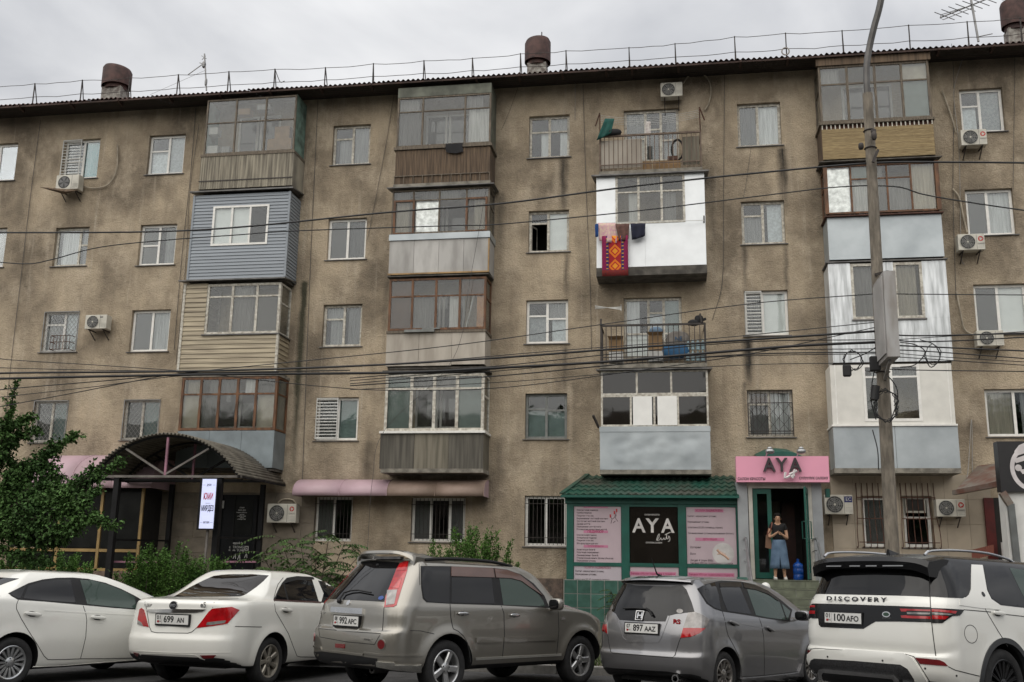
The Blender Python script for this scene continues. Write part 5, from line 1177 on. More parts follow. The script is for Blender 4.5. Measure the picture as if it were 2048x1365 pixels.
# sign
SGY = PY - .28
sg = thing('salon_sign', 'pink beauty salon signboard with raised dark letters', 'sign', tuple(fp(1565,966, SGY)))
mk('sign_pink', (.82,.36,.49),.45, var=.06, scale=.8); mk('letter_dark', (.045,.035,.04),.5); mk('letter_white', (.70,.66,.66),.5)
A_, B2, C2, D2 = [fp(x, y, SGY) for x, y in ((1471,915),(1656,911),(1660,963),(1474,966))]
b = MB(); xs0, xs1, zs0, zs1 = (A_.x + D2.x) / 2,(B2.x + C2.x) / 2,(C2.z + D2.z) / 2,(A_.z + B2.z) / 2
b.box(xs0, xs1, SGY, PY - .002, zs0, zs1); b.build('board', MATS['sign_pink'], sg)
for s, px, w_ in (('A', 1538,25),('Y', 1563,24),('A', 1590,25)): text(s, 'raised_letter', MATS['letter_dark'], textM((fX(px, 932, SGY), SGY - .06, fZ(px, 932, SGY))),.50, sg, .04, 'CENTER', abs(fX(px + w_ / 2,932, SGY) - fX(px - w_ / 2,932, SGY)),.008, squash=.92)
b = MB()
for pts in ([(1571,945),(1570,951),(1569,956),(1575,955),(1581,951)],[(1590,939),(1587,948),(1585,957)],[(1579,949),(1586,946),(1594,942)],[(1582,954),(1590,951)]):
 b.tube([fp(x, y, SGY - .13) for x, y in pts],.032,6)
b.build('script_letter', MATS['letter_white'], sg, smooth=True)
text('САЛОН КРАСОТЫ', 'lettering', MATS['letter_dark'], textM((fX(1503,958.5, SGY), SGY - .004, fZ(1503,958.5, SGY))),.12, sg, .002, 'CENTER', abs(fX(1531,958, SGY) - fX(1476,958, SGY)),.003, squash=1.)
text('СУЛУУЛУК САЛОНУ', 'lettering', MATS['letter_dark'], textM((fX(1627,957, SGY), SGY - .004, fZ(1627,957, SGY))),.12, sg, .002, 'CENTER', abs(fX(1656,958, SGY) - fX(1598,958, SGY)),.003, squash=1.)
for px in (1532,1594):
 b = MB(); p0 = fp(px, 914, SGY); b.tube([p0 + Vector((0,.1,0)), p0 + Vector((.03,-.1,.10)), p0 + Vector((.06,-.25,.12))],.014,5); b.blob(p0 + Vector((.07,-.30,.10)),(.11,.08,.06),6); b.blob(p0 + Vector((.07,-.3,.17)),(.06,.05,.04),6)
 b.build('spotlight', MATS['steel'], sg, smooth=True)
b = MB(); pa = [fp(x, y, PY + .2) for x, y in ((1518,916),(1540,906),(1563,903),(1586,905),(1610,915))]
for p in pa: b.v += [tuple(p),(p.x, -.01, p.z + .25)]
b.f = [[2 * k, 2 * k + 2,2 * k + 3,2 * k + 1] for k in range(4)] + [[0,2,4,6,8]]; b.m = [0] * 5; b.build('porch_roof', MATS['salon_green'], por, fix=False)
b = MB(); pxbox(b, 1652,1660,978,995, PY + .1, PY + .3); b.build('downpipe_head', MATS['salon_green'], por)
# water bottle in the doorway
mk('bottle_blue', (.008,.075,.36),.25, var=.15, scale=5)
p0 = fp(1597,1153, PY - .1); p0.z = LZ; bt = thing('water_bottle', 'blue water dispenser bottle standing in the salon doorway', 'bottle', tuple(p0))
prof = [(.01,0),(.115,0),(.12,.02),(.12,.11),(.112,.125),(.12,.14),(.12,.25),(.112,.265),(.12,.28),(.12,.33),(.10,.37),(.05,.405),(.03,.42),(.03,.46)]
MB().lathe(prof, tuple(p0),20).build('body', MATS['bottle_blue'], bt, smooth=True); MB().lathe([(.034,.455),(.034,.485),(.005,.49)], tuple(p0),14).build('cap', MATS['bottle_blue'], bt)
# --- pink awnings
mk('awning_pink', (.49,.345,.395),.5, var=.10, scale=1.2, rgb2=(.41,.29,.32)); mk('awning_dirty', (.20,.145,.11),.6, var=.25, scale=2, rgb2=(.30,.22,.18))
def awning(px0, px1, ytop, ybot, out_, n, label, mats, gap=.05):
 ym = (ytop + ybot) / 2; xm = (px0 + px1) / 2; x0, x1 = fX(px0, ybot, -out_), fX(px1, ybot, -out_); zb = fZ(xm, ybot, -out_); zt = fZ(xm, ytop, -.03)
 a = thing('awning', label, 'awning', ((x0 + x1) / 2,-out_ / 2, zb), 'pink barrel awnings')
 prof = [(-.02 - (out_ - .02) * math.sin(t * math.pi / 2), zb + .10 + (zt - zb - .10) * math.cos(t * math.pi / 2)) for t in [i / 10 for i in range(11)]] + [(-out_, zb)]
 for i in range(n):
  xa, xb = x0 + (x1 - x0) * i / n, x0 + (x1 - x0) * (i + 1) / n; b = MB(); k = len(prof)
  for x in (xa + .004, xb - .004):
   b.v += [(x, y, z) for y, z in prof]
  b.f = [[j, j + 1, k + j + 1, k + j] for j in range(k - 1)]; b.m = [0] * (k - 1)
  o = b.build('awning_panel', MATS[mats[i]], a, smooth=True, fix=False); sd = o.modifiers.new('t', 'SOLIDIFY'); sd.thickness = .012
  MB().tube([(xb, y - .004, z + .003) for y, z in prof],.012,5).build('seam', MATS['awning_pink' if mats[i] == 'awning_pink' else 'awning_dirty'], a)
 for x in (x0, x1):
  b = MB(); b.v = [(x, y, z) for y, z in prof] + [(x, -.02, zb)]; b.f = [list(range(len(b.v)))]; b.m = [0]; b.build('end_panel', MATS['awning_pink'], a, fix=False)
awning(584,967,960,992,.75,4, 'long pink barrel awning, its right half dulled brown', ['awning_pink', 'awning_pink', 'awning_dirty', 'awning_dirty'])
awning(60,302,912,976,1.35,3, 'broad faded pink barrel awning behind the tree at left', ['awning_pink'] * 3)
# --- glazed kiosk under the left awning
mk('kiosk_frame', (.36,.24,.09),.5, var=.15); mk('dark_pane', (.014,.015,.014),.3, spec=.2, var=.3, scale=2)
kio = thing('glazed_kiosk', 'dark glazed shop bay with yellow tan frames under the left awning', 'shop', tuple(fp(190,1140,-1.0)))
KY = -1.0; Zk = lambda y: fZ(190, y, KY); Xk = lambda x: fX(x, 1060, KY)
MB().box(Xk(100), Xk(283), KY + .04,-.035, GZ, Zk(977)).build('carcass', MATS['room_dark'], kio)
for a, e in ((20,115),(119,197),(204,277)):
 MB().box(Xk(a), Xk(e), KY + .01, KY + .03, Zk(1096), Zk(978)).build('pane', MATS['dark_pane'], kio); MB().box(Xk(a), Xk(e), KY + .01, KY + .03, Zk(1136), Zk(1104)).build('pane', MATS['dark_pane'], kio)
for px in (117,199,280): MB().box(Xk(px - 2.6), Xk(px + 2.6), KY - .02, KY + .035, Zk(1138), Zk(977)).build('mullion', MATS['kiosk_frame'], kio)
for a, e in ((20,114),(120,196),(202,277)): MB().box(Xk(a), Xk(e), KY - .015, KY + .035, Zk(1104), Zk(1098)).build('transom', MATS['kiosk_frame'], kio); MB().box(Xk(a), Xk(e), KY - .015, KY + .035, Zk(1142), Zk(1136.5)).build('bottom_rail', MATS['kiosk_frame'], kio)
MB().box(Xk(-60), Xk(290), KY - .02,-.09, GZ - .02, Zk(1142) - .002).build('base_wall', mk('reddish_plaster', (.21,.15,.115),.9, var=.25, scale=5, bump=.4), kio)
for k in range(9): MB().bar((Xk(206 + k * 8), KY - .01, Zk(1135)),(Xk(206 + k * 8), KY - .01, Zk(1106)),.012).build('bar', MATS['iron'], kio) if False else None
# --- arched entrance canopy
CY0, CY1 = -3.1,-.10
can = thing('entrance_canopy', 'arched corrugated entrance canopy on dark steel posts', 'canopy', (fX(330,1130, CY0),-1.6, GZ))
mk('canopy_sheet', (.17,.155,.125),.85, var=.3, scale=3, rgb2=(.09,.08,.065)); mk('canopy_steel', (.014,.014,.015),.6, var=.2, spec=.2); mk('pink_steel', (.36,.17,.23),.55, var=.2); mk('grey_steel', (.17,.155,.14),.6, var=.2)
pl, pr, pt = fp(184,956, CY0), fp(480,946, CY0), fp(338,869, CY0)
zf = (pl.z + pr.z) / 2; hw = (pr.x - pl.x) / 2; xc = (pr.x + pl.x) / 2; rise = pt.z - zf
Rr = (hw * hw + rise * rise) / (2 * rise); a0 = math.asin(hw / Rr); n = 420; b = MB()
for i in range(n + 1):
 t = -a0 + 2 * a0 * i / n; rr = Rr + .026 * math.sin(2 * math.pi * (t * Rr) / .105)
 for y in (CY0 - .12, CY1): b.v.append((xc + rr * math.sin(t), y, zf + rise - Rr + rr * math.cos(t)))
b.f = [[2 * i, 2 * i + 1,2 * i + 3,2 * i + 2] for i in range(n)]; b.m = [0] * n
o = b.build('corrugated_sheet', MATS['canopy_sheet'], can, smooth=True, fix=False); sd = o.modifiers.new('t', 'SOLIDIFY'); sd.thickness = .012
arc = lambda t, dr, y: (xc + (Rr + dr) * math.sin(t), y, zf + rise - Rr + (Rr + dr) * math.cos(t))
for y in (CY0,-1.6, CY1 - .05): MB().tube([arc(-a0 + 2 * a0 * k / 24,-.05, y) for k in range(25)],.028,6).build('arch_rib', MATS['canopy_steel'], can, smooth=True)
for y in (CY0,-1.6):
 MB().bar((xc - hw - .05, y, zf - .03),(xc + hw + .05, y, zf - .03),.06).build('tie_beam', MATS['canopy_steel' if y != CY0 else 'grey_steel'], can)
 MB().bar((xc, y, zf),(xc, y, zf + rise - .08),.055).build('king_post', MATS['pink_steel'], can)
 for s_ in (-1,1): MB().bar((xc, y, zf + .02), arc(s_ * a0 * .52,-.08, y),.05).build('strut', MATS['grey_steel' if y == CY0 else 'canopy_steel'], can)
for s_ in (-1,1): MB().bar((xc + s_ * hw, CY0 - .08, zf - .03),(xc + s_ * hw, CY1, zf - .03),.055).build('side_beam', MATS['canopy_steel'], can)
MB().bar((xc - hw, CY0 + .2, zf - .10),(xc + hw, CY0 + .2, zf - .10),.045).build('side_beam', MATS['canopy_steel'], can)
zc_ = zf - .03
for px in (226,433):
 p = fp(px, 1050, CY0 + .05); MB().box(p.x - .07, p.x + .07, CY0, CY0 + .14, GZ - .02, zc_).build('post', MATS['canopy_steel'], can)
for px in (338,521):
 p = fp(px, 1050, CY1 - .3); MB().box(p.x - .06, p.x + .06, CY1 - .35, CY1 - .23, GZ - .02, zc_).build('post', MATS['canopy_steel'], can)
for pa_, pb_ in (((226,1080),(338,1082)),((433,1075),(521,1078))):
 MB().bar(fp(*pa_, CY0 + .07), fp(*pb_, CY1 - .29),.05).build('side_rail', MATS['canopy_steel'], can)
for pa_, pb_ in (((215,1124),(330,1124)),((432,1124),(512,1124))): MB().bar(fp(*pa_, CY0 + .2), fp(*pb_, CY0 + .2),.045).build('low_rail', MATS['pink_steel'], can)
# dark shop door under it
dr = thing('shop_door', 'black glazed shop door with white stickers under the arched canopy', 'door', tuple(fp(475,1140,-.12)))
DY = -.12; b = MB(); pxbox(b, 437,513,990,1142, DY, -.035); b.build('door_panel', mk('door_black', (.007,.008,.010),.4, spec=.2), dr)
b = MB(); pxbox(b, 467,505,1000,1070, DY - .012, DY - .003); b.build('pane', MATS['dark_pane'], dr)
b = MB()
for xa_ in (437,463,507): pxbox(b, xa_, xa_ + 4,990,1142, DY - .03, DY - .004)
b.build('door_frame', MATS['canopy_steel'], dr); b = MB(); pxbox(b, 441,448,1002,1017, DY - .04, DY - .031); b.build('notice', MATS['card_white'], dr)
mk('sticker', (.50,.50,.48),.5); T = lambda s, x, y, w_, sz=.12: text(s, 'sticker_lettering', MATS['sticker'], textM((fX(x, y, DY - .016), DY - .016, fZ(x, y, DY - .016))), sz, dr, .0006, 'CENTER', abs(fX(x + w_ / 2, y, DY) - fX(x - w_ / 2, y, DY)),.002)
T('ЮМИ', 484,1016,9,.08); T('МИР ДЕЗ', 484,1021,15,.08); T('Режим работы', 483,1025.5,21,.07); T('пн-пт', 484,1030,9,.06); T('с 9:00 до 18:00', 483,1033,17,.06); T('сб-вс', 484,1036,8,.06); T('с 9:00 до 17:00', 483,1039,17,.06)
T('#STRONG', 473,1095,29,.16); T('Neolife', 464,1101,13,.10); T('YUME', 481,1101.5,15,.13); T('nappyclub', 474,1086.5,22,.06)
b = MB()
for x, y, s in ((493,1097,8),):
 for q in ((x - s / 2, x + s / 2, y - 4.5, y - 3),(x - s / 2, x + s / 2, y + 3, y + 4.5),(x - s / 2, x - s / 2 + 1.5, y - 3, y + 3),(x + s / 2 - 1.5, x + s / 2, y - 3, y + 3),(x - 1, x + 1, y - 1, y + 1)): pxbox(b, *q, DY - .016, DY - .013)
for q in ((466,1118,474,1108),(475,1120,481,1109),(489,1116,495,1107)):
 for da in (0,1): b.bar(fp(q[0] + da * 5, q[1], DY - .015), fp((q[0] + q[2]) / 2 + 1, q[3], DY - .015),.02,.003, up=(0,1,0))
b.build('sticker', MATS['sticker'], dr)
# illuminated box sign
lb = thing('light_box_sign', 'tall lit white box sign lettered in red and navy', 'sign', tuple(fp(412,1058,-3.3)))
LBY = -3.35; q4 = [fp(x, y, LBY) for x, y in ((404,957),(433,960),(427,1058),(397,1057))]
xa_, xb_ = (q4[0].x + q4[3].x) / 2 + .02,(q4[1].x + q4[2].x) / 2; za_, zb_ = (q4[2].z + q4[3].z) / 2,(q4[0].z + q4[1].z) / 2
MB().box(xa_ - .03, xb_ + .03, LBY, LBY + .16, za_ - .03, zb_ + .03, fn=lambda x, y, z: (x + (LBY - y) * -.0 - (y - LBY) * .75, y, z)).build('case', MATS['canopy_steel'], lb)
MB().box(xa_, xb_, LBY - .012, LBY - .002, za_, zb_).build('lit_face', mk('lit_face', (.56,.60,.82),.4, var=.02, emit=.42), lb)
mk('sign_red', (.55,.01,.06),.5); mk('sign_navy', (.02,.02,.09),.5); xm_ = (xa_ + xb_) / 2; W_ = xb_ - xa_; Hh = zb_ - za_
for s, f_, w_, m_, sz in (('ДҮКӨН', .875,.32, 'sign_navy', .075),('ЮМИ', .64,.66, 'sign_red', .22),('МИРДЕЗ', .40,.86, 'sign_navy', .19),('МАГАЗИН', .12,.42, 'sign_navy', .075)):
 text(s, 'lettering', MATS[m_], textM((xm_, LBY - .014, za_ + Hh * f_)), sz, lb, .001, 'CENTER', W_ * w_, .005 if sz > .1 else .001, squash=1.001)
b = MB(); b.box(xm_ - W_ * .16, xm_ + W_ * .16, LBY - .015, LBY - .013, za_ + Hh * .505, za_ + Hh * .511)
for s_ in (-1,1):
 for f_ in (.875,.12): b.box(xm_ + s_ * W_ * .26, xm_ + s_ * W_ * .44, LBY - .015, LBY - .013, za_ + Hh * f_, za_ + Hh * (f_ + .004)) if s_ > 0 else b.box(xm_ - W_ * .44, xm_ - W_ * .26, LBY - .015, LBY - .013, za_ + Hh * f_, za_ + Hh * (f_ + .004))
b.build('rule', MATS['sign_navy'], lb); MB().bar((xm_, LBY + .1, za_),(xm_ - .03, LBY + .1, GZ),.05).build('stand', MATS['grey_steel'], lb)
# --- right edge: black sign, porch roof and white shop
mk('sign_black', (.018,.017,.019),.4, var=.1); mk('shop_white', (.70,.70,.68),.6, var=.06); mk('porch_metal', (.20,.18,.155),.6,.3, var=.3, scale=3, rgb2=(.15,.07,.05)); mk('red_door', (.115,.012,.010),.5, var=.2)
BYs = -3.4
bs = thing('black_sign', 'black shop signboard with a white round face emblem', 'sign', tuple(fp(2070,983, BYs)))
x0_, x1_ = fX(1998,930, BYs), fX(2140,930, BYs); z0_, z1_ = fZ(2030,984, BYs), fZ(2030,883, BYs)
MB().box(x0_, x1_, BYs, BYs + .3, z0_, z1_).build('board', MATS['sign_black'], bs)
ec = fp(2064,937, BYs); r_ = abs(fX(2064 - 44,937, BYs) - ec.x); b = MB(); n = 40; eY = BYs - .006
for i in range(n + 1):
 t = R(35) + R(290) * i / n + R(60); co, si = math.cos(t), math.sin(t)
 b.v += [(ec.x + r_ * co, eY, ec.z + r_ * 1.12 * si),(ec.x + r_ * .80 * co, eY, ec.z + r_ * .92 * si)]
b.f = [[2 * i, 2 * i + 2,2 * i + 3,2 * i + 1] for i in range(n)]; b.m = [0] * n
k0 = len(b.v); cap_ = [(-.80,.55),(-.72,.85),(-.5,1.12),(-.2,1.25),(.3,1.28),(.3,.78),(-.3,.72)]
b.add([(ec.x + r_ * u, eY - .001, ec.z + r_ * v) for u, v in cap_],[tuple(range(len(cap_)))]); b.add([(ec.x + r_ * u, eY - .001, ec.z + r_ * v) for u, v in [(-.86,.42),(-.2,.66),(.4,.68),(.4,.50),(-.2,.40),(-.7,.25)]],[tuple(range(6))])
b.blob((ec.x - r_ * .62, eY, ec.z + r_ * .02),(r_ * .16,.003, r_ * .16),8,2); b.add([(ec.x + r_ * u, eY - .001, ec.z + r_ * v) for u, v in [(-.6,-.05),(-.45,-.28),(.2,-.2),(.2,-.05)]],[(0,1,2,3)])
b.build('emblem', MATS['letter_white'], bs, fix=False)
ws = thing('white_shop', 'white walled shop front below the black signboard', 'shop', tuple(fp(2080,1150, BYs + .2)))
MB().box(fX(2014,1060, BYs + .1), x1_ + 1, BYs + .1, BYs + .5, GZ, z0_ - .003).build('wall', MATS['shop_white'], ws)
MB().bar(fp(2004,985, BYs + .05), fp(2020,1010, BYs + .05),.14).build('downpipe', MATS['porch_metal'], ws); MB().bar(fp(2021,1008, BYs + .05), fp(2034,1130, BYs + .05),.13).build('downpipe', mk('pipe_grey', (.16,.17,.17),.5,.3), ws)
pr_ = thing('side_porch', 'small metal lean-to roof over a dark red doorway at right', 'porch', tuple(fp(1965,985,-1.2)))
b = MB(); qa = [fp(1908,985,-1.5), fp(2010,958,-3.0), fp(2010,925,-.6), fp(1955,932,-.05)]
b.add(qa + [p - Vector((0,0,.05)) for p in qa],[(0,1,2,3),(7,6,5,4),(0,4,5,1),(3,7,4,0)]); b.build('roof_sheet', MATS['porch_metal'], pr_, fix=False)
MB().bar(fp(1908,986,-1.52), fp(2008,967,-3.0),.11).build('gutter', MATS['porch_metal'], pr_)
b = MB(); pxbox(b, 1973,1992,996,1125,-.10,-.02); b.build('door_leaf', MATS['red_door'], pr_); b = MB(); pxbox(b, 1992,2030,996,1125,-.06,-.02); b.build('doorway', MATS['room_dark'], pr_)
b = MB(); pxbox(b, 2004,2020,1085,1125,-.4,-.36); b.build('notice_board', MATS['print_pale'], pr_)
b = MB()
for k in range(11): b.bar(fp(1945 + k * 4,1100 - k, -.5), fp(1946 + k * 4,1120 - k, -.5),.04)
b.build('crate_rack', mk('rack_red', (.30,.10,.07),.7), None, label='slatted reddish rack on the ground by the red doorway', cat='rack')
# ------------------------------------------------------------------ cars
def pchip(x, y, q):
 """monotone cubic through (x, y) evaluated at q; y may have columns"""
 x = np.asarray(x, float); y = np.asarray(y, float); h = np.diff(x)[:, None]; d = np.diff(y, axis=0) / h
 m = np.zeros_like(y)
 w1 = 2 * h[1:] + h[:-1]; w2 = h[1:] + 2 * h[:-1]
 with np.errstate(divide='ignore', invalid='ignore'):
  mm = (w1 + w2) / (w1 / d[:-1] + w2 / d[1:])
 m[1:-1] = np.where(d[:-1] * d[1:] > 0, mm, 0); m[0] = d[0]; m[-1] = d[-1]
 i = np.clip(np.searchsorted(x, q) - 1,0, len(x) - 2); t = ((q - x[i]) / np.diff(x)[i])[:, None]; hh = np.diff(x)[i][:, None]
 return (2 * t**3 - 3 * t**2 + 1) * y[i] + (t**3 - 2 * t**2 + t) * hh * m[i] + (-2 * t**3 + 3 * t**2) * y[i + 1] + (t**3 - t**2) * hh * m[i + 1]
def ring_pts(r):
 zr, xr, bow, wr, zsr, zsf, w_, wf, bowf, xf, zf = r
 lp = lambda a, c, t: a + (c - a) * t
 P = [(xr, 0, zr),(xr + .10 * bow, .5 * wr, zr),(xr + .38 * bow, .80 * wr, zr),(xr + 1.0 * bow, .965 * wr, lp(zr, zsr, .4)),(xr + 2.0 * bow, lp(wr, w_, .75), lp(zr, zsr, .9))]
 xa, xb = xr + 2.6 * bow, xf - 2.6 * bowf
 for i in range(6):
  t = i / 5; P.append((lp(xa, xb, t), w_ - .012 * (2 * t - 1) ** 2, lp(zsr, zsf, t)))
 P += [(xf - 2.0 * bowf, lp(wf, w_, .75), lp(zf, zsf, .9)),(xf - bowf, .965 * wf, lp(zf, zsf, .4)),(xf - .38 * bowf, .8 * wf, zf),(xf - .1 * bowf, .5 * wf, zf),(xf, 0, zf)]
 return np.array(P)
def car_body(rings, wb, tr, arch, flare, NU=150, NV=9):
 A = np.stack([ring_pts(r) for r in rings]); nr = len(rings)
 um = A[min(4, nr - 1)]; u = np.r_[0, np.cumsum(np.linalg.norm(np.diff(um, axis=0), axis=1))]; uq = np.linspace(0, u[-1], NU)
 # denser near the corners
 F_ = np.stack([pchip(u, a, uq) for a in A])                     # nr x NU x 3
 v = np.r_[0, np.cumsum(np.linalg.norm(np.diff(A, axis=0), axis=2).mean(1) ** .8)]; vq = np.unique(np.concatenate([np.linspace(v[i], v[i + 1], NV) for i in range(nr - 1)]))
 G = pchip(v, F_.reshape(nr, -1), vq).reshape(len(vq), NU, 3)
 G[:, 0,1] = 0; G[:, -1,1] = 0; G[-1, :, 1] = 0
 for xw in (0, wb):                                               # wheel-arch flares
  d = np.hypot(G[..., 0] - xw, G[..., 2] - tr); side = np.clip((G[..., 1] - .55) / .2,0,1)
  G[..., 1] += flare * np.exp(-((np.maximum(d - arch, 0)) / .085) ** 2) * side * (G[..., 2] < tr + arch + .3)
 nv = len(vq); V_ = np.concatenate([G.reshape(-1,3), G.reshape(-1,3) * (1,-1,1)]); fs = []; o = nv * NU
 for j in range(nv - 1):
  for i in range(NU - 1):
   a = j * NU + i; fs.append((a, a + NU, a + NU + 1, a + 1)); fs.append((o + a + 1, o + a + NU + 1, o + a + NU, o + a))
 for i in range(NU - 1): fs.append((i + 1, o + i + 1, o + i, i))
 bm = bmesh.new(); vs = [bm.verts.new(p) for p in V_]
 for f in fs:
  try: bm.faces.new([vs[i] for i in f])
  except ValueError: pass
 bmesh.ops.remove_doubles(bm, verts=bm.verts, dist=2e-4); bmesh.ops.recalc_face_normals(bm, faces=bm.faces)
 return bm
CARM = {}
mk('car_dark', (.012,.012,.013),.6); mk('car_black', (.006,.006,.007),.22, coat=.15, var=.05, spec=.35); mk('trim_black', (.012,.012,.013),.5, spec=.3); mk('tyre', (.020,.020,.021),.85, var=.25, scale=12, bump=.2)
mk('chrome', (.60,.60,.60),.14,1.0, var=.03); mk('plate_white', (.68,.68,.66),.4, var=.04); mk('plate_ink', (.015,.015,.016),.5); mk('gap', (.02,.02,.02),.8)
mk('lamp_red', (.42,.006,.010),.12, var=.18, scale=9, coat=.8); mk('lamp_dark_red', (.16,.005,.008),.12, var=.1, coat=.8); mk('lamp_clear', (.30,.285,.275),.12,.3, var=.25, scale=9, coat=.9); mk('visor', (.10,.052,.040),.15, var=.1, coat=.5)
mk('brake', (.10,.095,.09),.5,.7)
def car_glass(name, col, refl=.06):
 """tinted car glass: nearly opaque from outside, mirrors sky and street"""
 m = bpy.data.materials.new(name); m.use_nodes = True; MATS[name] = m; b = m.node_tree.nodes['Principled BSDF']
 b.inputs['Base Color'].default_value = (*col, 1); b.inputs['Roughness'].default_value = .03; b.inputs['IOR'].default_value = 1.52; b.inputs['Specular IOR Level'].default_value = .42
 b.inputs['Coat Weight'].default_value = .0
 return m
car_glass('car_glass', (.006,.006,.007)); car_glass('car_glass_green', (.035,.055,.045)); car_glass('car_glass_brown', (.014,.011,.009))
def paint(name, rgb, metal=0., rough=.3, dirt=(.30,.27,.21), k=.5):
 m = bpy.data.materials.new(name); m.use_nodes = True; MATS[name] = m; nt = m.node_tree; b = nt.nodes['Principled BSDF']; nn = nt.nodes.new; ln = nt.links.new
 b.inputs['Metallic'].default_value = metal; b.inputs['Coat Weight'].default_value = 1.; b.inputs['Coat Roughness'].default_value = .02
 tcn = nn('ShaderNodeTexCoord'); s = nn('ShaderNodeSeparateXYZ'); ln(tcn.outputs['Object'], s.inputs[0])
 mr = nn('ShaderNodeMapRange'); ln(s.outputs['Z'], mr.inputs[0]); mr.inputs[1].default_value = .75; mr.inputs[2].default_value = .2; mr.inputs[3].default_value = .06; mr.inputs[4].default_value = .55   # road dust thrown up low on the body
 n = nn('ShaderNodeTexNoise'); n.inputs['Scale'].default_value = 2.2; n.inputs['Detail'].default_value = 6; n.inputs['Roughness'].default_value = .65; mp = nn('ShaderNodeMapping'); mp.inputs['Scale'].default_value = (1,1,.45)
 ln(tcn.outputs['Object'], mp.inputs[0]); ln(mp.outputs[0], n.inputs['Vector'])
 mu = nn('ShaderNodeMath'); mu.operation = 'MULTIPLY'; ln(mr.outputs[0], mu.inputs[0]); ln(n.outputs['Fac'], mu.inputs[1])
 m2 = nn('ShaderNodeMath'); m2.operation = 'MULTIPLY'; ln(mu.outputs[0], m2.inputs[0]); m2.inputs[1].default_value = k * 2
 q = nn('ShaderNodeMix'); q.data_type = 'RGBA'; ln(m2.outputs[0], q.inputs[0]); q.inputs[6].default_value = (*rgb, 1); q.inputs[7].default_value = (*dirt, 1); ln(q.outputs[2], b.inputs['Base Color'])
 ra = nn('ShaderNodeMath'); ra.operation = 'MULTIPLY_ADD'; ln(m2.outputs[0], ra.inputs[0]); ra.inputs[1].default_value = .6; ra.inputs[2].default_value = rough; ln(ra.outputs[0], b.inputs['Roughness'])
 return m
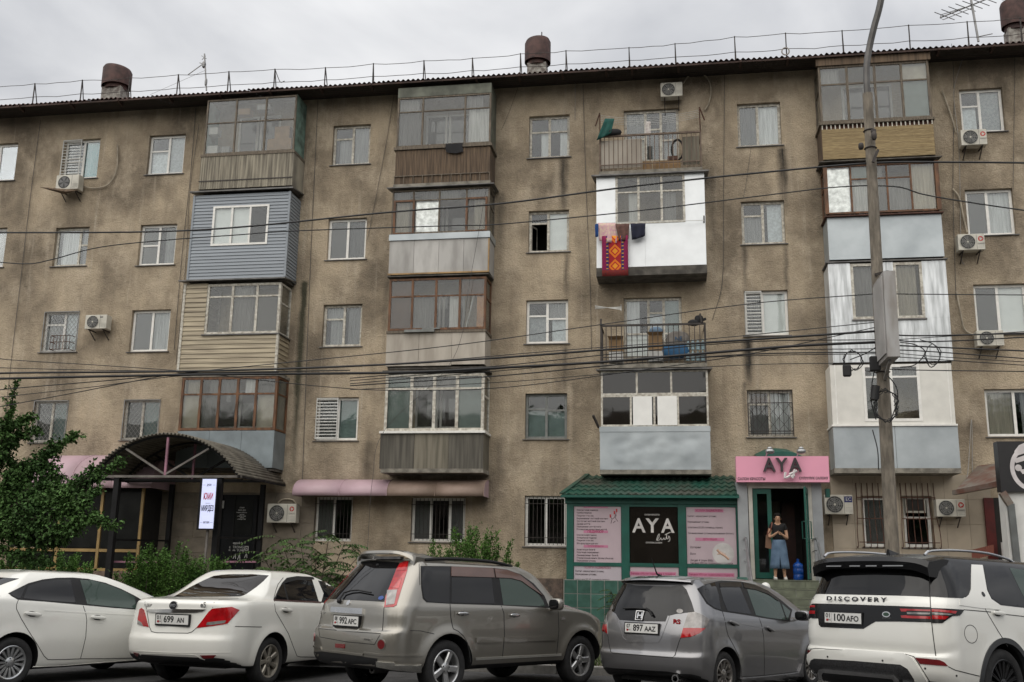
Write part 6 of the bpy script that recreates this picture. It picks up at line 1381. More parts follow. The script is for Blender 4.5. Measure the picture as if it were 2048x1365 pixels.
class Car:
 def __init__(s, name, label, pose, rings, wb, tr, arch, flare, pm, W, roof_z=None):
  x, y, a = pose; s.M = Matrix.Translation((x, y, -SLOPE * (y + 13.5))) @ Matrix.Rotation(-math.atan(SLOPE),4, 'X') @ Matrix.Rotation(a, 4, 'Z')
  s.Mi = s.M.inverted(); s.W = W; s.wb = wb; s.tr = tr
  s.root = thing(name, label, 'car', mat4=s.M, local=True, group=None)
  bm = car_body(rings, wb, tr, arch, flare); me = bpy.data.meshes.new('body'); bm.to_mesh(me); bm.free()
  s.bvh = BVHTree.FromPolygons([v.co.copy() for v in me.vertices],[p.vertices[:] for p in me.polygons])
  for m in (pm, MATS['car_dark'], MATS['car_black']): me.materials.append(m)
  mi = []
  for p in me.polygons:
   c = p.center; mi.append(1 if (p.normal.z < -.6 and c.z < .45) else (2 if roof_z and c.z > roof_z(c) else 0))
  me.polygons.foreach_set('material_index', mi)
  body = bpy.data.objects.new('body', me); COL.objects.link(body)
  cut = MB(); n = 40
  for xw in (0, wb):
   for sg in (-1,1): cut.lathe([(.001, sg * .42),(arch, sg * .42),(arch, sg * 1.3),(.001, sg * 1.3)],(xw, 0, tr + .01), n, 'Y')
  cm = cut.mesh('cut'); bmc = bmesh.new(); bmc.from_mesh(cm); bmesh.ops.remove_doubles(bmc, verts=bmc.verts, dist=.0015); bmesh.ops.recalc_face_normals(bmc, faces=bmc.faces); bmc.to_mesh(cm); bmc.free()
  cm.materials.append(MATS['car_dark']); co = bpy.data.objects.new('cut', cm); COL.objects.link(co)
  bo = body.modifiers.new('b', 'BOOLEAN'); bo.operation = 'DIFFERENCE'; bo.object = co; bo.solver = 'EXACT'; bo.material_mode = 'TRANSFER'
  dg = bpy.context.evaluated_depsgraph_get(); m2 = bpy.data.meshes.new_from_object(body.evaluated_get(dg)); m2.name = 'body'
  bpy.data.objects.remove(body); bpy.data.objects.remove(co)
  m2.polygons.foreach_set('use_smooth', [True] * len(m2.polygons)); m2.set_sharp_from_angle(angle=R(32))
  s.body = link('body', m2, None, s.root)
  s.pm = pm
 def cast(s, px, py):
  o = s.Mi @ EYE; d = (s.Mi.to_3x3() @ ray(px, py)).normalized()
  h = s.bvh.ray_cast(o, d, 60)
  if h[0] is not None: return h[0], h[1]
  best = None                                                   # outside the silhouette: nearest skin point
  for t in np.linspace(9,20,56):
   q = s.bvh.find_nearest(o + d * float(t))
   if q[0] is not None and (best is None or q[3] < best[3]): best = q
  return best[0], best[1]
 def patch(s, name, poly, mat, off=.004, thick=.012, step=7, parent=None, mirror=False, label=None):
  n = len(poly); vs = []; ed = []
  for i in range(n):
   a, c = Vector(poly[i]), Vector(poly[(i + 1) % n]); k = max(1, int((c - a).length / step))
   for j in range(k): vs.append(a.lerp(c, j / k))
  nb = len(vs); ed = [(i, (i + 1) % nb) for i in range(nb)]
  xs_ = [p[0] for p in vs]; ys_ = [p[1] for p in vs]
  def ins(x, y):
   c = False; j = n - 1
   for i in range(n):
    if (poly[i][1] > y) != (poly[j][1] > y) and x < (poly[j][0] - poly[i][0]) * (y - poly[i][1]) / (poly[j][1] - poly[i][1]) + poly[i][0]: c = not c
    j = i
   return c
  for x in np.arange(min(xs_) + step / 2, max(xs_), step):
   for y in np.arange(min(ys_) + step / 2, max(ys_), step):
    if ins(x, y) and min((Vector((x, y)) - v).length for v in vs[:nb]) > step * .35: vs.append(Vector((float(x), float(y))))
  r = delaunay_2d_cdt(vs, ed, [list(range(nb))],1,1e-4)
  P = []; Nn = []
  for p in r[0]:
   c, nn_ = s.cast(p[0], p[1]); P.append(c); Nn.append(nn_)
  k = len(P); top = [P[i] + Nn[i] * off for i in range(k)]; low = [P[i] - Nn[i] * thick for i in range(k)]
  cnt = {}
  for f in r[2]:
   for i in range(len(f)):
    e = (f[i], f[(i + 1) % len(f)]); cnt[e] = 1
  fs = [list(f) for f in r[2]] + [[a, c, k + c, k + a] for (a, c) in cnt if (c, a) not in cnt]
  me = bpy.data.meshes.new(name); me.from_pydata(top + low, [], fs)
  bm = bmesh.new(); bm.from_mesh(me); bmesh.ops.delete(bm, geom=[v for v in bm.verts if not v.link_faces], context='VERTS'); bmesh.ops.recalc_face_normals(bm, faces=bm.faces)
  bm.to_mesh(me); bm.free()
  o = link(name, me, mat, parent or s.root, True, 50, label=label)
  if mirror:
   m2 = me.copy(); co = np.empty(len(m2.vertices) * 3); m2.vertices.foreach_get('co', co); co[1::3] *= -1; m2.vertices.foreach_set('co', co); m2.flip_normals()
   link(name, m2, None, (parent if parent is not None else s.root), label=label)
  return o
 def lines(s, name, polys, mat, w_=.008, off=.0025, mirror=False, parent=None, step=6, dep=.004):
  for pl in polys:
   b = MB(); pts = []
   for i in range(len(pl) - 1):
    a, c = Vector(pl[i]), Vector(pl[i + 1]); k = max(1, int((c - a).length / step))
    pts += [a.lerp(c, j / k) for j in range(k)]
   pts.append(Vector(pl[-1])); H_ = [s.cast(p[0], p[1]) for p in pts]
   for i in range(len(H_)):
    t = (H_[min(i + 1, len(H_) - 1)][0] - H_[max(i - 1,0)][0])
    if t.length < 1e-6: t = Vector((0,0,1))
    nn_ = H_[i][1]; sd = t.normalized().cross(nn_).normalized() * (w_ / 2); c = H_[i][0]
    b.v += [tuple(c - sd - nn_ * dep), tuple(c - sd + nn_ * off), tuple(c + sd + nn_ * off), tuple(c + sd - nn_ * dep)]
   for i in range(len(H_) - 1):
    if (H_[i + 1][0] - H_[i][0]).length > .25: continue
    for j in range(3): b.f.append([4 * i + j, 4 * i + 4 + j, 4 * i + 5 + j, 4 * i + 1 + j]); b.m.append(0)
   b.build(name, mat, parent or s.root, smooth=True, angle=50)
   if mirror: b.v = [(v[0],-v[1], v[2]) for v in b.v]; b.build(name, mat, parent or s.root, smooth=True, angle=50)
 def wheels(s, tw, rr, style, rimm, R_=None):
  R_ = R_ or s.tr; yo = s.W - .025
  tb = MB(); w2 = tw
  prof = [(rr, -.012),(rr + .012,-.004),((rr + R_) / 2,.006),(R_ - .025,-.002),(R_ - .006,-.022),(R_, -.045),(R_, -w2 + .045),(R_ - .01,-w2 + .02),(rr, -w2 + .01)]
  tb.lathe([(r, -d) for r, d in prof],(0,0,0),48, 'Y')
  for g in (-.07,-.11,-.15): pass
  tm = tb.mesh('tyre'); rm = MB()
  rm.lathe([(rr + .006,.010),(rr - .004,.004),(rr - .018,.012),(rr - .03,.05),(rr - .04,.16)],(0,0,0),48, 'Y', 0)
  rm.lathe([(.001,.105),(rr - .032,.105)],(0,0,0),40, 'Y', 1)
  nsp, sw0, sw1, dish, pair = style
  for k in range(nsp):
   for dp in ((-pair, pair) if pair else (0,)):
    t = 2 * math.pi * k / nsp + dp + .3; e = Vector((math.cos(t),0, math.sin(t))); sd = Vector((-math.sin(t),0, math.cos(t)))
    r0, r1 = .045, rr - .012; vs = []
    for r, sw, y0 in ((r0, sw0,.030 - dish),((r0 + r1) / 2,(sw0 + sw1) / 2,.020 - dish * .4),(r1, sw1,.016)):
     for q, dy in ((-.5,.012),(-.32,0),(.32,0),(.5,.012),(.4,.05),(-.4,.05)): vs.append(e * r + sd * sw * q + Vector((0, y0 + dy, 0)))
    fs = [(6 * j + i, 6 * j + (i + 1) % 6,6 * j + 6 + (i + 1) % 6,6 * j + 6 + i) for j in range(2) for i in range(6)]; rm.add(vs, fs, 0)
  rm.lathe([(.068,.06),(.066,.022 - dish),(.05,.012 - dish),(.032,.010 - dish),(.030,.004 - dish),(.001,.002 - dish)],(0,0,0),24, 'Y', 0)
  for k in range(5): t = 2 * math.pi * (k + .5) / 5; rm.lathe([(.011,.012 - dish),(.001,.010 - dish)],(.05 * math.cos(t),0,.05 * math.sin(t)),8, 'Y', 1)
  rmesh = rm.mesh('rim'); bmx = bmesh.new(); bmx.from_mesh(rmesh); bmesh.ops.remove_doubles(bmx, verts=bmx.verts, dist=1e-5); bmesh.ops.recalc_face_normals(bmx, faces=bmx.faces); bmx.to_mesh(rmesh); bmx.free()
  for me, ms in ((tm, [MATS['tyre']]),(rmesh, [rimm, MATS['car_dark']])):
   for m in ms: me.materials.append(m)
   bmx = bmesh.new(); bmx.from_mesh(me); bmesh.ops.recalc_face_normals(bmx, faces=bmx.faces); bmx.to_mesh(me); bmx.free()
   me.polygons.foreach_set('use_smooth', [True] * len(me.polygons)); me.set_sharp_from_angle(angle=R(35))
  for xw in (0, s.wb):
   for sg in (-1,1):
    wq = bpy.data.objects.new('wheel', tm); COL.objects.link(wq); wq.parent = s.root; wq.location = (xw, sg * yo, R_); wq.rotation_euler = (0, random.uniform(0,1),0 if sg < 0 else math.pi)
    WM[wq.name] = Matrix(); rq = bpy.data.objects.new('rim', rmesh); COL.objects.link(rq); rq.parent = wq
 def plate(s, c, left, digits, series, up=(0,0,1), off=.02, w_=.52):
  h = .118; p, nn_ = c; right = Vector((0,-1,0)); u = Vector(up).normalized(); n = right.cross(u); p = p + n * off
  fn = lambda x, y, d: tuple(p + right * x + u * y + n * d)
  fr = MB(); fr.box(-w_ / 2 - .015, w_ / 2 + .015,-h / 2 - .022, h / 2 + .012,-.03,.004, fn=fn); f = fr.build('plate_holder', MATS['trim_black'], s.root)
  b = MB().box(-w_ / 2, w_ / 2,-h / 2, h / 2,.004,.008, fn=fn); pl = b.build('licence_plate', MATS['plate_white'], s.root)
  Mt = lambda x, y: textM(p + right * x + u * y + n * .009, right, u)
  text(left, 'plate_characters', MATS['plate_ink'], Mt(-w_ * .40, h * .18),.062, pl, .0006, 'CENTER', w_ * .115,.0012, squash=1.15)
  MB().box(-w_ * .455,-w_ * .40,-h * .34,-h * .12,.0085,.0095, fn=fn).build('plate_flag', MATS['lamp_red'], pl)
  text('KG', 'plate_characters', MATS['plate_ink'], Mt(-w_ * .365,-h * .22),.032, pl, .0006, 'CENTER', w_ * .06,.0004)
  MB().box(-w_ * .315,-w_ * .311,-h * .46, h * .46,.0085,.0092, fn=fn).build('plate_rule', MATS['plate_ink'], pl)
  text(digits, 'plate_characters', MATS['plate_ink'], Mt(-w_ * .10,0),.10, pl, .0006, 'CENTER', w_ * .31,.0025, squash=1.15)
  text(series, 'plate_characters', MATS['plate_ink'], Mt(w_ * .27,-h * .06),.075, pl, .0006, 'CENTER', w_ * (.34 if len(series) > 2 else .22),.002, squash=1.15)
  return p
 def handle(s, pa, pb, m=None, h=.022):
  a, na = s.cast(*pa); b_, nb = s.cast(*pb); mid = (a + b_) / 2; L2 = (b_ - a).length / 2; d = (b_ - a).normalized(); q = d.to_track_quat('X', 'Z').to_matrix()
  cup = MB().blob(mid + na * .0,(L2 * .55,.012, h * 1.6),8,2.2, rot=q); cup.build('handle_cup', MATS['trim_black'], s.root, smooth=True)
  o = MB().blob(mid + na * .028,(L2,.012, h),8,3, rot=q).build('door_handle', m or s.pm, s.root, smooth=True, angle=60)
  for c in (cup, ): pass
  m2 = o.data.copy(); co = np.empty(len(m2.vertices) * 3); m2.vertices.foreach_get('co', co); co[1::3] *= -1; m2.vertices.foreach_set('co', co); m2.flip_normals(); link('door_handle', m2, None, s.root)
 def mirror(s, c, size, m, both=True, tilt=0):
  for sg in ((-1,1) if both else (-1,)):
   cc = Vector((c[0], sg * abs(c[1]), c[2])); b = MB().blob(cc, size, 10,3.2); b.bar(cc + Vector((.02,-sg * .02,-size[2] * .6)),(cc.x + .05, sg * (abs(c[1]) - size[1] - .09), cc.z - size[2] * 1.0),.05,.03)
   o = b.build('door_mirror', m, s.root, smooth=True, angle=60)
   MB().blob(cc + Vector((-size[0] * .93,0,0)),(.012, size[1] * .86, size[2] * .8),8,3.2).build('mirror_glass', MATS['car_glass'], o, smooth=True)
 def oval(s, name, c, rx, ry, m, off=.012, th=.006, parent=None, up=(0,0,1)):
  p, nn_ = s.cast(*c); r = Vector((0,-1,0)); r = (r - nn_ * r.dot(nn_)).normalized(); u = nn_.cross(r).normalized(); b = MB()
  if u.z < 0: u = -u
  vs = [p + nn_ * off + r * rx * math.cos(t) + u * ry * math.sin(t) for t in [2 * math.pi * k / 24 for k in range(24)]]
  b.add(vs + [v - nn_ * (off + th) for v in vs],[tuple(range(24))] + [(i, (i + 1) % 24,24 + (i + 1) % 24,24 + i) for i in range(24)])
  return b.build(name, m, parent or s.root), textM(p + nn_ * (off + .002), r, u)
def K(o, sc):
 return lambda *pts: [(o[0] + x / sc, o[1] + y / sc) for x, y in pts]
kA, kB, kC, kD, kE = K((0,1125),5.687), K((255,1130),5.808), K((470,1130),5.808), K((610,1090),4.964), K((820,1090),4.964)
kF, kG, kH, kI = K((1180,1130),5.808), K((1370,1130),5.808), K((1590,1090),4.962), K((1830,1090),4.963)
GLs = MATS['car_glass']; GLg = MATS['car_glass_green']; GLb = MATS['car_glass_brown']
WHITE = lambda n: paint(n, (.74,.74,.70),0,.28,(.42,.38,.30),.45)
# rings: zr, xr, bow, wr, z side rear, z side front, w, wf, bow front, xf, zf
# 1 ---- white sedan at the left edge
c = Car('parked_car', 'white fastback sedan cut off by the left edge, its tail towards us', (-9.192,-14.729,1.1932),[
 (.30,-.80,.16,.68,.20,.20,.70,.66,.16,3.30,.24),(.36,-.92,.18,.76,.24,.24,.81,.74,.2,3.40,.3),(.50,-.96,.2,.82,.40,.40,.845,.80,.22,3.44,.45),(.70,-.955,.2,.84,.62,.60,.862,.82,.22,3.42,.6),
 (.90,-.93,.2,.83,.84,.78,.86,.80,.2,3.32,.72),(1.02,-.90,.2,.80,1.0,.90,.845,.76,.2,3.0,.86),(1.10,-.84,.2,.74,1.09,.96,.825,.70,.18,2.55,.97),(1.13,-.42,.12,.70,1.13,.98,.79,.70,.1,2.58,1.02),
 (1.36,.06,.08,.56,1.38,1.34,.61,.56,.09,1.80,1.33),(1.43,.22,.05,.48,1.44,1.425,.52,.48,.06,1.42,1.42),(1.455,.4,.03,.25,1.465,1.455,.26,.25,.03,1.1,1.455),(1.46,.5,.01,.01,1.468,1.46,.01,.01,.01,.95,1.46)],2.60,.311,.365,.012, WHITE('white_paint_pearl'),.8645)
c.wheels(.19,.205,(15,.020,.026,.0,.045), mk('rim_silver', (.55,.56,.57),.3,.9, var=.1))
c.patch('window_surround', kA((92,355),(200,300),(320,240),(480,197),(640,178),(830,175),(1000,190),(1200,235),(1380,305),(1530,380),(1640,445),(1612,510),(1595,542),(1300,520),(1000,492),(760,470),(500,447),(250,430),(200,425),(130,385)), MATS['trim_black'],.003, mirror=True)
c.patch('rear_door_window', kA((262,412),(322,268),(480,218),(640,200),(800,200),(858,462),(640,448),(440,432)), GLs, .006, mirror=True); c.patch('quarter_window', kA((108,355),(295,272),(232,408),(205,414),(135,380)), GLs, .006, mirror=True)
c.patch('front_door_window', kA((908,202),(1050,208),(1230,258),(1400,328),(1532,398),(1548,530),(1300,510),(990,478)), GLg, .006, mirror=True)
c.patch('rear_window', kA((-260,170),(-80,168),(60,178),(215,187),(90,228),(0,262),(-90,300),(-330,310)), GLs, .004)
c.lines('door_gap', [kA((207,430),(188,480),(187,530),(240,640),(330,790),(420,930),(500,1065),(545,1107),(740,1105),(915,1097),(1250,1095),(1540,1088)), kA((945,495),(975,580),(987,660),(975,850),(945,980),(915,1097))], MATS['gap'], mirror=True)
c.handle(*kA((262,578),(462,600))); c.handle(*kA((1018,622),(1196,636)))
c.mirror((1.92,.96,1.03),(.075,.10,.07), MATS['trim_black'])
c.lines('sill_crease', [kA((375,1190),(700,1175),(1540,1110))], MATS['white_paint_pearl'],.012,.006, mirror=True); c.lines('body_crease', [kA((500,545),(900,570),(1250,585),(1540,600))], MATS['white_paint_pearl'],.014,.003, mirror=True)
p, n_ = c.cast(30,1147); b = MB().add([(p + Vector(q)) for q in ((-.10,-.03,0),(.1,-.03,0),(.1,.03,0),(-.1,.03,0),(-.08,0,.075),(.0,0,.06))],[(0,1,5,4),(2,3,4,5),(1,2,5),(3,0,4)]); b.build('roof_fin', MATS['car_black'], c.root) if False else None
# 2 ---- white sedan with red lamps
c = Car('parked_car', 'white sedan with large red tail lamps and plate 01 699 AN', (-6.3768,-13.4205,1.3602),[
 (.33,-.84,.18,.70,.24,.24,.72,.66,.16,3.38,.24),(.35,-.98,.22,.80,.27,.26,.83,.74,.2,3.50,.3),(.45,-1.07,.24,.85,.40,.40,.868,.80,.22,3.55,.45),(.60,-1.085,.25,.865,.60,.60,.882,.82,.22,3.54,.6),
 (.70,-1.06,.25,.865,.74,.72,.885,.82,.2,3.48,.72),(.95,-1.035,.25,.85,.95,.90,.88,.80,.2,3.30,.84),(1.06,-1.03,.25,.83,1.05,1.0,.868,.76,.2,2.9,.96),(1.115,-.98,.24,.78,1.10,1.04,.85,.72,.18,2.6,1.02),(1.155,-.50,.12,.70,1.135,1.07,.815,.70,.1,2.48,1.08),
 (1.43,.10,.08,.57,1.43,1.40,.61,.58,.09,1.75,1.40),(1.495,.26,.05,.48,1.50,1.49,.52,.48,.05,1.35,1.48),(1.525,.4,.03,.25,1.53,1.525,.26,.25,.03,.9,1.525),(1.535,.5,.01,.01,1.535,1.53,.01,.01,.01,.85,1.53)],2.66,.316,.375,.022, WHITE('white_paint'),.8825)
c.wheels(.205,.215,(7,.045,.075,.0,0), mk('rim_dusty', (.36,.335,.29),.45,.7, var=.15))
c.patch('rear_window', kB((540,372),(640,312),(740,255),(880,185),(1000,132),(1090,120),(1180,113)) + kC((0,111),(200,112),(392,125),(330,190),(265,245),(190,300),(120,345),(60,368)) + kB((1000,371)), GLb, .004)
c.patch('window_surround', kC((447,412),(470,360),(500,290),(550,205),(600,152),(720,132),(900,142),(1100,168),(1300,230),(1460,360),(1500,455),(985,440),(700,425)), MATS['trim_black'],.003, mirror=True)
c.patch('quarter_window', kC((468,404),(500,325),(540,235),(560,230),(600,408)), GLs, .006, mirror=True); c.patch('rear_door_window', kC((575,215),(720,178),(890,182),(968,426),(622,412)), GLs, .006, mirror=True); c.patch('front_door_window', kC((985,190),(1110,205),(1280,270),(1440,420),(1040,432)), GLs, .006, mirror=True)
c.patch('door_pillar', kC((895,176),(958,180),(1025,335),(1000,432),(972,430)), c.pm, .007, mirror=True)
c.lines('window_trim', [kC((447,413),(700,427),(990,440))], mk('trim_maroon', (.06,.018,.018),.3),.020,.009, mirror=True)
c.lines('door_gap', [kC((455,425),(470,540),(540,660),(620,800),(680,960),(720,1060),(760,1070),(1100,1075)), kC((560,150),(500,225),(470,310),(450,400))], MATS['gap'], mirror=True)
c.lines('panel_gap', [kB((205,430),(230,560),(255,720),(280,775),(340,790),(700,795),(750,780),(800,735)), kB((990,500),(1005,440),(1060,410),(1290,395)), kC((0,716),(160,720),(310,722))], MATS['gap'])
def lamp(c, poly, clear=None, mir=None, m='lamp_red', name='tail_lamp', **k):
 o = c.patch(name, poly, MATS[m],.007,.02, **k)
 if clear: c.patch('reversing_lens', clear, MATS['lamp_clear'],.010,.006, parent=o)
 return o
lamp(c, kB((800,735),(870,645),(945,545),(985,510),(1100,498),(1210,490),(1300,525),(1240,595),(1180,660),(1160,685),(1000,710)), kB((915,702),(930,668),(1145,645),(1130,678),(960,704)))
lamp(c, kB((142,520),(165,500),(195,525),(215,600),(248,725),(180,712),(120,690),(122,625)), kB((122,640),(165,670),(190,715),(120,692)))
lamp(c, kB((842,1052),(1030,1048),(1000,1082),(880,1086)), m='lamp_dark_red', name='reflector'); lamp(c, kB((70,1018),(135,1028),(125,1060),(95,1056)), m='lamp_dark_red', name='reflector')
c.patch('chrome_strip', kB((218,520),(300,516),(600,514),(910,518),(880,540),(780,555),(500,556),(280,555),(235,538)), MATS['chrome'],.016)
c.plate(c.cast(*kB((532,635))[0]), '01', '699', 'AN', up=(-.06,0,1))
o, Mt = c.oval('emblem', kB((535,472))[0],.062,.052, MATS['car_black']); o2, Mt2 = c.oval('emblem_ring', kB((535,472))[0],.066,.056, MATS['chrome'],.009, parent=o); text('BYD', 'emblem_letters', MATS['chrome'], Mt, .05, o, .001, width=.085)
p, n_ = c.cast(*kB((885,470))[0]); text('e5', 'badge', MATS['chrome'], textM(p + n_ * .012,(0,-1,0),(-.1,0,1)),.075, c.root, .003, width=.085, bold=.001)
p, n_ = c.cast(*kB((250,470))[0]); text('比亚迪', 'badge', MATS['chrome'], textM(p + n_ * .012,(.2,-1,0),(-.1,0,1)),.05, c.root, .003, width=.12)
c.handle(*kC((525,520),(655,535)))
c.lines('bumper_crease', [kB((75,1000),(300,1012),(600,1022),(860,1020),(1200,1020)), kB((140,1085),(150,1045),(175,1030),(500,1038),(780,1048),(850,1085),(900,1105))], c.pm, .012,.004)
c.patch('underbody_valance', kB((120,1112),(500,1138),(860,1150),(1300,1152),(1250,1180),(860,1180),(400,1165)), MATS['car_dark'],.004)
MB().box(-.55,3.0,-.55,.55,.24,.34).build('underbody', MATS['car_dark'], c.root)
# 3 ---- silver beige estate
XT = paint('beige_silver_paint', (.285,.272,.242),.78,.30,(.26,.225,.17),.45)
c = Car('parked_car', 'silver beige off road car with tall red tail lamps and roof spoiler', (-3.6662,-13.6139,.9597),[
 (.32,-.78,.16,.74,.30,.30,.74,.68,.16,3.30,.34),(.37,-.94,.15,.83,.36,.36,.84,.76,.2,3.38,.4),(.49,-.985,.14,.868,.44,.44,.872,.80,.22,3.42,.5),(.65,-.99,.14,.872,.62,.62,.882,.82,.22,3.42,.62),
 (.78,-.975,.14,.872,.78,.78,.884,.82,.2,3.38,.76),(.83,-.925,.13,.862,.86,.86,.882,.82,.2,3.34,.88),(1.0,-.905,.14,.855,1.0,1.0,.875,.80,.2,3.16,.98),(1.10,-.885,.15,.845,1.09,1.06,.865,.76,.16,2.75,1.08),(1.16,-.85,.16,.825,1.15,1.10,.845,.72,.10,2.46,1.15),
 (1.60,-.47,.10,.665,1.60,1.56,.675,.64,.09,1.88,1.54),(1.665,-.40,.07,.60,1.665,1.645,.605,.56,.06,1.58,1.635),(1.70,-.25,.05,.3,1.705,1.69,.3,.3,.03,1.1,1.69),(1.712,-.1,.01,.01,1.715,1.71,.01,.01,.01,.9,1.705)],2.625,.343,.415,.035, XT, .8825)
c.wheels(.22,.222,(5,.075,.085,.004,0), mk('rim_bright', (.58,.585,.59),.28,.85, var=.06))
rg = c.patch('rear_window', kD((200,537),(230,470),(330,330),(430,200),(480,178),(700,160),(938,178),(915,240),(860,380),(800,500),(788,566),(500,550)), GLs, .004)
o = lamp(c, kD((945,185),(1000,165),(1028,168),(1015,260),(970,400),(910,600),(880,618),(788,622),(800,520),(860,370),(910,240)), kD((818,452),(918,450),(888,590),(806,602)))
c.patch('lamp_lens', kD((950,195),(1010,185),(998,260),(910,262),(925,235)), mk('lamp_bright', (.48,.012,.014),.1, var=.2, scale=12, coat=.8),.010,.006, parent=o); c.patch('lamp_lens', kD((880,330),(965,330),(935,435),(850,430)), MATS['lamp_bright'],.010,.006, parent=o)
lamp(c, kD((480,148),(512,150),(432,200),(330,330),(230,470),(195,545),(160,572),(180,500),(240,380),(330,250),(430,165)))
c.lines('panel_gap', [kD((158,570),(142,700),(136,830),(148,915)), kD((785,622),(776,760),(768,850),(745,880)), kD((140,832),(450,862),(750,882)), kD((148,915),(400,962),(690,990),(742,900)), kD((1132,165),(1140,400)), kE((0,852),(105,855),(240,885))], MATS['gap'])
c.patch('chrome_handle', kD((275,618),(585,636),(580,692),(430,682),(270,668)), MATS['chrome'],.03,.02)
c.plate(c.cast(*kD((427,755))[0]), '08', '992', 'APC', off=.03)
c.lines('plate_recess', [kD((262,690),(268,780),(290,832),(330,847),(520,858),(562,800),(575,700))], XT, .02,.006)
lamp(c, kD((303,980),(399,985),(396,1028),(302,1020)), m='lamp_dark_red', name='reflector')
o, _m = c.oval('fog_lamp', kD((757,990))[0],.055,.055, MATS['lamp_dark_red'],.008); c.oval('fog_lamp_ring', kD((757,990))[0],.066,.066, XT, .004, parent=o); c.oval('fog_lamp', kD((72,918))[0],.05,.055, MATS['lamp_dark_red'],.008)
c.lines('bumper_lip', [kD((55,1005),(160,1020),(165,1045),(575,1095),(580,1070),(750,1095),(1000,1100),(1170,1098))], XT, .022,.012)
c.patch('corner_guard', kD((718,1155),(885,1165),(890,1185),(1100,1195),(1150,1185),(1150,1250),(890,1228),(720,1200)), mk('guard_silver', (.55,.54,.50),.25,.8, var=.05),.03,.02)
c.patch('lower_valance', kD((60,1060),(165,1060),(575,1110),(720,1130),(715,1210),(600,1230),(250,1170),(100,1130)), MATS['car_dark'],.003)
b = MB(); pw_ = [c.cast(*q) for q in kD((350,568),(400,492),(470,470),(540,466),(670,490))]; b.tube([q[0] + q[1] * .03 for q in pw_],.011,6); b.blob(pw_[0][0] + pw_[0][1] * .02,(.03,.03,.03),6); b.build('wiper', MATS['trim_black'], c.root, smooth=True)
p, n_ = c.cast(*kD((727,207))[0]); MB().blob(p + n_ * .01,(.02,.03,.02),6).build('washer_jet', MATS['trim_black'], c.root)
o, Mt = c.oval('emblem', kD((435,577))[0],.036,.036, MATS['chrome'],.012); o3, _ = c.oval('sticker', kD((757,530))[0],.045,.03, mk('sticker_blue', (.03,.08,.30),.4),.008)
p, n_ = c.cast(*kD((200,675))[0]); text('X-TRAIL', 'badge', MATS['chrome'], textM(p + n_ * .004,(.12,-1,0)),.05, c.root, .003, width=.17)
p, n_ = c.cast(*kD((625,942))[0]); text('XTREMER', 'badge', MATS['chrome'], textM(p + n_ * .004,(0,-1,0)),.03, c.root, .003, width=.16)
# roof spoiler: a blade carried on two feet
sb = MB(); prof = [(-.52,.0),(-.50,.035),(-.38,.045),(-.26,.03),(-.28,.0),(-.40,-.012)]; N_ = 20
for i in range(N_ + 1):
 t = -1 + 2 * i / N_; y = t * .60; dz = -.10 * abs(t) ** 6 - .018 * t * t; dx = .14 * abs(t) ** 4
 sb.v += [(x + dx, y, 1.765 + z + dz) for x, z in prof]
k_ = len(prof); sb.f = [[i * k_ + j, i * k_ + (j + 1) % k_, (i + 1) * k_ + (j + 1) % k_, (i + 1) * k_ + j] for i in range(N_) for j in range(k_)] + [list(range(k_)),[N_ * k_ + j for j in range(k_)]]; sb.m = [0] * len(sb.f)
o = sb.build('roof_spoiler', XT, c.root, smooth=True, angle=50)
for sg in (-1,1):
 fb = MB().add([(-.40, sg * .60,1.60),(-.38, sg * .62,1.72),(-.20, sg * .61,1.74),(.05, sg * .605,1.70),(.16, sg * .60,1.665),(-.40, sg * .52,1.62),(-.38, sg * .54,1.75),(-.20, sg * .53,1.765),(.05, sg * .535,1.72),(.16, sg * .54,1.685)],[(0,1,2,3,4),(9,8,7,6,5),(0,5,6,1),(1,6,7,2),(2,7,8,3),(3,8,9,4),(4,9,5,0)]); fb.build('spoiler_foot', XT, o)
MB().box(-.36,-.30,-.28,.28,1.69,1.725).build('high_brake_lamp', MATS['lamp_clear'], o)
rw = lambda pts, nm, m, off=.005: c.patch(nm, kE(*pts), m, off, mirror=True)
rw([(104,212),(400,214),(820,230),(960,246),(1100,296),(1225,383),(1335,508),(1385,628),(910,602),(400,586),(165,572),(128,535),(110,420)], 'window_surround', MATS['trim_black'],.003)
rw([(112,222),(394,224),(388,580),(172,564),(136,528),(118,410)], 'quarter_window', GLs); rw([(412,325),(806,325),(838,586),(408,575)], 'rear_door_window', GLs); rw([(885,335),(1000,338),(1100,362),(1180,418),(1280,500),(1325,570),(1335,612),(925,598)], 'front_door_window', GLg)
rw([(405,222),(820,235),(835,328),(405,315)], 'window_visor', MATS['visor'],.016); rw([(835,240),(960,255),(1080,300),(1200,392),(1312,508),(1300,500),(1180,420),(1100,362),(1000,336),(850,328)], 'window_visor', MATS['visor'],.016)
c.lines('door_gap', [kE((397,590),(405,720),(418,790),(430,835),(480,860),(530,905),(570,975),(592,1070),(600,1165)), kE((905,605),(932,680),(938,900),(915,1135)), kE((1470,660),(1478,850),(1455,1095))], MATS['gap'],.011, mirror=True)
for q in ([(652,925),(898,920),(895,968),(655,972)],[(930,918),(1450,908),(1435,950),(930,965)]): c.patch('door_moulding', kE(*q), XT, .018, mirror=True)
c.lines('sill_strip', [kE((645,1135),(1000,1115),(1500,1092))], mk('sill_bright', (.50,.49,.45),.3,.6),.03,.012, mirror=True)
for q in ([(440,655),(570,655),(570,715),(440,715)],[(962,668),(1078,668),(1078,726),(962,726)]): c.patch('handle_plate', kE(*q), XT, .006, mirror=True)
c.handle(*kE((465,685),(572,685)), m=MATS['chrome']); c.handle(*kE((985,700),(1078,700)), m=MATS['chrome'])
c.mirror((1.93,1.0,1.13),(.07,.105,.085), XT)
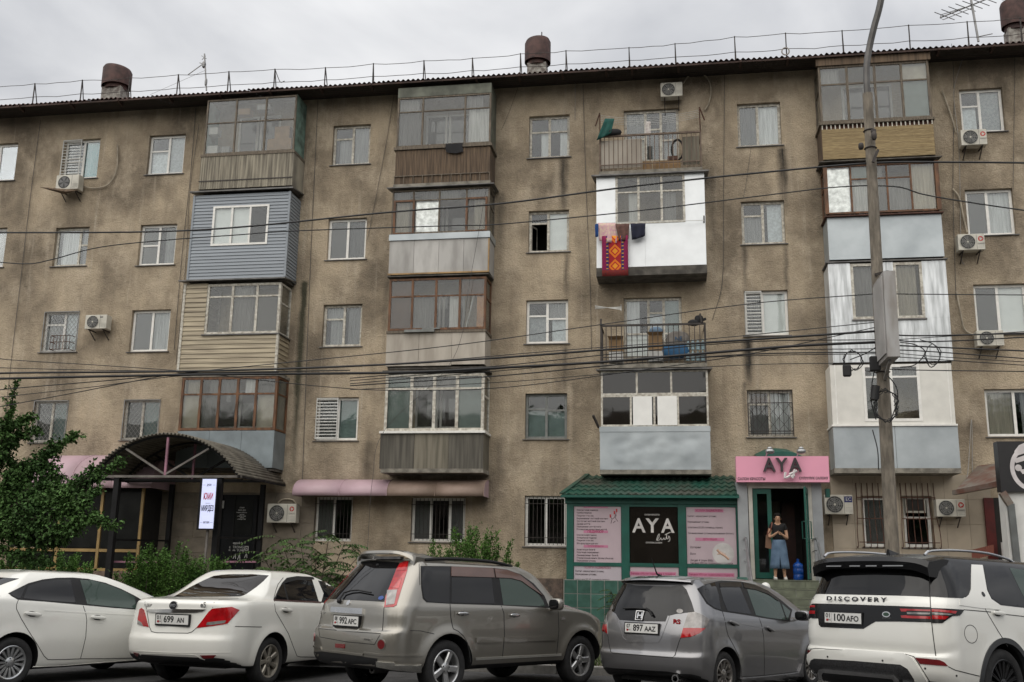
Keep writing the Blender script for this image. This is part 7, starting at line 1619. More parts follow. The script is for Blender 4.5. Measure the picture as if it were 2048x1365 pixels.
for sg in (-1,1):
 MB().tube(smoothpts([(-.22, sg * .60,1.685),(.2, sg * .605,1.708),(.7, sg * .605,1.705),(1.1, sg * .60,1.685),(1.42, sg * .59,1.64)],5),.024,7).build('roof_rail', MATS['trim_black'], c.root, smooth=True)
c.patch('side_marker', kE((1505,716),(1534,716),(1534,745),(1505,745)), MATS['lamp_clear'],.008)
ex = MB().lathe([(.03,.0),(.055,.0),(.055,.22),(.03,.22)],(0,0,0),14, 'X'); ex.v = [(v[0] - .80, v[1] - .35, v[2] + .33) for v in ex.v]; ex.build('exhaust', MATS['brake'], c.root, smooth=True)
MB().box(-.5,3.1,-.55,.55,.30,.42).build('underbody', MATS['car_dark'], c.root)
# 4 ---- grey hatchback
FT = paint('grey_metallic_paint', (.235,.235,.245),.75,.30,(.20,.18,.15),.3)
c = Car('parked_car', 'grey metallic small hatchback with clear and red tail lamps', (-.1442,-12.6993,1.0011),[
 (.25,-.52,.18,.68,.15,.13,.70,.62,.16,3.02,.2),(.28,-.64,.2,.79,.18,.16,.82,.72,.2,3.12,.25),(.42,-.725,.2,.835,.36,.34,.838,.78,.22,3.16,.42),(.52,-.735,.2,.84,.52,.50,.847,.80,.22,3.15,.55),
 (.58,-.70,.2,.84,.64,.62,.848,.80,.2,3.12,.66),(.78,-.685,.2,.835,.84,.80,.845,.78,.2,3.0,.80),(.99,-.63,.2,.805,1.0,.93,.83,.74,.16,2.86,.93),(1.09,-.59,.19,.775,1.09,.99,.80,.68,.10,2.72,1.02),
 (1.42,-.44,.14,.60,1.475,1.44,.605,.58,.10,1.80,1.42),(1.485,-.47,.14,.56,1.52,1.505,.545,.53,.06,1.42,1.495),(1.53,-.25,.05,.3,1.545,1.54,.3,.3,.03,1.05,1.54),(1.548,-.05,.01,.01,1.555,1.55,.01,.01,.01,.9,1.55)],2.50,.295,.345,.02, FT, .8475)
c.wheels(.185,.195,(11,.018,.022,.0,.03), mk('rim_bronze_grey', (.40,.38,.36),.3,.9, var=.08))
gl = c.patch('rear_window', kF((175,515),(200,470),(270,335),(350,222),(400,210),(530,240),(940,250),(1070,236),(1122,290),(1178,430),(1214,545),(1000,570),(915,592),(880,658),(700,656),(500,652),(345,640),(318,600),(305,572),(230,522)), GLs, .005)
sp = MB(); prof = [(-.545,.0),(-.53,.02),(-.30,.055),(-.20,.06),(-.28,-.01),(-.50,-.03)]; N_ = 20; k_ = 6
for i in range(N_ + 1):
 t = -1 + 2 * i / N_; sp.v += [(x + .13 * t * t + .03 * abs(t) ** 5, t * .565,1.485 + z - .022 * t * t) for x, z in prof]
sp.f = [[i * k_ + j, i * k_ + (j + 1) % k_, (i + 1) * k_ + (j + 1) % k_, (i + 1) * k_ + j] for i in range(N_) for j in range(k_)] + [list(range(k_)),[N_ * k_ + j for j in range(k_)]]; sp.m = [1 if (q % k_) in (4,5) else 0 for q in range(N_ * k_)] + [0,0]
o = sp.build('roof_spoiler', [FT, MATS['car_black']], c.root, smooth=True, angle=40)
o = c.patch('tail_lamp', kF((1050,852),(1080,740),(1140,560),(1215,548),(1300,580),(1388,637),(1340,740),(1270,800),(1180,838)), MATS['lamp_clear'],.008,.02); c.patch('red_lens', kF((1053,850),(1085,735),(1338,738),(1270,798),(1180,836)), MATS['lamp_red'],.012,.006, parent=o)
o = c.patch('tail_lamp', kF((130,600),(165,520),(195,530),(190,640),(205,690),(208,800),(150,770),(122,740),(122,680)), MATS['lamp_clear'],.008,.02); c.patch('red_lens', kF((122,682),(195,690),(208,800),(150,773)), MATS['lamp_red'],.012,.006, parent=o)
c.plate(c.cast(*kF((604,738))[0]), '07', '897', 'AAZ', up=(.05,0,1), off=.012)
c.lines('plate_recess', [kF((318,640),(345,740),(380,855),(420,885),(600,893),(790,893),(820,845),(915,595))], FT, .026,.005)
c.lines('panel_gap', [kF((207,810),(217,900),(240,1008),(262,1026),(600,1052),(960,1080),(985,1055),(1040,880),(1055,850))], MATS['gap'],.010)
c.patch('diffuser', kF((120,1240),(150,1195),(400,1208),(900,1240),(1050,1268),(1130,1318),(1100,1345),(700,1300),(400,1280),(130,1265)), MATS['trim_black'],.003)
o, Mt = c.oval('emblem', kF((585,595))[0],.065,.062, MATS['trim_black'],.010); text('H', 'emblem_letter', MATS['chrome'], Mt, .115, o, .004, width=.085, bold=.003, squash=.95)
b = MB(); p, n_ = c.cast(*kF((585,595))[0]); r_ = Vector((0,-1,0)); u_ = (Vector((.1,0,1)) - n_ * n_.dot(Vector((.1,0,1)))).normalized(); q = [p + n_ * .018 + r_ * x + u_ * z for x, z in ((-.062,.06),(.062,.06),(.052,-.06),(-.052,-.06),(-.062,.06))]; b.tube(q, .009,6); b.build('emblem_frame', MATS['chrome'], o)
p, n_ = c.cast(*kF((1010,665))[0]); text('RS', 'badge', MATS['lamp_red'], textM(p + n_ * .010,(.1,-1,0),(.06,0,1)),.06, c.root, .003, width=.10, bold=.002)
b = MB(); pw_ = [c.cast(*q) for q in kF((740,605),(705,545),(665,522))]; b.tube([q[0] + q[1] * .035 for q in pw_],.016,6); pw_ = [c.cast(*q) for q in kF((670,524),(540,514),(400,516))]; b.tube([q[0] + q[1] * .03 for q in pw_],.011,6); b.build('wiper', MATS['trim_black'], c.root, smooth=True)
c.oval('sticker', kF((1045,540))[0],.045,.03, MATS['lamp_clear'],.009)
rw = lambda pts, nm, m, off=.006: c.patch(nm, kG(*pts), m, off, mirror=True)
rw([(140,280),(230,228),(350,198),(420,185),(640,195),(800,228),(960,300),(1100,400),(1245,522),(1215,660),(1150,655),(960,628),(760,592),(430,542),(330,508),(250,452),(195,365)], 'window_surround', MATS['trim_black'],.003)
rw([(150,281),(232,238),(342,208),(382,330),(416,528),(332,496),(262,446),(204,360)], 'quarter_window', GLs); rw([(402,268),(520,254),(636,266),(766,576),(492,540),(442,420)], 'rear_door_window', GLs); rw([(716,284),(850,304),(1000,372),(1095,436),(1140,560),(1165,640),(960,616),(822,588)], 'front_door_window', GLg); rw([(1118,450),(1222,540),(1190,638),(1172,605)], 'front_quarter_window', GLg)
rw([(392,215),(640,205),(655,262),(400,262)], 'window_visor', MATS['car_black'],.014); rw([(665,208),(800,236),(960,308),(1085,400),(1075,425),(960,345),(820,296),(680,270)], 'window_visor', MATS['car_black'],.014)
c.lines('door_gap', [kG((435,545),(462,640),(480,740),(500,820),(560,930),(620,1050),(650,1200),(660,1300),(920,1285),(1310,1240)), kG((855,605),(890,700),(915,850),(922,1100),(920,1285))], MATS['gap'], mirror=True)
c.handle(*kG((505,660),(612,705)), m=FT, h=.02); c.handle(*kG((935,725),(1025,775)), m=FT, h=.02)
c.lines('body_crease', [kG((285,645),(500,662),(700,690),(880,728),(1200,790),(1350,822))], FT, .018,.004, mirror=True)
c.patch('side_skirt', kG((632,1322),(900,1300),(1200,1270),(1308,1252),(1332,1200),(1345,1150),(1362,1150),(1352,1320),(1345,1340),(900,1375),(640,1385)), FT, .025,.03)
c.mirror((1.98,.97,1.03),(.075,.11,.075), FT)
p, n_ = c.cast(1322,1153); MB().tube([p, p + Vector((-.10,.0,.03)), p + Vector((-.26,-.02,.24))],[.02,.012,.004],6).build('aerial', MATS['trim_black'], c.root, smooth=True)
ex = MB().lathe([(.036,.0),(.052,.0),(.052,.2),(.036,.2)],(0,0,0),16, 'X'); ex.v = [(v[0] - .70, v[1] - .50, v[2] + .26) for v in ex.v]; ex.build('exhaust', MATS['chrome'], c.root, smooth=True)
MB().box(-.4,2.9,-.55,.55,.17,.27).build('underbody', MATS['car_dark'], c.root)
# 5 ---- big white off-roader
DW = WHITE('white_paint_cool')
c = Car('parked_car', 'big white off road car with black roof at the right edge', (2.9222,-13.8271,.7561),[
 (.34,-.95,.18,.80,.30,.30,.82,.76,.2,3.50,.3),(.40,-1.12,.18,.92,.36,.36,.95,.86,.24,3.62,.4),(.56,-1.21,.18,.965,.52,.52,.992,.92,.24,3.68,.6),(.70,-1.215,.18,.975,.68,.68,1.0,.94,.24,3.68,.76),
 (.74,-1.17,.17,.972,.80,.80,1.0,.94,.24,3.64,.88),(.84,-1.18,.17,.975,.88,.88,1.0,.93,.24,3.58,1.0),(1.14,-1.15,.17,.965,1.14,1.10,.99,.90,.2,3.30,1.12),(1.26,-1.125,.17,.95,1.25,1.18,.975,.84,.16,2.7,1.20),(1.36,-1.06,.17,.92,1.345,1.25,.95,.80,.10,2.3,1.27),
 (1.68,-.95,.14,.79,1.715,1.70,.785,.74,.10,1.52,1.68),(1.775,-.90,.10,.72,1.79,1.76,.715,.68,.06,1.34,1.75),(1.81,-.7,.05,.4,1.825,1.81,.4,.4,.03,1.1,1.80),(1.82,-.5,.01,.01,1.835,1.825,.01,.01,.01,.9,1.815)],2.923,.39,.455,.01, DW, 1.0, roof_z=lambda p: 1.345 if p.x < 2.0 else 1.5)
c.wheels(.255,.275,(16,.016,.018,.0,.05), mk('rim_dark', (.035,.035,.037),.35,.7, var=.05))
rg = c.patch('rear_window', kH((95,488),(130,400),(185,290),(235,248),(290,252),(450,285),(750,302),(1130,290),(1322,262),(1336,517),(1000,500),(700,492),(400,488)), GLs, .004)
sp = MB(); prof = [(-1.10,-.10),(-1.12,-.02),(-1.08,.03),(-.80,.06),(-.70,.05),(-.90,-.11)]; N_ = 24; k_ = 6
for i in range(N_ + 1):
 t = -1 + 2 * i / N_; sp.v += [(x + .08 * abs(t) ** 3, t * .80,1.755 + z * (1 + .25 * abs(t) ** 5) - .02 * t * t - (.05 * abs(t) ** 8)) for x, z in prof]
sp.f = [[i * k_ + j, i * k_ + (j + 1) % k_, (i + 1) * k_ + (j + 1) % k_, (i + 1) * k_ + j] for i in range(N_) for j in range(k_)] + [list(range(k_)),[N_ * k_ + j for j in range(k_)]]; sp.m = [0] * len(sp.f)
o = sp.build('roof_spoiler', MATS['car_black'], c.root, smooth=True, angle=40)
b = MB()
for y0, y1 in ((.30,.52),(.03,.18),(-.20,-.05),(-.55,-.28)): b.box(-1.125,-1.117, y0, y1,1.672,1.684)
b.build('spoiler_slot', MATS['chrome'], o)
c.lines('panel_gap', [kI((148,105),(142,350),(150,520),(160,720),(180,900),(210,1135)), kI((330,1210),(400,1245),(640,1305)), kH((85,1050),(160,1035),(200,1028),(700,1060),(1100,1088),(1180,1110),(1240,1200),(1340,1362)), kI((485,645),(610,655),(755,668)), kI((885,690),(1082,712))], MATS['gap'],.009)
c.patch('number_band', kH((75,580),(500,590),(1345,620),(1362,770),(1010,762),(800,762),(735,800),(680,834),(450,825),(260,816),(238,792),(232,732),(62,724),(64,640)), MATS['car_black'],.004)
p, n_ = c.cast(*kH((607,548))[0]); text('D I S C O V E R Y', 'badge_letters', mk('badge_grey', (.05,.05,.055),.3,.5), textM(p + n_ * .014,(0.02,-1,0),(.2,0,1)),.095, c.root, .004, width=.83, bold=.003, squash=.72)
c.plate(c.cast(*kH((487,728))[0]), '01', '100', 'AFO', up=(.05,0,1), off=.02)
lm = c.patch('tail_lamp', kH((1020,628),(1360,640),(1372,765),(1025,755)) , MATS['car_black'],.009,.02)
for q in (kH((1045,635),(1345,646),(1346,662),(1110,655),(1112,664),(1060,664)), kH((1055,704),(1110,700),(1120,704),(1346,712),(1348,738),(1065,728))): c.patch('red_bar', q, MATS['lamp_red'],.013,.006, parent=lm)
c.patch('clear_bar', kH((1115,668),(1340,676),(1340,694),(1118,690)), MATS['lamp_clear'],.012,.006, parent=lm)
lm = c.patch('tail_lamp', kI((160,628),(300,634),(484,645),(460,680),(440,702),(370,708),(320,740),(272,776),(160,776)), MATS['car_black'],.009,.02)
for q in (kI((168,640),(240,645),(410,660),(395,685),(330,676),(240,667),(168,665)), kI((170,700),(300,708),(330,715),(295,742),(170,738))): c.patch('red_bar', q, MATS['lamp_red'],.013,.006, parent=lm)
c.patch('clear_bar', kI((170,672),(300,680),(370,690),(340,700),(170,694)), MATS['lamp_clear'],.012,.006, parent=lm)
lm = c.patch('tail_lamp', kH((68,590),(212,597),(212,730),(66,722)), MATS['car_black'],.009,.02)
for q in (kH((75,596),(205,603),(204,622),(76,615)), kH((78,650),(205,656),(204,688),(78,680))): c.patch('red_bar', q, MATS['lamp_red'],.013,.006, parent=lm)
c.patch('clear_bar', kH((78,624),(150,628),(150,642),(78,640)), MATS['lamp_clear'],.012,.006, parent=lm)
o, Mt = c.oval('emblem', kH((910,692))[0],.052,.032, MATS['chrome'],.012); c.oval('emblem_centre', kH((910,692))[0],.038,.021, mk('emblem_green', (.02,.05,.03),.3),.015, parent=o)
p, n_ = c.cast(*kH((912,727))[0]); text('LAND ROVER', 'badge', MATS['chrome'], textM(p + n_ * .008,(0,-1,0)),.02, c.root, .002, width=.11)
lamp(c, kH((86,1050),(160,1045),(132,1100),(88,1100)), m='lamp_dark_red', name='reflector'); lamp(c, kH((1195,1120),(1320,1130),(1439,1148),(1439,1192),(1240,1182)), m='lamp_dark_red', name='reflector'); lamp(c, kI((48,1126),(240,1142),(290,1165),(325,1203),(120,1188),(48,1180)), m='lamp_dark_red', name='reflector')
c.patch('bumper_surround', kH((125,1150),(140,1090),(180,1050),(330,1045),(700,1066),(1090,1095),(1170,1120),(1230,1210),(1330,1365),(1300,1440),(130,1440)), DW, .03,.03)
dm = c.patch('bumper_mesh', kH((160,1190),(180,1145),(210,1128),(600,1150),(1060,1188),(1130,1230),(1190,1320),(1210,1400),(160,1400)), mk('mesh_dark', (.03,.03,.032),.6, var=.4, scale=60),.034,.03)
c.patch('skid_frame', kH((245,1250),(260,1222),(300,1216),(640,1246),(1000,1278),(1050,1320),(1062,1420),(1010,1420),(1005,1340),(980,1310),(620,1278),(300,1250),(285,1270),(285,1420),(245,1420)), MATS['chrome'],.045,.02); c.patch('tow_recess', kH((285,1270),(300,1252),(620,1280),(980,1312),(1004,1342),(1004,1420),(285,1420)), MATS['car_dark'],.038,.02)
for q in ([(165,1245),(240,1255),(245,1400),(170,1400)],[(1085,1322),(1215,1340),(1225,1420),(1090,1420)]):
 o = c.patch('exhaust_surround', kH(*q), MATS['chrome'],.045,.02); cx_ = sum(a[0] for a in q) / 4; cy_ = sum(a[1] for a in q) / 4; c.patch('exhaust_hole', kH(*[(cx_ + (a[0] - cx_) * .72, cy_ + (a[1] - cy_) * .72) for a in q]), MATS['car_dark'],.049,.01, parent=o)
for q in ((342,1109),(886,1148),(1292,1228)): c.oval('parking_sensor', kH(q)[0],.011,.011, MATS['car_dark'],.035 if q[0] < 1200 else .004)
c.oval('parking_sensor', kI((412,1300))[0],.011,.011, MATS['car_dark'],.004)
rw = lambda pts, nm, m, off=.005: c.patch(nm, kI(*pts), m, off, mirror=True)
rw([(668,200),(935,215),(1300,300),(1440,650),(1100,628),(852,600),(750,540),(700,420)], 'window_surround', MATS['car_black'],.003)
rw([(166,182),(300,178),(550,182),(548,430),(522,500),(474,530),(300,525),(150,513)], 'quarter_window', GLs); rw([(684,208),(880,217),(985,430),(1070,614),(852,590),(750,520),(705,405)], 'rear_door_window', GLs); rw([(935,228),(1082,252),(1300,320),(1420,620),(1125,622)], 'front_door_window', GLg)
rw([(557,198),(668,203),(690,330),(712,455),(755,540),(832,592),(850,645),(650,630),(440,600),(440,540),(490,534),(532,496),(553,440)], 'rear_pillar', DW, .006)
c.lines('door_gap', [kI((600,205),(608,340),(622,450),(660,560),(710,665),(820,850),(890,960),(920,1012))], MATS['gap'],.009, mirror=True)
t = [2 * math.pi * k / 24 for k in range(25)]; c.lines('fuel_flap', [kI(*[(555 + 64 * math.cos(a) + 10 * math.sin(a),886 + 90 * math.sin(a)) for a in t])], MATS['gap'],.006)
c.handle(*kI((757,675),(880,688)), m=DW); o, _ = c.oval('pillar_badge', kI((673,493))[0],.03,.03, MATS['car_black'],.009)
b = MB(); A_ = R(196)
for k in range(33):
 a = -R(16) + A_ * 1.0 * k / 32 + R(-.0); r0, r1 = .455,.515
 for rr in (r0, r1):
  x, z = rr * math.cos(a),.39 + rr * math.sin(a); h = c.bvh.ray_cast(Vector((x, -1.6, z)), Vector((0,1,0)),2)
  y = h[0].y if h[0] is not None else -.99
  b.v += [(x, y - .012, z),(x, y + .05, z)]
b.f = [q for k in range(32) for q in ([4 * k, 4 * k + 4,4 * k + 6,4 * k + 2],[4 * k, 4 * k + 1,4 * k + 5,4 * k + 4],[4 * k + 2,4 * k + 6,4 * k + 7,4 * k + 3])]; b.m = [0] * len(b.f)
b.build('arch_trim', mk('arch_plastic', (.04,.042,.045),.6, var=.15), c.root, smooth=True, angle=50)
for sg in (-1,1): MB().tube(smoothpts([(-.93, sg * .70,1.80),(-.80, sg * .70,1.85),(-.3, sg * .70,1.872),(.3, sg * .69,1.862),(.75, sg * .68,1.81),(.92, sg * .67,1.765)],5),.016,8).build('roof_rail', MATS['chrome'], c.root, smooth=True)
p, n_ = c.cast(*kH((850,40))[0]); b = MB().add([(-.62,.0,1.82),(-.35,.03,1.82),(-.35,-.03,1.82),(-.62,.012,1.885),(-.62,-.012,1.885),(-.62,.03,1.82),(-.62,-.03,1.82)],[(1,2,4,3),(5,1,3),(2,6,4),(5,3,4,6)]); b.build('shark_fin', MATS['car_black'], c.root, fix=False)
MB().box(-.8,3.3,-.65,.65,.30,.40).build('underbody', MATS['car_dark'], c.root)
c.mirror((2.1,1.12,1.22),(.08,.12,.09), MATS['car_black'])
# ------------------------------------------------------------------ plants
def leafmat(name, c1, c2): return mk(name, c1,.7, var=.3, scale=1.2, rgb2=c2, island=.45, spec=.2)
leafmat('leaf_tree', (.068,.135,.036),(.036,.078,.022)); leafmat('leaf_shrub', (.090,.185,.036),(.05,.11,.022)); leafmat('leaf_ailanthus', (.060,.105,.028),(.03,.06,.016)); mk('bark', (.07,.055,.04),.9, var=.3, scale=8, bump=.6)
def leaves(P, D, size, n_v=6, rng=RNG, asp=.55, droop=.3):
 """P leaf bases, D directions -> pointed folded leaf faces"""
 n = len(P); D = D / np.linalg.norm(D, axis=1, keepdims=True); S = np.cross(D, rng.normal(0,.5,(n, 3)) + np.array([0,0,1.])); S /= np.linalg.norm(S, axis=1, keepdims=True) + 1e-9; U = np.cross(S, D)
 L_ = (size * rng.uniform(.6,1.25, n))[:, None]; W_ = L_ * asp
 pts = [P, P + D * L_ * .35 + S * W_ * .5 + U * L_ * .06, P + D * L_ * .75 + S * W_ * .3 - U * L_ * droop * .2, P + D * L_ - U * L_ * droop * .4, P + D * L_ * .75 - S * W_ * .3 - U * L_ * droop * .2, P + D * L_ * .35 - S * W_ * .5 + U * L_ * .06]
 V_ = np.stack(pts, 1).reshape(-1,3); F_ = (np.arange(n)[:, None] * 6 + np.arange(6)[None]).tolist()
 return V_, F_
def leafmesh(name, parts, mat, parent):
 V_ = np.concatenate([p[0] for p in parts]); o = 0; F_ = []
 for v, f in parts: F_ += [[i + o for i in q] for q in f]; o += len(v)
 me = bpy.data.meshes.new(name); me.from_pydata(V_.tolist(),[], F_); return link(name, me, mat, parent)
def shrub(name, label, px0, px1, ytop, ybase, Y, nst, mat, leaf=.05, group=None, seed=1, hvar=.3, zbase=None, per=460):
 """privet-like shrub: many upright stems set with small leaves, tips standing out"""
 g = np.random.default_rng(seed); x0, x1 = fX(px0, ytop, Y), fX(px1, ytop, Y); zt = fZ((px0 + px1) / 2, ytop, Y); zb = zbase if zbase is not None else GZ
 root = thing(name, label, 'shrub', ((x0 + x1) / 2, Y, zb), group); st = MB(); parts = []
 for k in range(nst):
  u = g.uniform(-1,1); x = (x0 + x1) / 2 + u * (x1 - x0) * .5 * .8; y = Y + g.uniform(-.45,.45); h = (zt - zb) * (1 - hvar * g.random()) * (1 - .28 * abs(u) ** 2.5)
  lean = np.array([u * .16 + g.normal(0,.07), g.normal(0,.1),1]); tip = np.array([x, y, zb]) + lean * h; base = np.array([x * .75 + (x0 + x1) / 2 * .25, y * .7 + Y * .3, zb])
  st.tube([tuple(base), tuple((base + tip) / 2 + g.normal(0,.03,3)), tuple(tip)],[.014,.009,.003],4)
  m_ = per; t = g.uniform(.12,1, m_) ** .8; P = base + (tip - base) * t[:, None] + g.normal(0,.07,(m_, 3)) * (1.15 - t)[:, None] ** .5; D = g.normal(0,.8,(m_, 3)) + np.array([0,0,.55])
  parts.append(leaves(P, D, leaf, rng=g))
  for s_ in range(6):                                              # side sprays
   t0 = g.uniform(.35,.95); b0 = base + (tip - base) * t0; d = g.normal(0,.6,3); d[2] = abs(d[2]) + .5; l = g.uniform(.12,.3); m2 = 16; tt = g.uniform(0,1, m2); P = b0 + d * l * tt[:, None] + g.normal(0,.012,(m2,3)); parts.append(leaves(P, g.normal(0,.7,(m2,3)) + d * .6, leaf * .9, rng=g))
 st.build('stems', MATS['bark'], root, smooth=True, fix=False); leafmesh('foliage', parts, MATS[mat], root); return root
G1 = 'privet shrubs behind the parked cars'
shrub('shrub', 'green upright shrub below the glazed kiosk at far left', -40,70,1100,1190,-6.0,34, 'leaf_shrub', group=G1, seed=3, hvar=.35)
shrub('shrub', 'broad green shrub below the tree at left', 50,190,1098,1190,-5.6,40, 'leaf_shrub', group=G1, seed=4, hvar=.35)
shrub('shrub', 'tall green shrub left of the arched canopy door', 268,385,1078,1200,-6.2,46, 'leaf_shrub', group=G1, seed=5, hvar=.3, per=520)
shrub('shrub', 'green shrub in front of the lit box sign', 370,485,1105,1200,-5.8,40, 'leaf_shrub', group=G1, seed=6, hvar=.35)
shrub('shrub', 'yellow green shrub behind the roof of the silver beige car', 868,1012,1048,1190,-5.2,44, 'leaf_shrub', group=G1, seed=8, hvar=.3, per=520)
# tree-of-heaven: long feathered leaves
def feather(name, label, cxp, cyp, Y, stems, seed, spread=1.0):
 g = np.random.default_rng(seed); zb = GZ; x = fX(cxp, cyp, Y); root = thing(name, label, 'plant', (x, Y, zb)); st = MB(); parts = []
 for (px, py, dy) in stems:
  top = np.array(fp(px, py, Y + dy)); base = np.array([x + g.normal(0,.15), Y + g.normal(0,.1), zb]); mid = (base + top) / 2 + g.normal(0,.06,3)
  st.tube([tuple(base), tuple(mid), tuple(top)],[.022,.015,.006],5)
  for k in range(13):
   t = .45 + .55 * k / 12; b0 = base + (top - base) * t; a = k * 2.4 + g.uniform(0,.6); L_ = g.uniform(.55,.95) * spread; d = np.array([math.cos(a), math.sin(a) * .8, g.uniform(.15,.55)]); m_ = 13; P = []; D = []; prev = b0
   pts = []
   for j in range(m_ + 1):
    s_ = j / m_; p = b0 + d * L_ * s_ + np.array([0,0,-.42 * L_ * s_ * s_]); pts.append(tuple(p))
    if j > 1:
     tang = d + np.array([0,0,-.84 * s_]); sd = np.cross(tang, [0,0,1]); sd /= np.linalg.norm(sd)
     for sg in (-1,1): P.append(p); D.append(sd * sg + tang * .35 + np.array([0,0,-.25]))
   st.tube(pts, .004,3, False); parts.append(leaves(np.array(P), np.array(D),.13 * spread, rng=g, asp=.34, droop=.5))
 st.build('stems', MATS['bark'], root, smooth=True, fix=False); leafmesh('foliage', parts, MATS['leaf_ailanthus'], root)
feather('feathery_plant', 'feather leaved sapling behind the white sedan with red lamps', 620,1170,-5.6,[(560,1075,0),(600,1080,.3),(660,1062,-.2),(690,1085,.2),(630,1100,-.4),(520,1105,.1),(720,1110,.1)],11)
feather('feathery_plant', 'small feathery weed against the green tiled plinth', 1232,1215,-2.0,[(1222,1182,0),(1240,1190,.05)],12,.45)
# tree at the left edge: limbs reaching right, leaves in sprays
g = np.random.default_rng(21); TY = -8.2; tb = fp(-150,1250, TY); tree = thing('broadleaf_tree', 'dark green broadleaf tree reaching in from the left edge', 'tree', (tb.x, TY, GZ)); tr_ = MB(); parts = []
base = np.array([tb.x, TY, GZ]); fork = base + np.array([.25,0,1.3]); tr_.tube([tuple(base), tuple((base + fork) / 2 + np.array([.05,0,0])), tuple(fork)],[.13,.11,.09],9)
limbs = [[(-60,1080),(20,1000),(60,950),(100,905),(150,872)],[(-60,1060),(30,1010),(110,985),(180,960),(238,925)],[(-40,1060),(40,1040),(120,1030),(160,1010),(195,985)],[(-80,1020),(-20,930),(10,860),(30,780)],[(-80,1000),(-30,900),(20,855),(55,838)],
   [(-60,1080),(40,1075),(110,1085),(150,1060)],[(-50,1070),(20,1055),(80,1010),(130,1000),(185,940)],[(-70,1040),(0,980),(40,940),(80,935),(120,950)],[(-100,1000),(-60,880),(-40,800)],[(-60,1090),(30,1110),(90,1120)],[(-60,1040),(10,1000),(30,960),(20,920)],[(-50,1080),(60,1060),(120,1065),(175,1040),(222,1050)],[(-30,1060),(50,1000),(90,970),(120,975)],[(-90,1060),(-30,980),(0,915),(30,880),(75,862)]]
for li, l in enumerate(limbs):
 dy = g.uniform(-.7,.7); P = [np.array(fp(x, y, TY + dy * (k / len(l)))) for k, (x, y) in enumerate(l)]; P = [fork] + P; S_ = [np.array(p) for p in smoothpts([tuple(p) for p in P],5)]
 n = len(S_); tr_.tube([tuple(p) for p in S_],[.05 * (1 - i / n) + .006 for i in range(n)],6)
 for i in range(n // 4, n):
  for s_ in range(13 if i < n - 4 else 5):
   sp_ = .34 * (1.15 - .75 * i / n); d = g.normal(0,.7,3) + (S_[i] - S_[i - 1]) * 4; d[2] += .25; d /= np.linalg.norm(d); l_ = g.uniform(.12,.42) * (1.25 - .7 * i / n); m_ = 17; tt = g.uniform(0,1, m_)
   tr_.tube([tuple(S_[i]), tuple(S_[i] + d * l_)],[.005,.002],3, False); PP = S_[i] + d * l_ * tt[:, None] + g.normal(0,.022,(m_, 3)); parts.append(leaves(PP, g.normal(0,.6,(m_, 3)) + d * .6 + np.array([0,0,-.35]),.074, rng=g, asp=.66))
tr_.build('trunk', MATS['bark'], tree, smooth=True, fix=False); leafmesh('crown', parts, MATS['leaf_tree'], tree)
# the trees across the street that the windows and car bodies mirror
for k, (x, y, h, r_) in enumerate(((-30,-38,12,4.6),(-20,-41,13,4.8),(-9,-39,11.5,4.4),(3,-42,13.5,5.0),(13,-39,12,4.6),(23,-41,13,4.8),(34,-37,12,4.6))):
 g = np.random.default_rng(60 + k); t_ = thing('street_tree', 'broad leafy roadside tree across the street behind the viewer', 'tree', (x, y, gz(-20)), 'trees across the street'); b = MB(); z0 = gz(-20)
 b.tube([(x, y, z0),(x + .1, y, z0 + h * .3),(x, y, z0 + h * .75)],[.22,.17,.05],8); P = []
 for j in range(26):
  d = g.normal(0,1,3); d /= np.linalg.norm(d); c_ = np.array([x, y, z0 + h * .64]) + d * np.array([r_, r_, h * .32]) * g.uniform(.45,.95); b.tube([(x, y, z0 + h * g.uniform(.3,.6)), tuple(c_)],[.06,.015],4, False); P.append(c_ + g.normal(0,.8,(130,3)))
 P = np.concatenate(P); b.build('trunk', MATS['bark'], t_, fix=False); leafmesh('crown', [leaves(P, g.normal(0,1,(len(P),3)),   .46, rng=g, asp=.7)], MATS['leaf_tree'], t_)
ob = thing('apartment_building', 'long brown apartment block on the far side of the street behind the viewer', 'building', (0,-64, gz(-20)))  # unseen block, added to darken low reflections and light on the lower floors
MB().box(-70,70,-75,-62, gz(-20),14.5).build('wall', MATS['plinth'], ob); wm = MB().box(-.75,.75,-62,-61.95,0,1.4); w0 = None
for i in range(40):
 for j in range(5):
  if w0 is None: w0 = wm.build('window', MATS['dark_pane'], ob); o = w0
  else: o = w0.copy(); COL.objects.link(o)
  o.location = Vector((-68 + i * 3.4,0,1.6 + j * 2.7))
# ------------------------------------------------------------------ concrete lamp pole, its sign box, wires
POY = -8.6
pa, pb = fp(1786,1135, POY), fp(1735,188, POY); pole = thing('lamp_pole', 'tall grey concrete lamp pole with curved steel arm', 'lamp post', (pa.x, POY, GZ))
mk('pole_concrete', (.235,.205,.165),.95, var=.25, scale=7, stretch=(2,2,.5), bump=.8, bscale=22, rgb2=(.12,.105,.085)); mk('pole_steel', (.12,.115,.11),.5,.5, var=.2)
base = Vector((pa.x + (pa.x - pb.x) * .13, POY, GZ - .05)); rb_, rt_ = abs(fX(1786 + 14,1050, POY) - fX(1786,1050, POY)), abs(fX(1735 + 9,200, POY) - fX(1735,200, POY))
n = 12; b = MB(); b.tube([base.lerp(pb, k / 12) for k in range(13)],[rb_ * 1.08 + (rt_ - rb_) * k / 12 for k in range(13)],10); b.build('shaft', MATS['pole_concrete'], pole, smooth=True, angle=30)
arm = [fp(x, y, POY + d) for x, y, d in ((1735,200,0),(1733,140,0),(1738,100,-.0),(1748,55,-.05),(1760,10,-.1),(1772,-60,-.2),(1782,-120,-.4))]
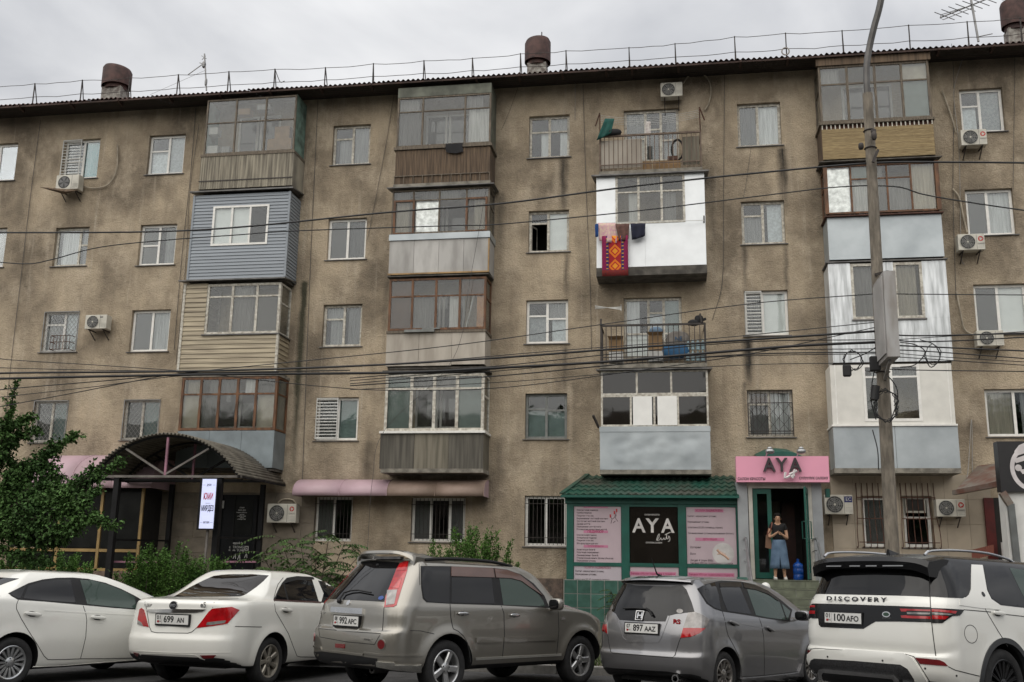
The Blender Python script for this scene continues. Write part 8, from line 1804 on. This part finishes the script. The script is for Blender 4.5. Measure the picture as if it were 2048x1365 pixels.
MB().tube(smoothpts(arm, 5),[.062] * 31,8).build('steel_arm', MATS['pole_steel'], pole, smooth=True)
b = MB()
for yy in (262,297,745):
 q = base.lerp(pb, 0).lerp(pb, 1); f_ = (fZ(1750, yy, POY) - base.z) / (pb.z - base.z); c_ = base.lerp(pb, f_); rr = rb_ * 1.08 + (rt_ - rb_) * f_ + .008
 b.tube([c_ + Vector((rr * math.cos(a), rr * math.sin(a),0)) for a in [2 * math.pi * k / 14 for k in range(15)]],.016,4, False)
b.build('strap', MATS['iron'], pole); b = MB(); q = fp(1742,262, POY - .2); b.bar(q, fp(1752,262, POY - .2),.05); b.blob(fp(1748,272, POY - .2),(.05,.05,.09),6); b.blob(fp(1722,293, POY - .2),(.05,.05,.07),6); b.bar(fp(1756,300, POY - .2), fp(1746,325, POY - .2),.05); b.build('bracket', MATS['iron'], pole, smooth=True)
sgn = thing('pole_sign_box', 'narrow grey weathered sign box hung on the lamp pole', 'sign', tuple(fp(1778,740, POY - .3)))
mk('sign_grey', (.36,.355,.35),.6, var=.25, scale=3, stretch=(2,2,.5), rgb2=(.24,.22,.20)); mk('sign_face', (.42,.41,.40),.5, var=.12, scale=2)
# seen nearly edge-on: front edge towards the road, face to the left
f0, f1 = fp(1788,556, POY - .75), fp(1772,560, POY - .15); Zt, Zb = fZ(1780,562, POY - .5), fZ(1785,728, POY - .5); xe = fX(1778,650, POY - .75)
xA = fX(1770,650, POY - 1.15); xB = fX(1797,650, POY - 1.15); shift = (fX(1796,720, POY - 1.1) - fX(1787,560, POY - 1.1))
fnb = lambda x, y, z: (x + shift * (Zt - z) / (Zt - Zb) - shift * .5, y, z)
MB().box(xA + .02, xB - .0, POY - 1.15, POY - .22, Zb, Zt, fn=fnb).build('case', MATS['sign_grey'], sgn); MB().box(xA - .003, xA + .017, POY - 1.08, POY - .28, Zb + .07, Zt - .07, fn=fnb).build('face', MATS['sign_face'], sgn)
MB().bar(fnb(xA + .1, POY - 1.1, Zt), fnb(xA + .1, POY - .05, Zt + .25),.04).build('stay', MATS['iron'], sgn); MB().bar(fnb(xA + .1, POY - .9, Zb - .02), fp(1769,762, POY),.05).build('stay', MATS['sign_grey'], sgn)
mk('cable', (.012,.012,.013),.6); mk('cable_grey', (.07,.068,.066),.6); mk('wire_pale', (.35,.33,.30),.7)
def wire(pts, r, m='cable', sag=0, name='cable', **tags):
 P = smoothpts([fp(x, y, Y) for x, y, Y in pts],10); return MB().tube(P, r, 5).build(name, MATS[m], None, smooth=True, **tags)
Yp = POY
GW = 'black service cables strung along the street'
def street(pts, r, label, Yl=-8.6, m='cable'):
 k = len(pts); wire([(x, y, Yp) for x, y in pts], r * 1.2, m, label=label, cat='cable', group=GW)
street([(-60,466),(0,466),(390,461),(780,425),(1000,408),(1260,374),(1500,348),(1741,327),(1900,325),(2110,327)],.016, 'uppermost thick cable crossing the facade and the pole')
street([(-60,518),(0,525),(60,528),(110,518),(200,495),(330,481),(480,470),(600,462),(900,452),(1000,449),(1260,424),(1500,395),(1640,378),(1700,373)],.010, 'second thin cable sagging from far left to the pole')
street([(1700,373),(1742,372),(1800,375),(1850,390),(1950,407),(2110,430)],.011, 'thin cable running right from the pole past the brown timber posts')
street([(-60,755),(0,747),(380,743),(700,733),(1000,716),(1250,697),(1500,680),(1752,663)],.018, 'thick bundled cable across the middle of the facade')
street([(-60,762),(0,758),(390,750),(780,746),(1000,736),(1200,725),(1400,708),(1600,692),(1756,685)],.022, 'thickest bundled cable across the middle of the facade')
street([(-60,700),(0,718),(200,731),(380,744),(480,756),(640,773),(780,781),(1000,776),(1250,745),(1500,708),(1752,655)],.007, 'thin cable dipping under the bundled cables')
street([(-80,830),(0,814),(150,786),(300,757),(390,744),(600,723),(900,692),(1200,650),(1500,608),(1752,588)],.008, 'thin cable rising from lower left to the pole')
street([(-60,790),(0,780),(200,763),(390,748),(700,741)],.009, 'short thin cable joining the bundle from lower left')
street([(-60,802),(0,795),(180,775),(390,750),(640,748)],.007, 'faint lower left cable converging on the bundle')
street([(-60,728),(0,736),(380,742),(780,728),(1100,703),(1400,680),(1752,645)],.007, 'thin cable just above the bundled cables')
for i, (y0, y1, y2, r_) in enumerate(((757,732,672,.008),(768,742,690,.007),(772,752,697,.010),(762,738,700,.007),(780,765,718,.006))):
 street([(700, y0),(1000, y1),(1250,(y1 + y2) / 2 + 4),(1500, y2 + 12),(1756, y2 + 8)], r_, ('first', 'second', 'third', 'fourth', 'fifth')[i] + ' thin strand of the sagging bundle left of the pole')
for i, (a, c_, d, r_) in enumerate(((588,589,591,.008),(668,672,665,.012),(675,684,672,.010),(690,694,705,.012),(700,703,722,.009),(712,718,735,.007),(738,741,744,.008),(683,676,660,.006),(702,712,728,.006))):
 street([(1757, a),(1850, c_),(2110, d)], r_, ('first', 'second', 'third', 'fourth', 'fifth', 'sixth', 'seventh', 'eighth', 'ninth')[i] + ' cable from the top leaving the pole to the right')
cb = MB(); rg_ = np.random.default_rng(4)                              # slack coils and splice boxes on the pole
def coil(px, py, rx, ry, n, jit):
 for k in range(n):
  pts = [fp(px + (rx + rg_.normal(0, jit)) * math.cos(t) + rg_.normal(0,.4), py + (ry + rg_.normal(0, jit)) * math.sin(t), Yp - .25 - .02 * k) for t in np.linspace(0,2 * math.pi, 20)]; cb.tube(pts, .008,5, False)
coil(1705,722,18,19,3,2.0); coil(1772,812,22,30,4,3.5); coil(1866,710,15,20,1,1)
for pts in ([(1768,745),(1790,770),(1795,800),(1780,845)],[(1755,720),(1745,760),(1742,800),(1752,840)],[(1800,685),(1830,690),(1850,705),(1830,730),(1800,735)],[(1840,680),(1868,690),(1880,715),(1862,735),(1848,712)],[(1700,720),(1730,708),(1752,695)],[(1745,860),(1755,900),(1757,940)]): cb.tube(smoothpts([fp(x, y, Yp - .27) for x, y in pts],6),.010,5)
cb.build('slack_coil', MATS['cable'], None, smooth=True, label='slack black cable coils tied to the lamp pole', cat='cable coil')
for (x, y, s_, lb) in ((1694,742,.07, 'small black splice box hanging left of the pole'),(1750,728,.09, 'black splice box strapped to the left of the pole')):
 p = fp(x, y, Yp - .3); o = MB().box(p.x - s_, p.x + s_, p.y - .05, p.y + .05, p.z - s_ * 1.5, p.z + s_ * 1.5).build('splice_box', MATS['cable'], None, label=lb, cat='junction box'); md = o.modifiers.new('b', 'BEVEL'); md.width = .02
q = MB().tube([fp(1748,800, Yp - .3), fp(1752,772, Yp - .3)],.07,10); q.build('splice_closure', MATS['cable'], None, smooth=True, label='black tubular cable closure on the lower left of the pole', cat='junction box')
# thin wires clinging to the facade
FW_ = [([(81,241),(60,400),(42,555),(25,700),(10,840)],.010, 'dark wire running down the wall near the left edge'),([(392,215),(380,360),(365,500),(348,700)],.010, 'dark wire running down left of the blue siding'),([(398,250),(380,380),(372,520),(352,730)],.008, 'second wire running down left of the blue siding'),([(636,200),(622,500),(612,760),(604,985)],.010, 'dark wire running down right of the first balcony stack'),
  ([(788,190),(770,300),(745,430),(735,480)],.008, 'slanting wire left of the plank balcony'),([(1045,150),(1020,220),(1003,260)],.007, 'short slack wire beside the middle roof vent'),([(1151,160),(1150,240)],.010, 'short pale wire under the eaves'),([(1166,170),(1172,370),(1180,560),(1183,700)],.009, 'dark wire running down right of the third window column'),([(1449,150),(1447,400),(1445,560),(1425,640)],.009, 'dark wire running down right of the silver foil balcony'),
  ([(1503,290),(1490,380),(1484,400)],.006, 'thin wire dropping between two right hand windows'),([(1903,88),(1908,180),(1906,380),(1912,600)],.009, 'wire running down beside the right window column'),([(1935,90),(1912,160),(1908,200),(1918,300),(1922,500),(1928,530)],.012, 'pale slack wire beside the right hand air conditioners', ),([(2030,80),(2028,250),(2026,380)],.008, 'wire at the right edge of the facade'),
  ([(973,375),(940,560),(905,720),(770,860),(745,960),(735,1100)],.008, 'long diagonal wire crossing the second balcony stack')]
for f_ in FW_:
 pale = 'pale' in f_[2]; off = -.03 if 'diagonal' not in f_[2] else -1.0
 wire([(x, y, off) for x, y in f_[0]], f_[1] * .75, 'wire_pale' if pale else 'cable_grey', name='wall_wire', label=f_[2], cat='wire', group='thin wires on the facade')
wire([(1945,960,-.1),(1948,600,-.06),(1950,700,-.06)][:1] + [(1943,840,-.08),(1935,950,-.4),(1920,985,-1.4)],.012, 'wire_pale', name='wall_wire', label='pale hose hanging to the lean to gutter at right', cat='hose')
# aerials
mk('alu', (.22,.22,.22),.4,.7)
a = thing('tv_aerial', 'tall yagi television aerial on a roof mast at right', 'aerial', tuple(fp(1955,85,.6)), 'aerials on the roof'); AY = .6
MB().bar(fp(1957,84, AY), fp(1942,0, AY),.05).build('mast', MATS['alu'], a)
b = MB(); b.bar(fp(1880,36, AY), fp(2000,-12, AY),.03)
for k in range(9): x = 1885 + k * 14; y = 34 - k * 5.6; b.bar(fp(x - 16, y - 9, AY - .3), fp(x + 24, y + 6, AY + .3),.016) if k % 1 == 0 else None
b.tube([fp(x, y, AY) for x, y in ((1882,30),(1940,12),(1945,16),(1886,40),(1880,36),(1882,30))],.012,5); b.build('elements', MATS['alu'], a)
b = MB(); b.tube([fp(x, y, AY) for x, y in ((1952,75),(1985,68))],.014,5); b.build('stay', MATS['alu'], a)
a = thing('tv_aerial', 'thin crooked aerial mast on the roof left of centre', 'aerial', tuple(fp(412,182,.4)), 'aerials on the roof'); AY = .4
MB().bar(fp(413,182, AY), fp(409,108, AY),.035).build('mast', MATS['alu'], a)
b = MB(); b.bar(fp(376,150, AY), fp(409,126, AY),.022); b.bar(fp(399,126, AY), fp(412,130, AY),.02); b.bar(fp(403,112, AY), fp(413,118, AY),.016); b.bar(fp(404,120, AY), fp(411,112, AY),.016); b.blob(fp(408,130, AY),(.06,.06,.12),6); b.blob(fp(412,165, AY),(.04,.04,.14),6); b.bar(fp(413,140, AY), fp(300,190, AY),.007); b.build('elements', MATS['alu'], a)
b = MB(); c_ = fp(1571,103,-.5); b.tube([c_ + Vector((.10 * math.cos(t),0,.11 * math.sin(t))) for t in np.linspace(0,6.28,18)],.02,5, False); b.build('wire_hoop', MATS['wire_pale'], None, smooth=True, label='coiled wire hoop hung on the roof railing', cat='wire hoop')
# white ball bollard seen over the grey hatchback
p = fp(1531,1175,-6.0); MB().lathe([(.06, GZ - p.z),(.06,-.13),(.08,-.12),(.08,-.10)] + [(.095 * math.cos(t),.095 * math.sin(t)) for t in np.linspace(-1.2,1.57,10)], tuple(p),18).build('bollard', MATS['shop_white'], None, smooth=True, label='white ball topped bollard beside the salon steps', cat='bollard')
# ------------------------------------------------------------------ the woman on the salon landing
def skin(name, joints, edges, mat, parent, root=0, lv=2, smooth=True):
 """continuous skinned body: joints = [(x, y, z, rx, ry)]"""
 me = bpy.data.meshes.new(name); me.from_pydata([j[:3] for j in joints], edges, []); o = bpy.data.objects.new(name, me); COL.objects.link(o)
 md = o.modifiers.new('skin', 'SKIN'); md.use_smooth_shade = True
 for i, j in enumerate(joints):
  sv = me.skin_vertices[0].data[i]; sv.radius = (j[3], j[4] if len(j) > 4 else j[3]); sv.use_root = (i == root)
 sb_ = o.modifiers.new('sub', 'SUBSURF'); sb_.levels = lv; sb_.render_levels = lv
 dg = bpy.context.evaluated_depsgraph_get(); m2 = bpy.data.meshes.new_from_object(o.evaluated_get(dg)); m2.name = name; bpy.data.objects.remove(o)
 m2.materials.clear(); return link(name, m2, mat, parent, True, 180)
mk('skin', (.47,.275,.175),.55, var=.08); mk('hair', (.008,.006,.005),.8, spec=.15, var=.2, scale=30, stretch=(1,1,.2)); mk('tee_black', (.005,.005,.006),.9, var=.15); mk('denim', (.115,.175,.255),.9, var=.25, scale=5, bump=.4, bscale=60, rgb2=(.065,.11,.175)); mk('bag_brown', (.17,.085,.045),.6, var=.2); mk('shoe_white', (.62,.60,.56),.7, var=.1); mk('phone', (.01,.01,.012),.2); mk('lips', (.28,.09,.08),.5)
fpos = fp(1560,1163, LY + .22); hh = (fZ(1560,1028, LY + .22) - LZ); S_ = hh / 1.66; ox, oy, oz = fpos.x, LY + .22, LZ
wom = thing('person', 'woman in black top and denim skirt looking at her phone on the salon step', 'person', (ox, oy, oz))
Q = lambda x, y, z: (ox + x * S_, oy - y * S_, oz + z * S_)                # x right in the picture, y towards the street, z up
J = lambda *a: (*Q(*a[:3]), a[3] * S_, (a[4] if len(a) > 4 else a[3]) * S_)
jt = [J(0,0,.92,.155,.11), J(0,0,1.08,.125,.095), J(0,.0,1.25,.15,.105), J(0,-.01,1.36,.12,.085), J(0,.01,1.43,.055,.055), J(.0,.06,1.49,.06,.068), J(.0,.055,1.56,.074,.09), J(0,.03,1.62,.05,.06),
  J(-.16,-.01,1.35,.055), J(-.205,.0,1.20,.046), J(-.215,.02,1.06,.041), J(-.14,.15,1.10,.037), J(-.055,.235,1.165,.028), J(-.03,.255,1.18,.022),
  J(.16,-.01,1.35,.055), J(.205,.0,1.18,.046), J(.215,.02,1.03,.041), J(.17,.17,1.06,.037), J(.085,.25,1.12,.028), J(.06,.265,1.135,.022),
  J(-.085,0,.82,.10), J(-.095,.01,.47,.062), J(-.10,-.005,.30,.055), J(-.105,-.01,.09,.036), J(-.108,.03,.045,.034,.03), J(-.115,.12,.03,.036,.022),
  J(.085,0,.82,.10), J(.105,.01,.47,.062), J(.115,-.005,.30,.055), J(.125,-.01,.09,.036), J(.13,.03,.045,.034,.03), J(.145,.12,.03,.036,.022)]
ed = [(0,1),(1,2),(2,3),(3,4),(4,5),(5,6),(6,7),(3,8),(8,9),(9,10),(10,11),(11,12),(12,13),(3,14),(14,15),(15,16),(16,17),(17,18),(18,19),(0,20),(20,21),(21,22),(22,23),(23,24),(24,25),(0,26),(26,27),(27,28),(28,29),(29,30),(30,31)]
body = skin('body', jt, ed, MATS['skin'], wom)
tee = [J(0,0,.95,.172,.125), J(0,0,1.08,.145,.112), J(0,.005,1.25,.172,.125), J(0,-.01,1.36,.135,.098), J(0,.005,1.405,.075,.07), J(-.155,-.01,1.355,.072), J(-.198,.0,1.235,.062), J(.155,-.01,1.355,.072), J(.198,.0,1.225,.062)]
skin('t_shirt', tee, [(0,1),(1,2),(2,3),(3,4),(3,5),(5,6),(3,7),(7,8)], MATS['tee_black'], wom)
sk = MB(); rows = [(1.0,.158,.118,0),(.92,.178,.132,0),(.78,.198,.140,0),(.62,.212,.145,.0),(.52,.222,.15,.012),(.40,.236,.155,.03),(.28,.25,.16,.042)]; n = 36
for z, rx, ry, slit in rows:
 for k in range(n + 1):
  a = -math.pi / 2 + R(4) * (1 if slit else 0) * 0 + 2 * math.pi * k / n; x = rx * math.cos(a) + .0; y = -ry * math.sin(a) * 1.0
  if k in (0, n): x = (.5 * slit) * (1 if k == 0 else -1)
  fl = 1 + (.03 * math.sin(a * 7) * (1.1 - z)); sk.v.append(Q(x * fl + .012, y * fl, z))
sk.f = [[j * (n + 1) + k, j * (n + 1) + k + 1,(j + 1) * (n + 1) + k + 1,(j + 1) * (n + 1) + k] for j in range(len(rows) - 1) for k in range(n)]; sk.m = [0] * len(sk.f)
o = sk.build('denim_skirt', MATS['denim'], wom, smooth=True, angle=180); md = o.modifiers.new('t', 'SOLIDIFY'); md.thickness = .008
hb = MB(); hb.blob(Q(0,.012,1.615),(.088 * S_, .105 * S_, .070 * S_),12,2.1); hb.blob(Q(0,-.06,1.56),(.08 * S_, .06 * S_, .09 * S_),10,2.1); hb.blob(Q(0,-.10,1.50),(.045 * S_, .045 * S_, .10 * S_),8,2); hb.blob(Q(-.068,.035,1.565),(.02 * S_, .05 * S_, .05 * S_),8,2); hb.blob(Q(.068,.035,1.565),(.02 * S_, .05 * S_, .05 * S_),8,2); hb.build('hair', MATS['hair'], wom, smooth=True, angle=180)
fb = MB()
fb.blob(Q(0,.148,1.525),(.013 * S_, .02 * S_, .024 * S_),6,2)
for sg in (-1,1): fb.blob(Q(sg * .078,.035,1.53),(.012 * S_, .022 * S_, .03 * S_),6,2)
fb.build('nose_and_ears', MATS['skin'], wom, smooth=True, angle=180)
fb = MB()
for sg in (-1,1): fb.blob(Q(sg * .032,.132,1.548),(.015 * S_, .006 * S_, .004 * S_),6,2); fb.blob(Q(sg * .033,.136,1.568),(.02 * S_, .006 * S_, .004 * S_),6,2)
fb.build('eyes_and_brows', MATS['hair'], wom, smooth=True, angle=180); MB().blob(Q(0,.136,1.488),(.022 * S_, .007 * S_, .007 * S_),6,2).build('lips', MATS['lips'], wom, smooth=True)
# hands: palm and five fingers each, closed round the phone
PH = Vector(Q(.02,.31,1.17))
def hand(nm, w_, k_, fingers):
 js = [(*Q(*w_),.024 * S_, .018 * S_),(*Q(*k_),.034 * S_, .017 * S_)]; es = [(0,1)]
 for chain in fingers:
  prev = 1
  for q, r in chain: js.append((*Q(*q), r * S_)); es.append((prev, len(js) - 1)); prev = len(js) - 1
 return skin(nm, js, es, MATS['skin'], wom, 0,1)
hand('holding_hand', (.075,.258,1.125),(.055,.285,1.14),[[((.045,.315,1.16),.010),((.02,.335,1.185),.009),((-.01,.335,1.20),.008)],[((.042,.31,1.145),.010),((.015,.335,1.165),.009),((-.02,.335,1.175),.008)],[((.04,.305,1.13),.010),((.012,.33,1.145),.009),((-.018,.332,1.152),.008)],[((.038,.30,1.118),.009),((.012,.322,1.128),.008),((-.01,.326,1.132),.007)],[((.062,.295,1.17),.011),((.05,.305,1.205),.009)]])
hand('tapping_hand', (-.045,.245,1.172),(-.025,.268,1.185),[[((-.005,.285,1.205),.010),((.008,.30,1.208),.009),((.018,.302,1.195),.008)],[((-.005,.29,1.19),.010),((.0,.305,1.185),.009),((-.01,.30,1.175),.008)],[((-.012,.288,1.178),.010),((-.012,.30,1.168),.009),((-.022,.292,1.162),.008)],[((-.02,.284,1.168),.009),((-.022,.292,1.158),.008),((-.03,.284,1.155),.007)],[((-.028,.285,1.205),.010),((-.012,.302,1.212),.009)]])
ph = MB(); rt_ = Matrix.Rotation(R(35),3, 'X') @ Matrix.Rotation(R(12),3, 'Y'); ph.box(-.038,.038,-.005,.005,-.075,.075, fn=lambda x, y, z: tuple(PH + rt_ @ Vector((x, y, z)))); ph.build('mobile_phone', MATS['phone'], None, label='dark mobile phone held in the hands of the woman', cat='phone')
bg_ = thing('handbag', 'brown shoulder bag hanging at the side of the woman', 'bag', Q(-.24,-.02,.80)); b = MB(); b.add([Q(*q) for q in ((-.33,-.08,.80),(-.17,-.08,.76),(-.19,-.08,1.12),(-.30,-.08,1.12),(-.33,.02,.80),(-.17,.02,.76),(-.19,.0,1.12),(-.30,.0,1.12))],[(0,1,2,3),(7,6,5,4),(0,4,5,1),(1,5,6,2),(2,6,7,3),(3,7,4,0)]); b.build('body', MATS['bag_brown'], bg_)
MB().tube(smoothpts([Q(*q) for q in ((-.27,-.06,1.12),(-.22,-.08,1.3),(-.15,-.02,1.435),(-.145,.06,1.40),(-.19,.085,1.25),(-.25,.0,1.12))],5),.012 * S_, 6).build('strap', mk('strap_tan', (.20,.06,.035),.6), bg_, smooth=True)
for sg, x in ((-1,-.11),(1,.137)):
 b = MB(); b.blob(Q(x + sg * .0,.05,.035),(.046 * S_, .125 * S_, .036 * S_),10,2.6); b.blob(Q(x, -.02,.07),(.042 * S_, .05 * S_, .04 * S_),8,2.4); b.build('shoe', MATS['shoe_white'], wom, smooth=True, angle=180); MB().box(-.05 * S_, .05 * S_, -.13 * S_, .13 * S_, 0,.014 * S_, fn=lambda a_, c_, d_: (Q(x, .05,0)[0] + a_ * (1 - .25 * (abs(c_) / (.13 * S_)) ** 2), Q(x, .05,0)[1] + c_, oz + d_ + .002)).build('shoe_sole', mk('sole', (.35,.34,.32),.8), wom)
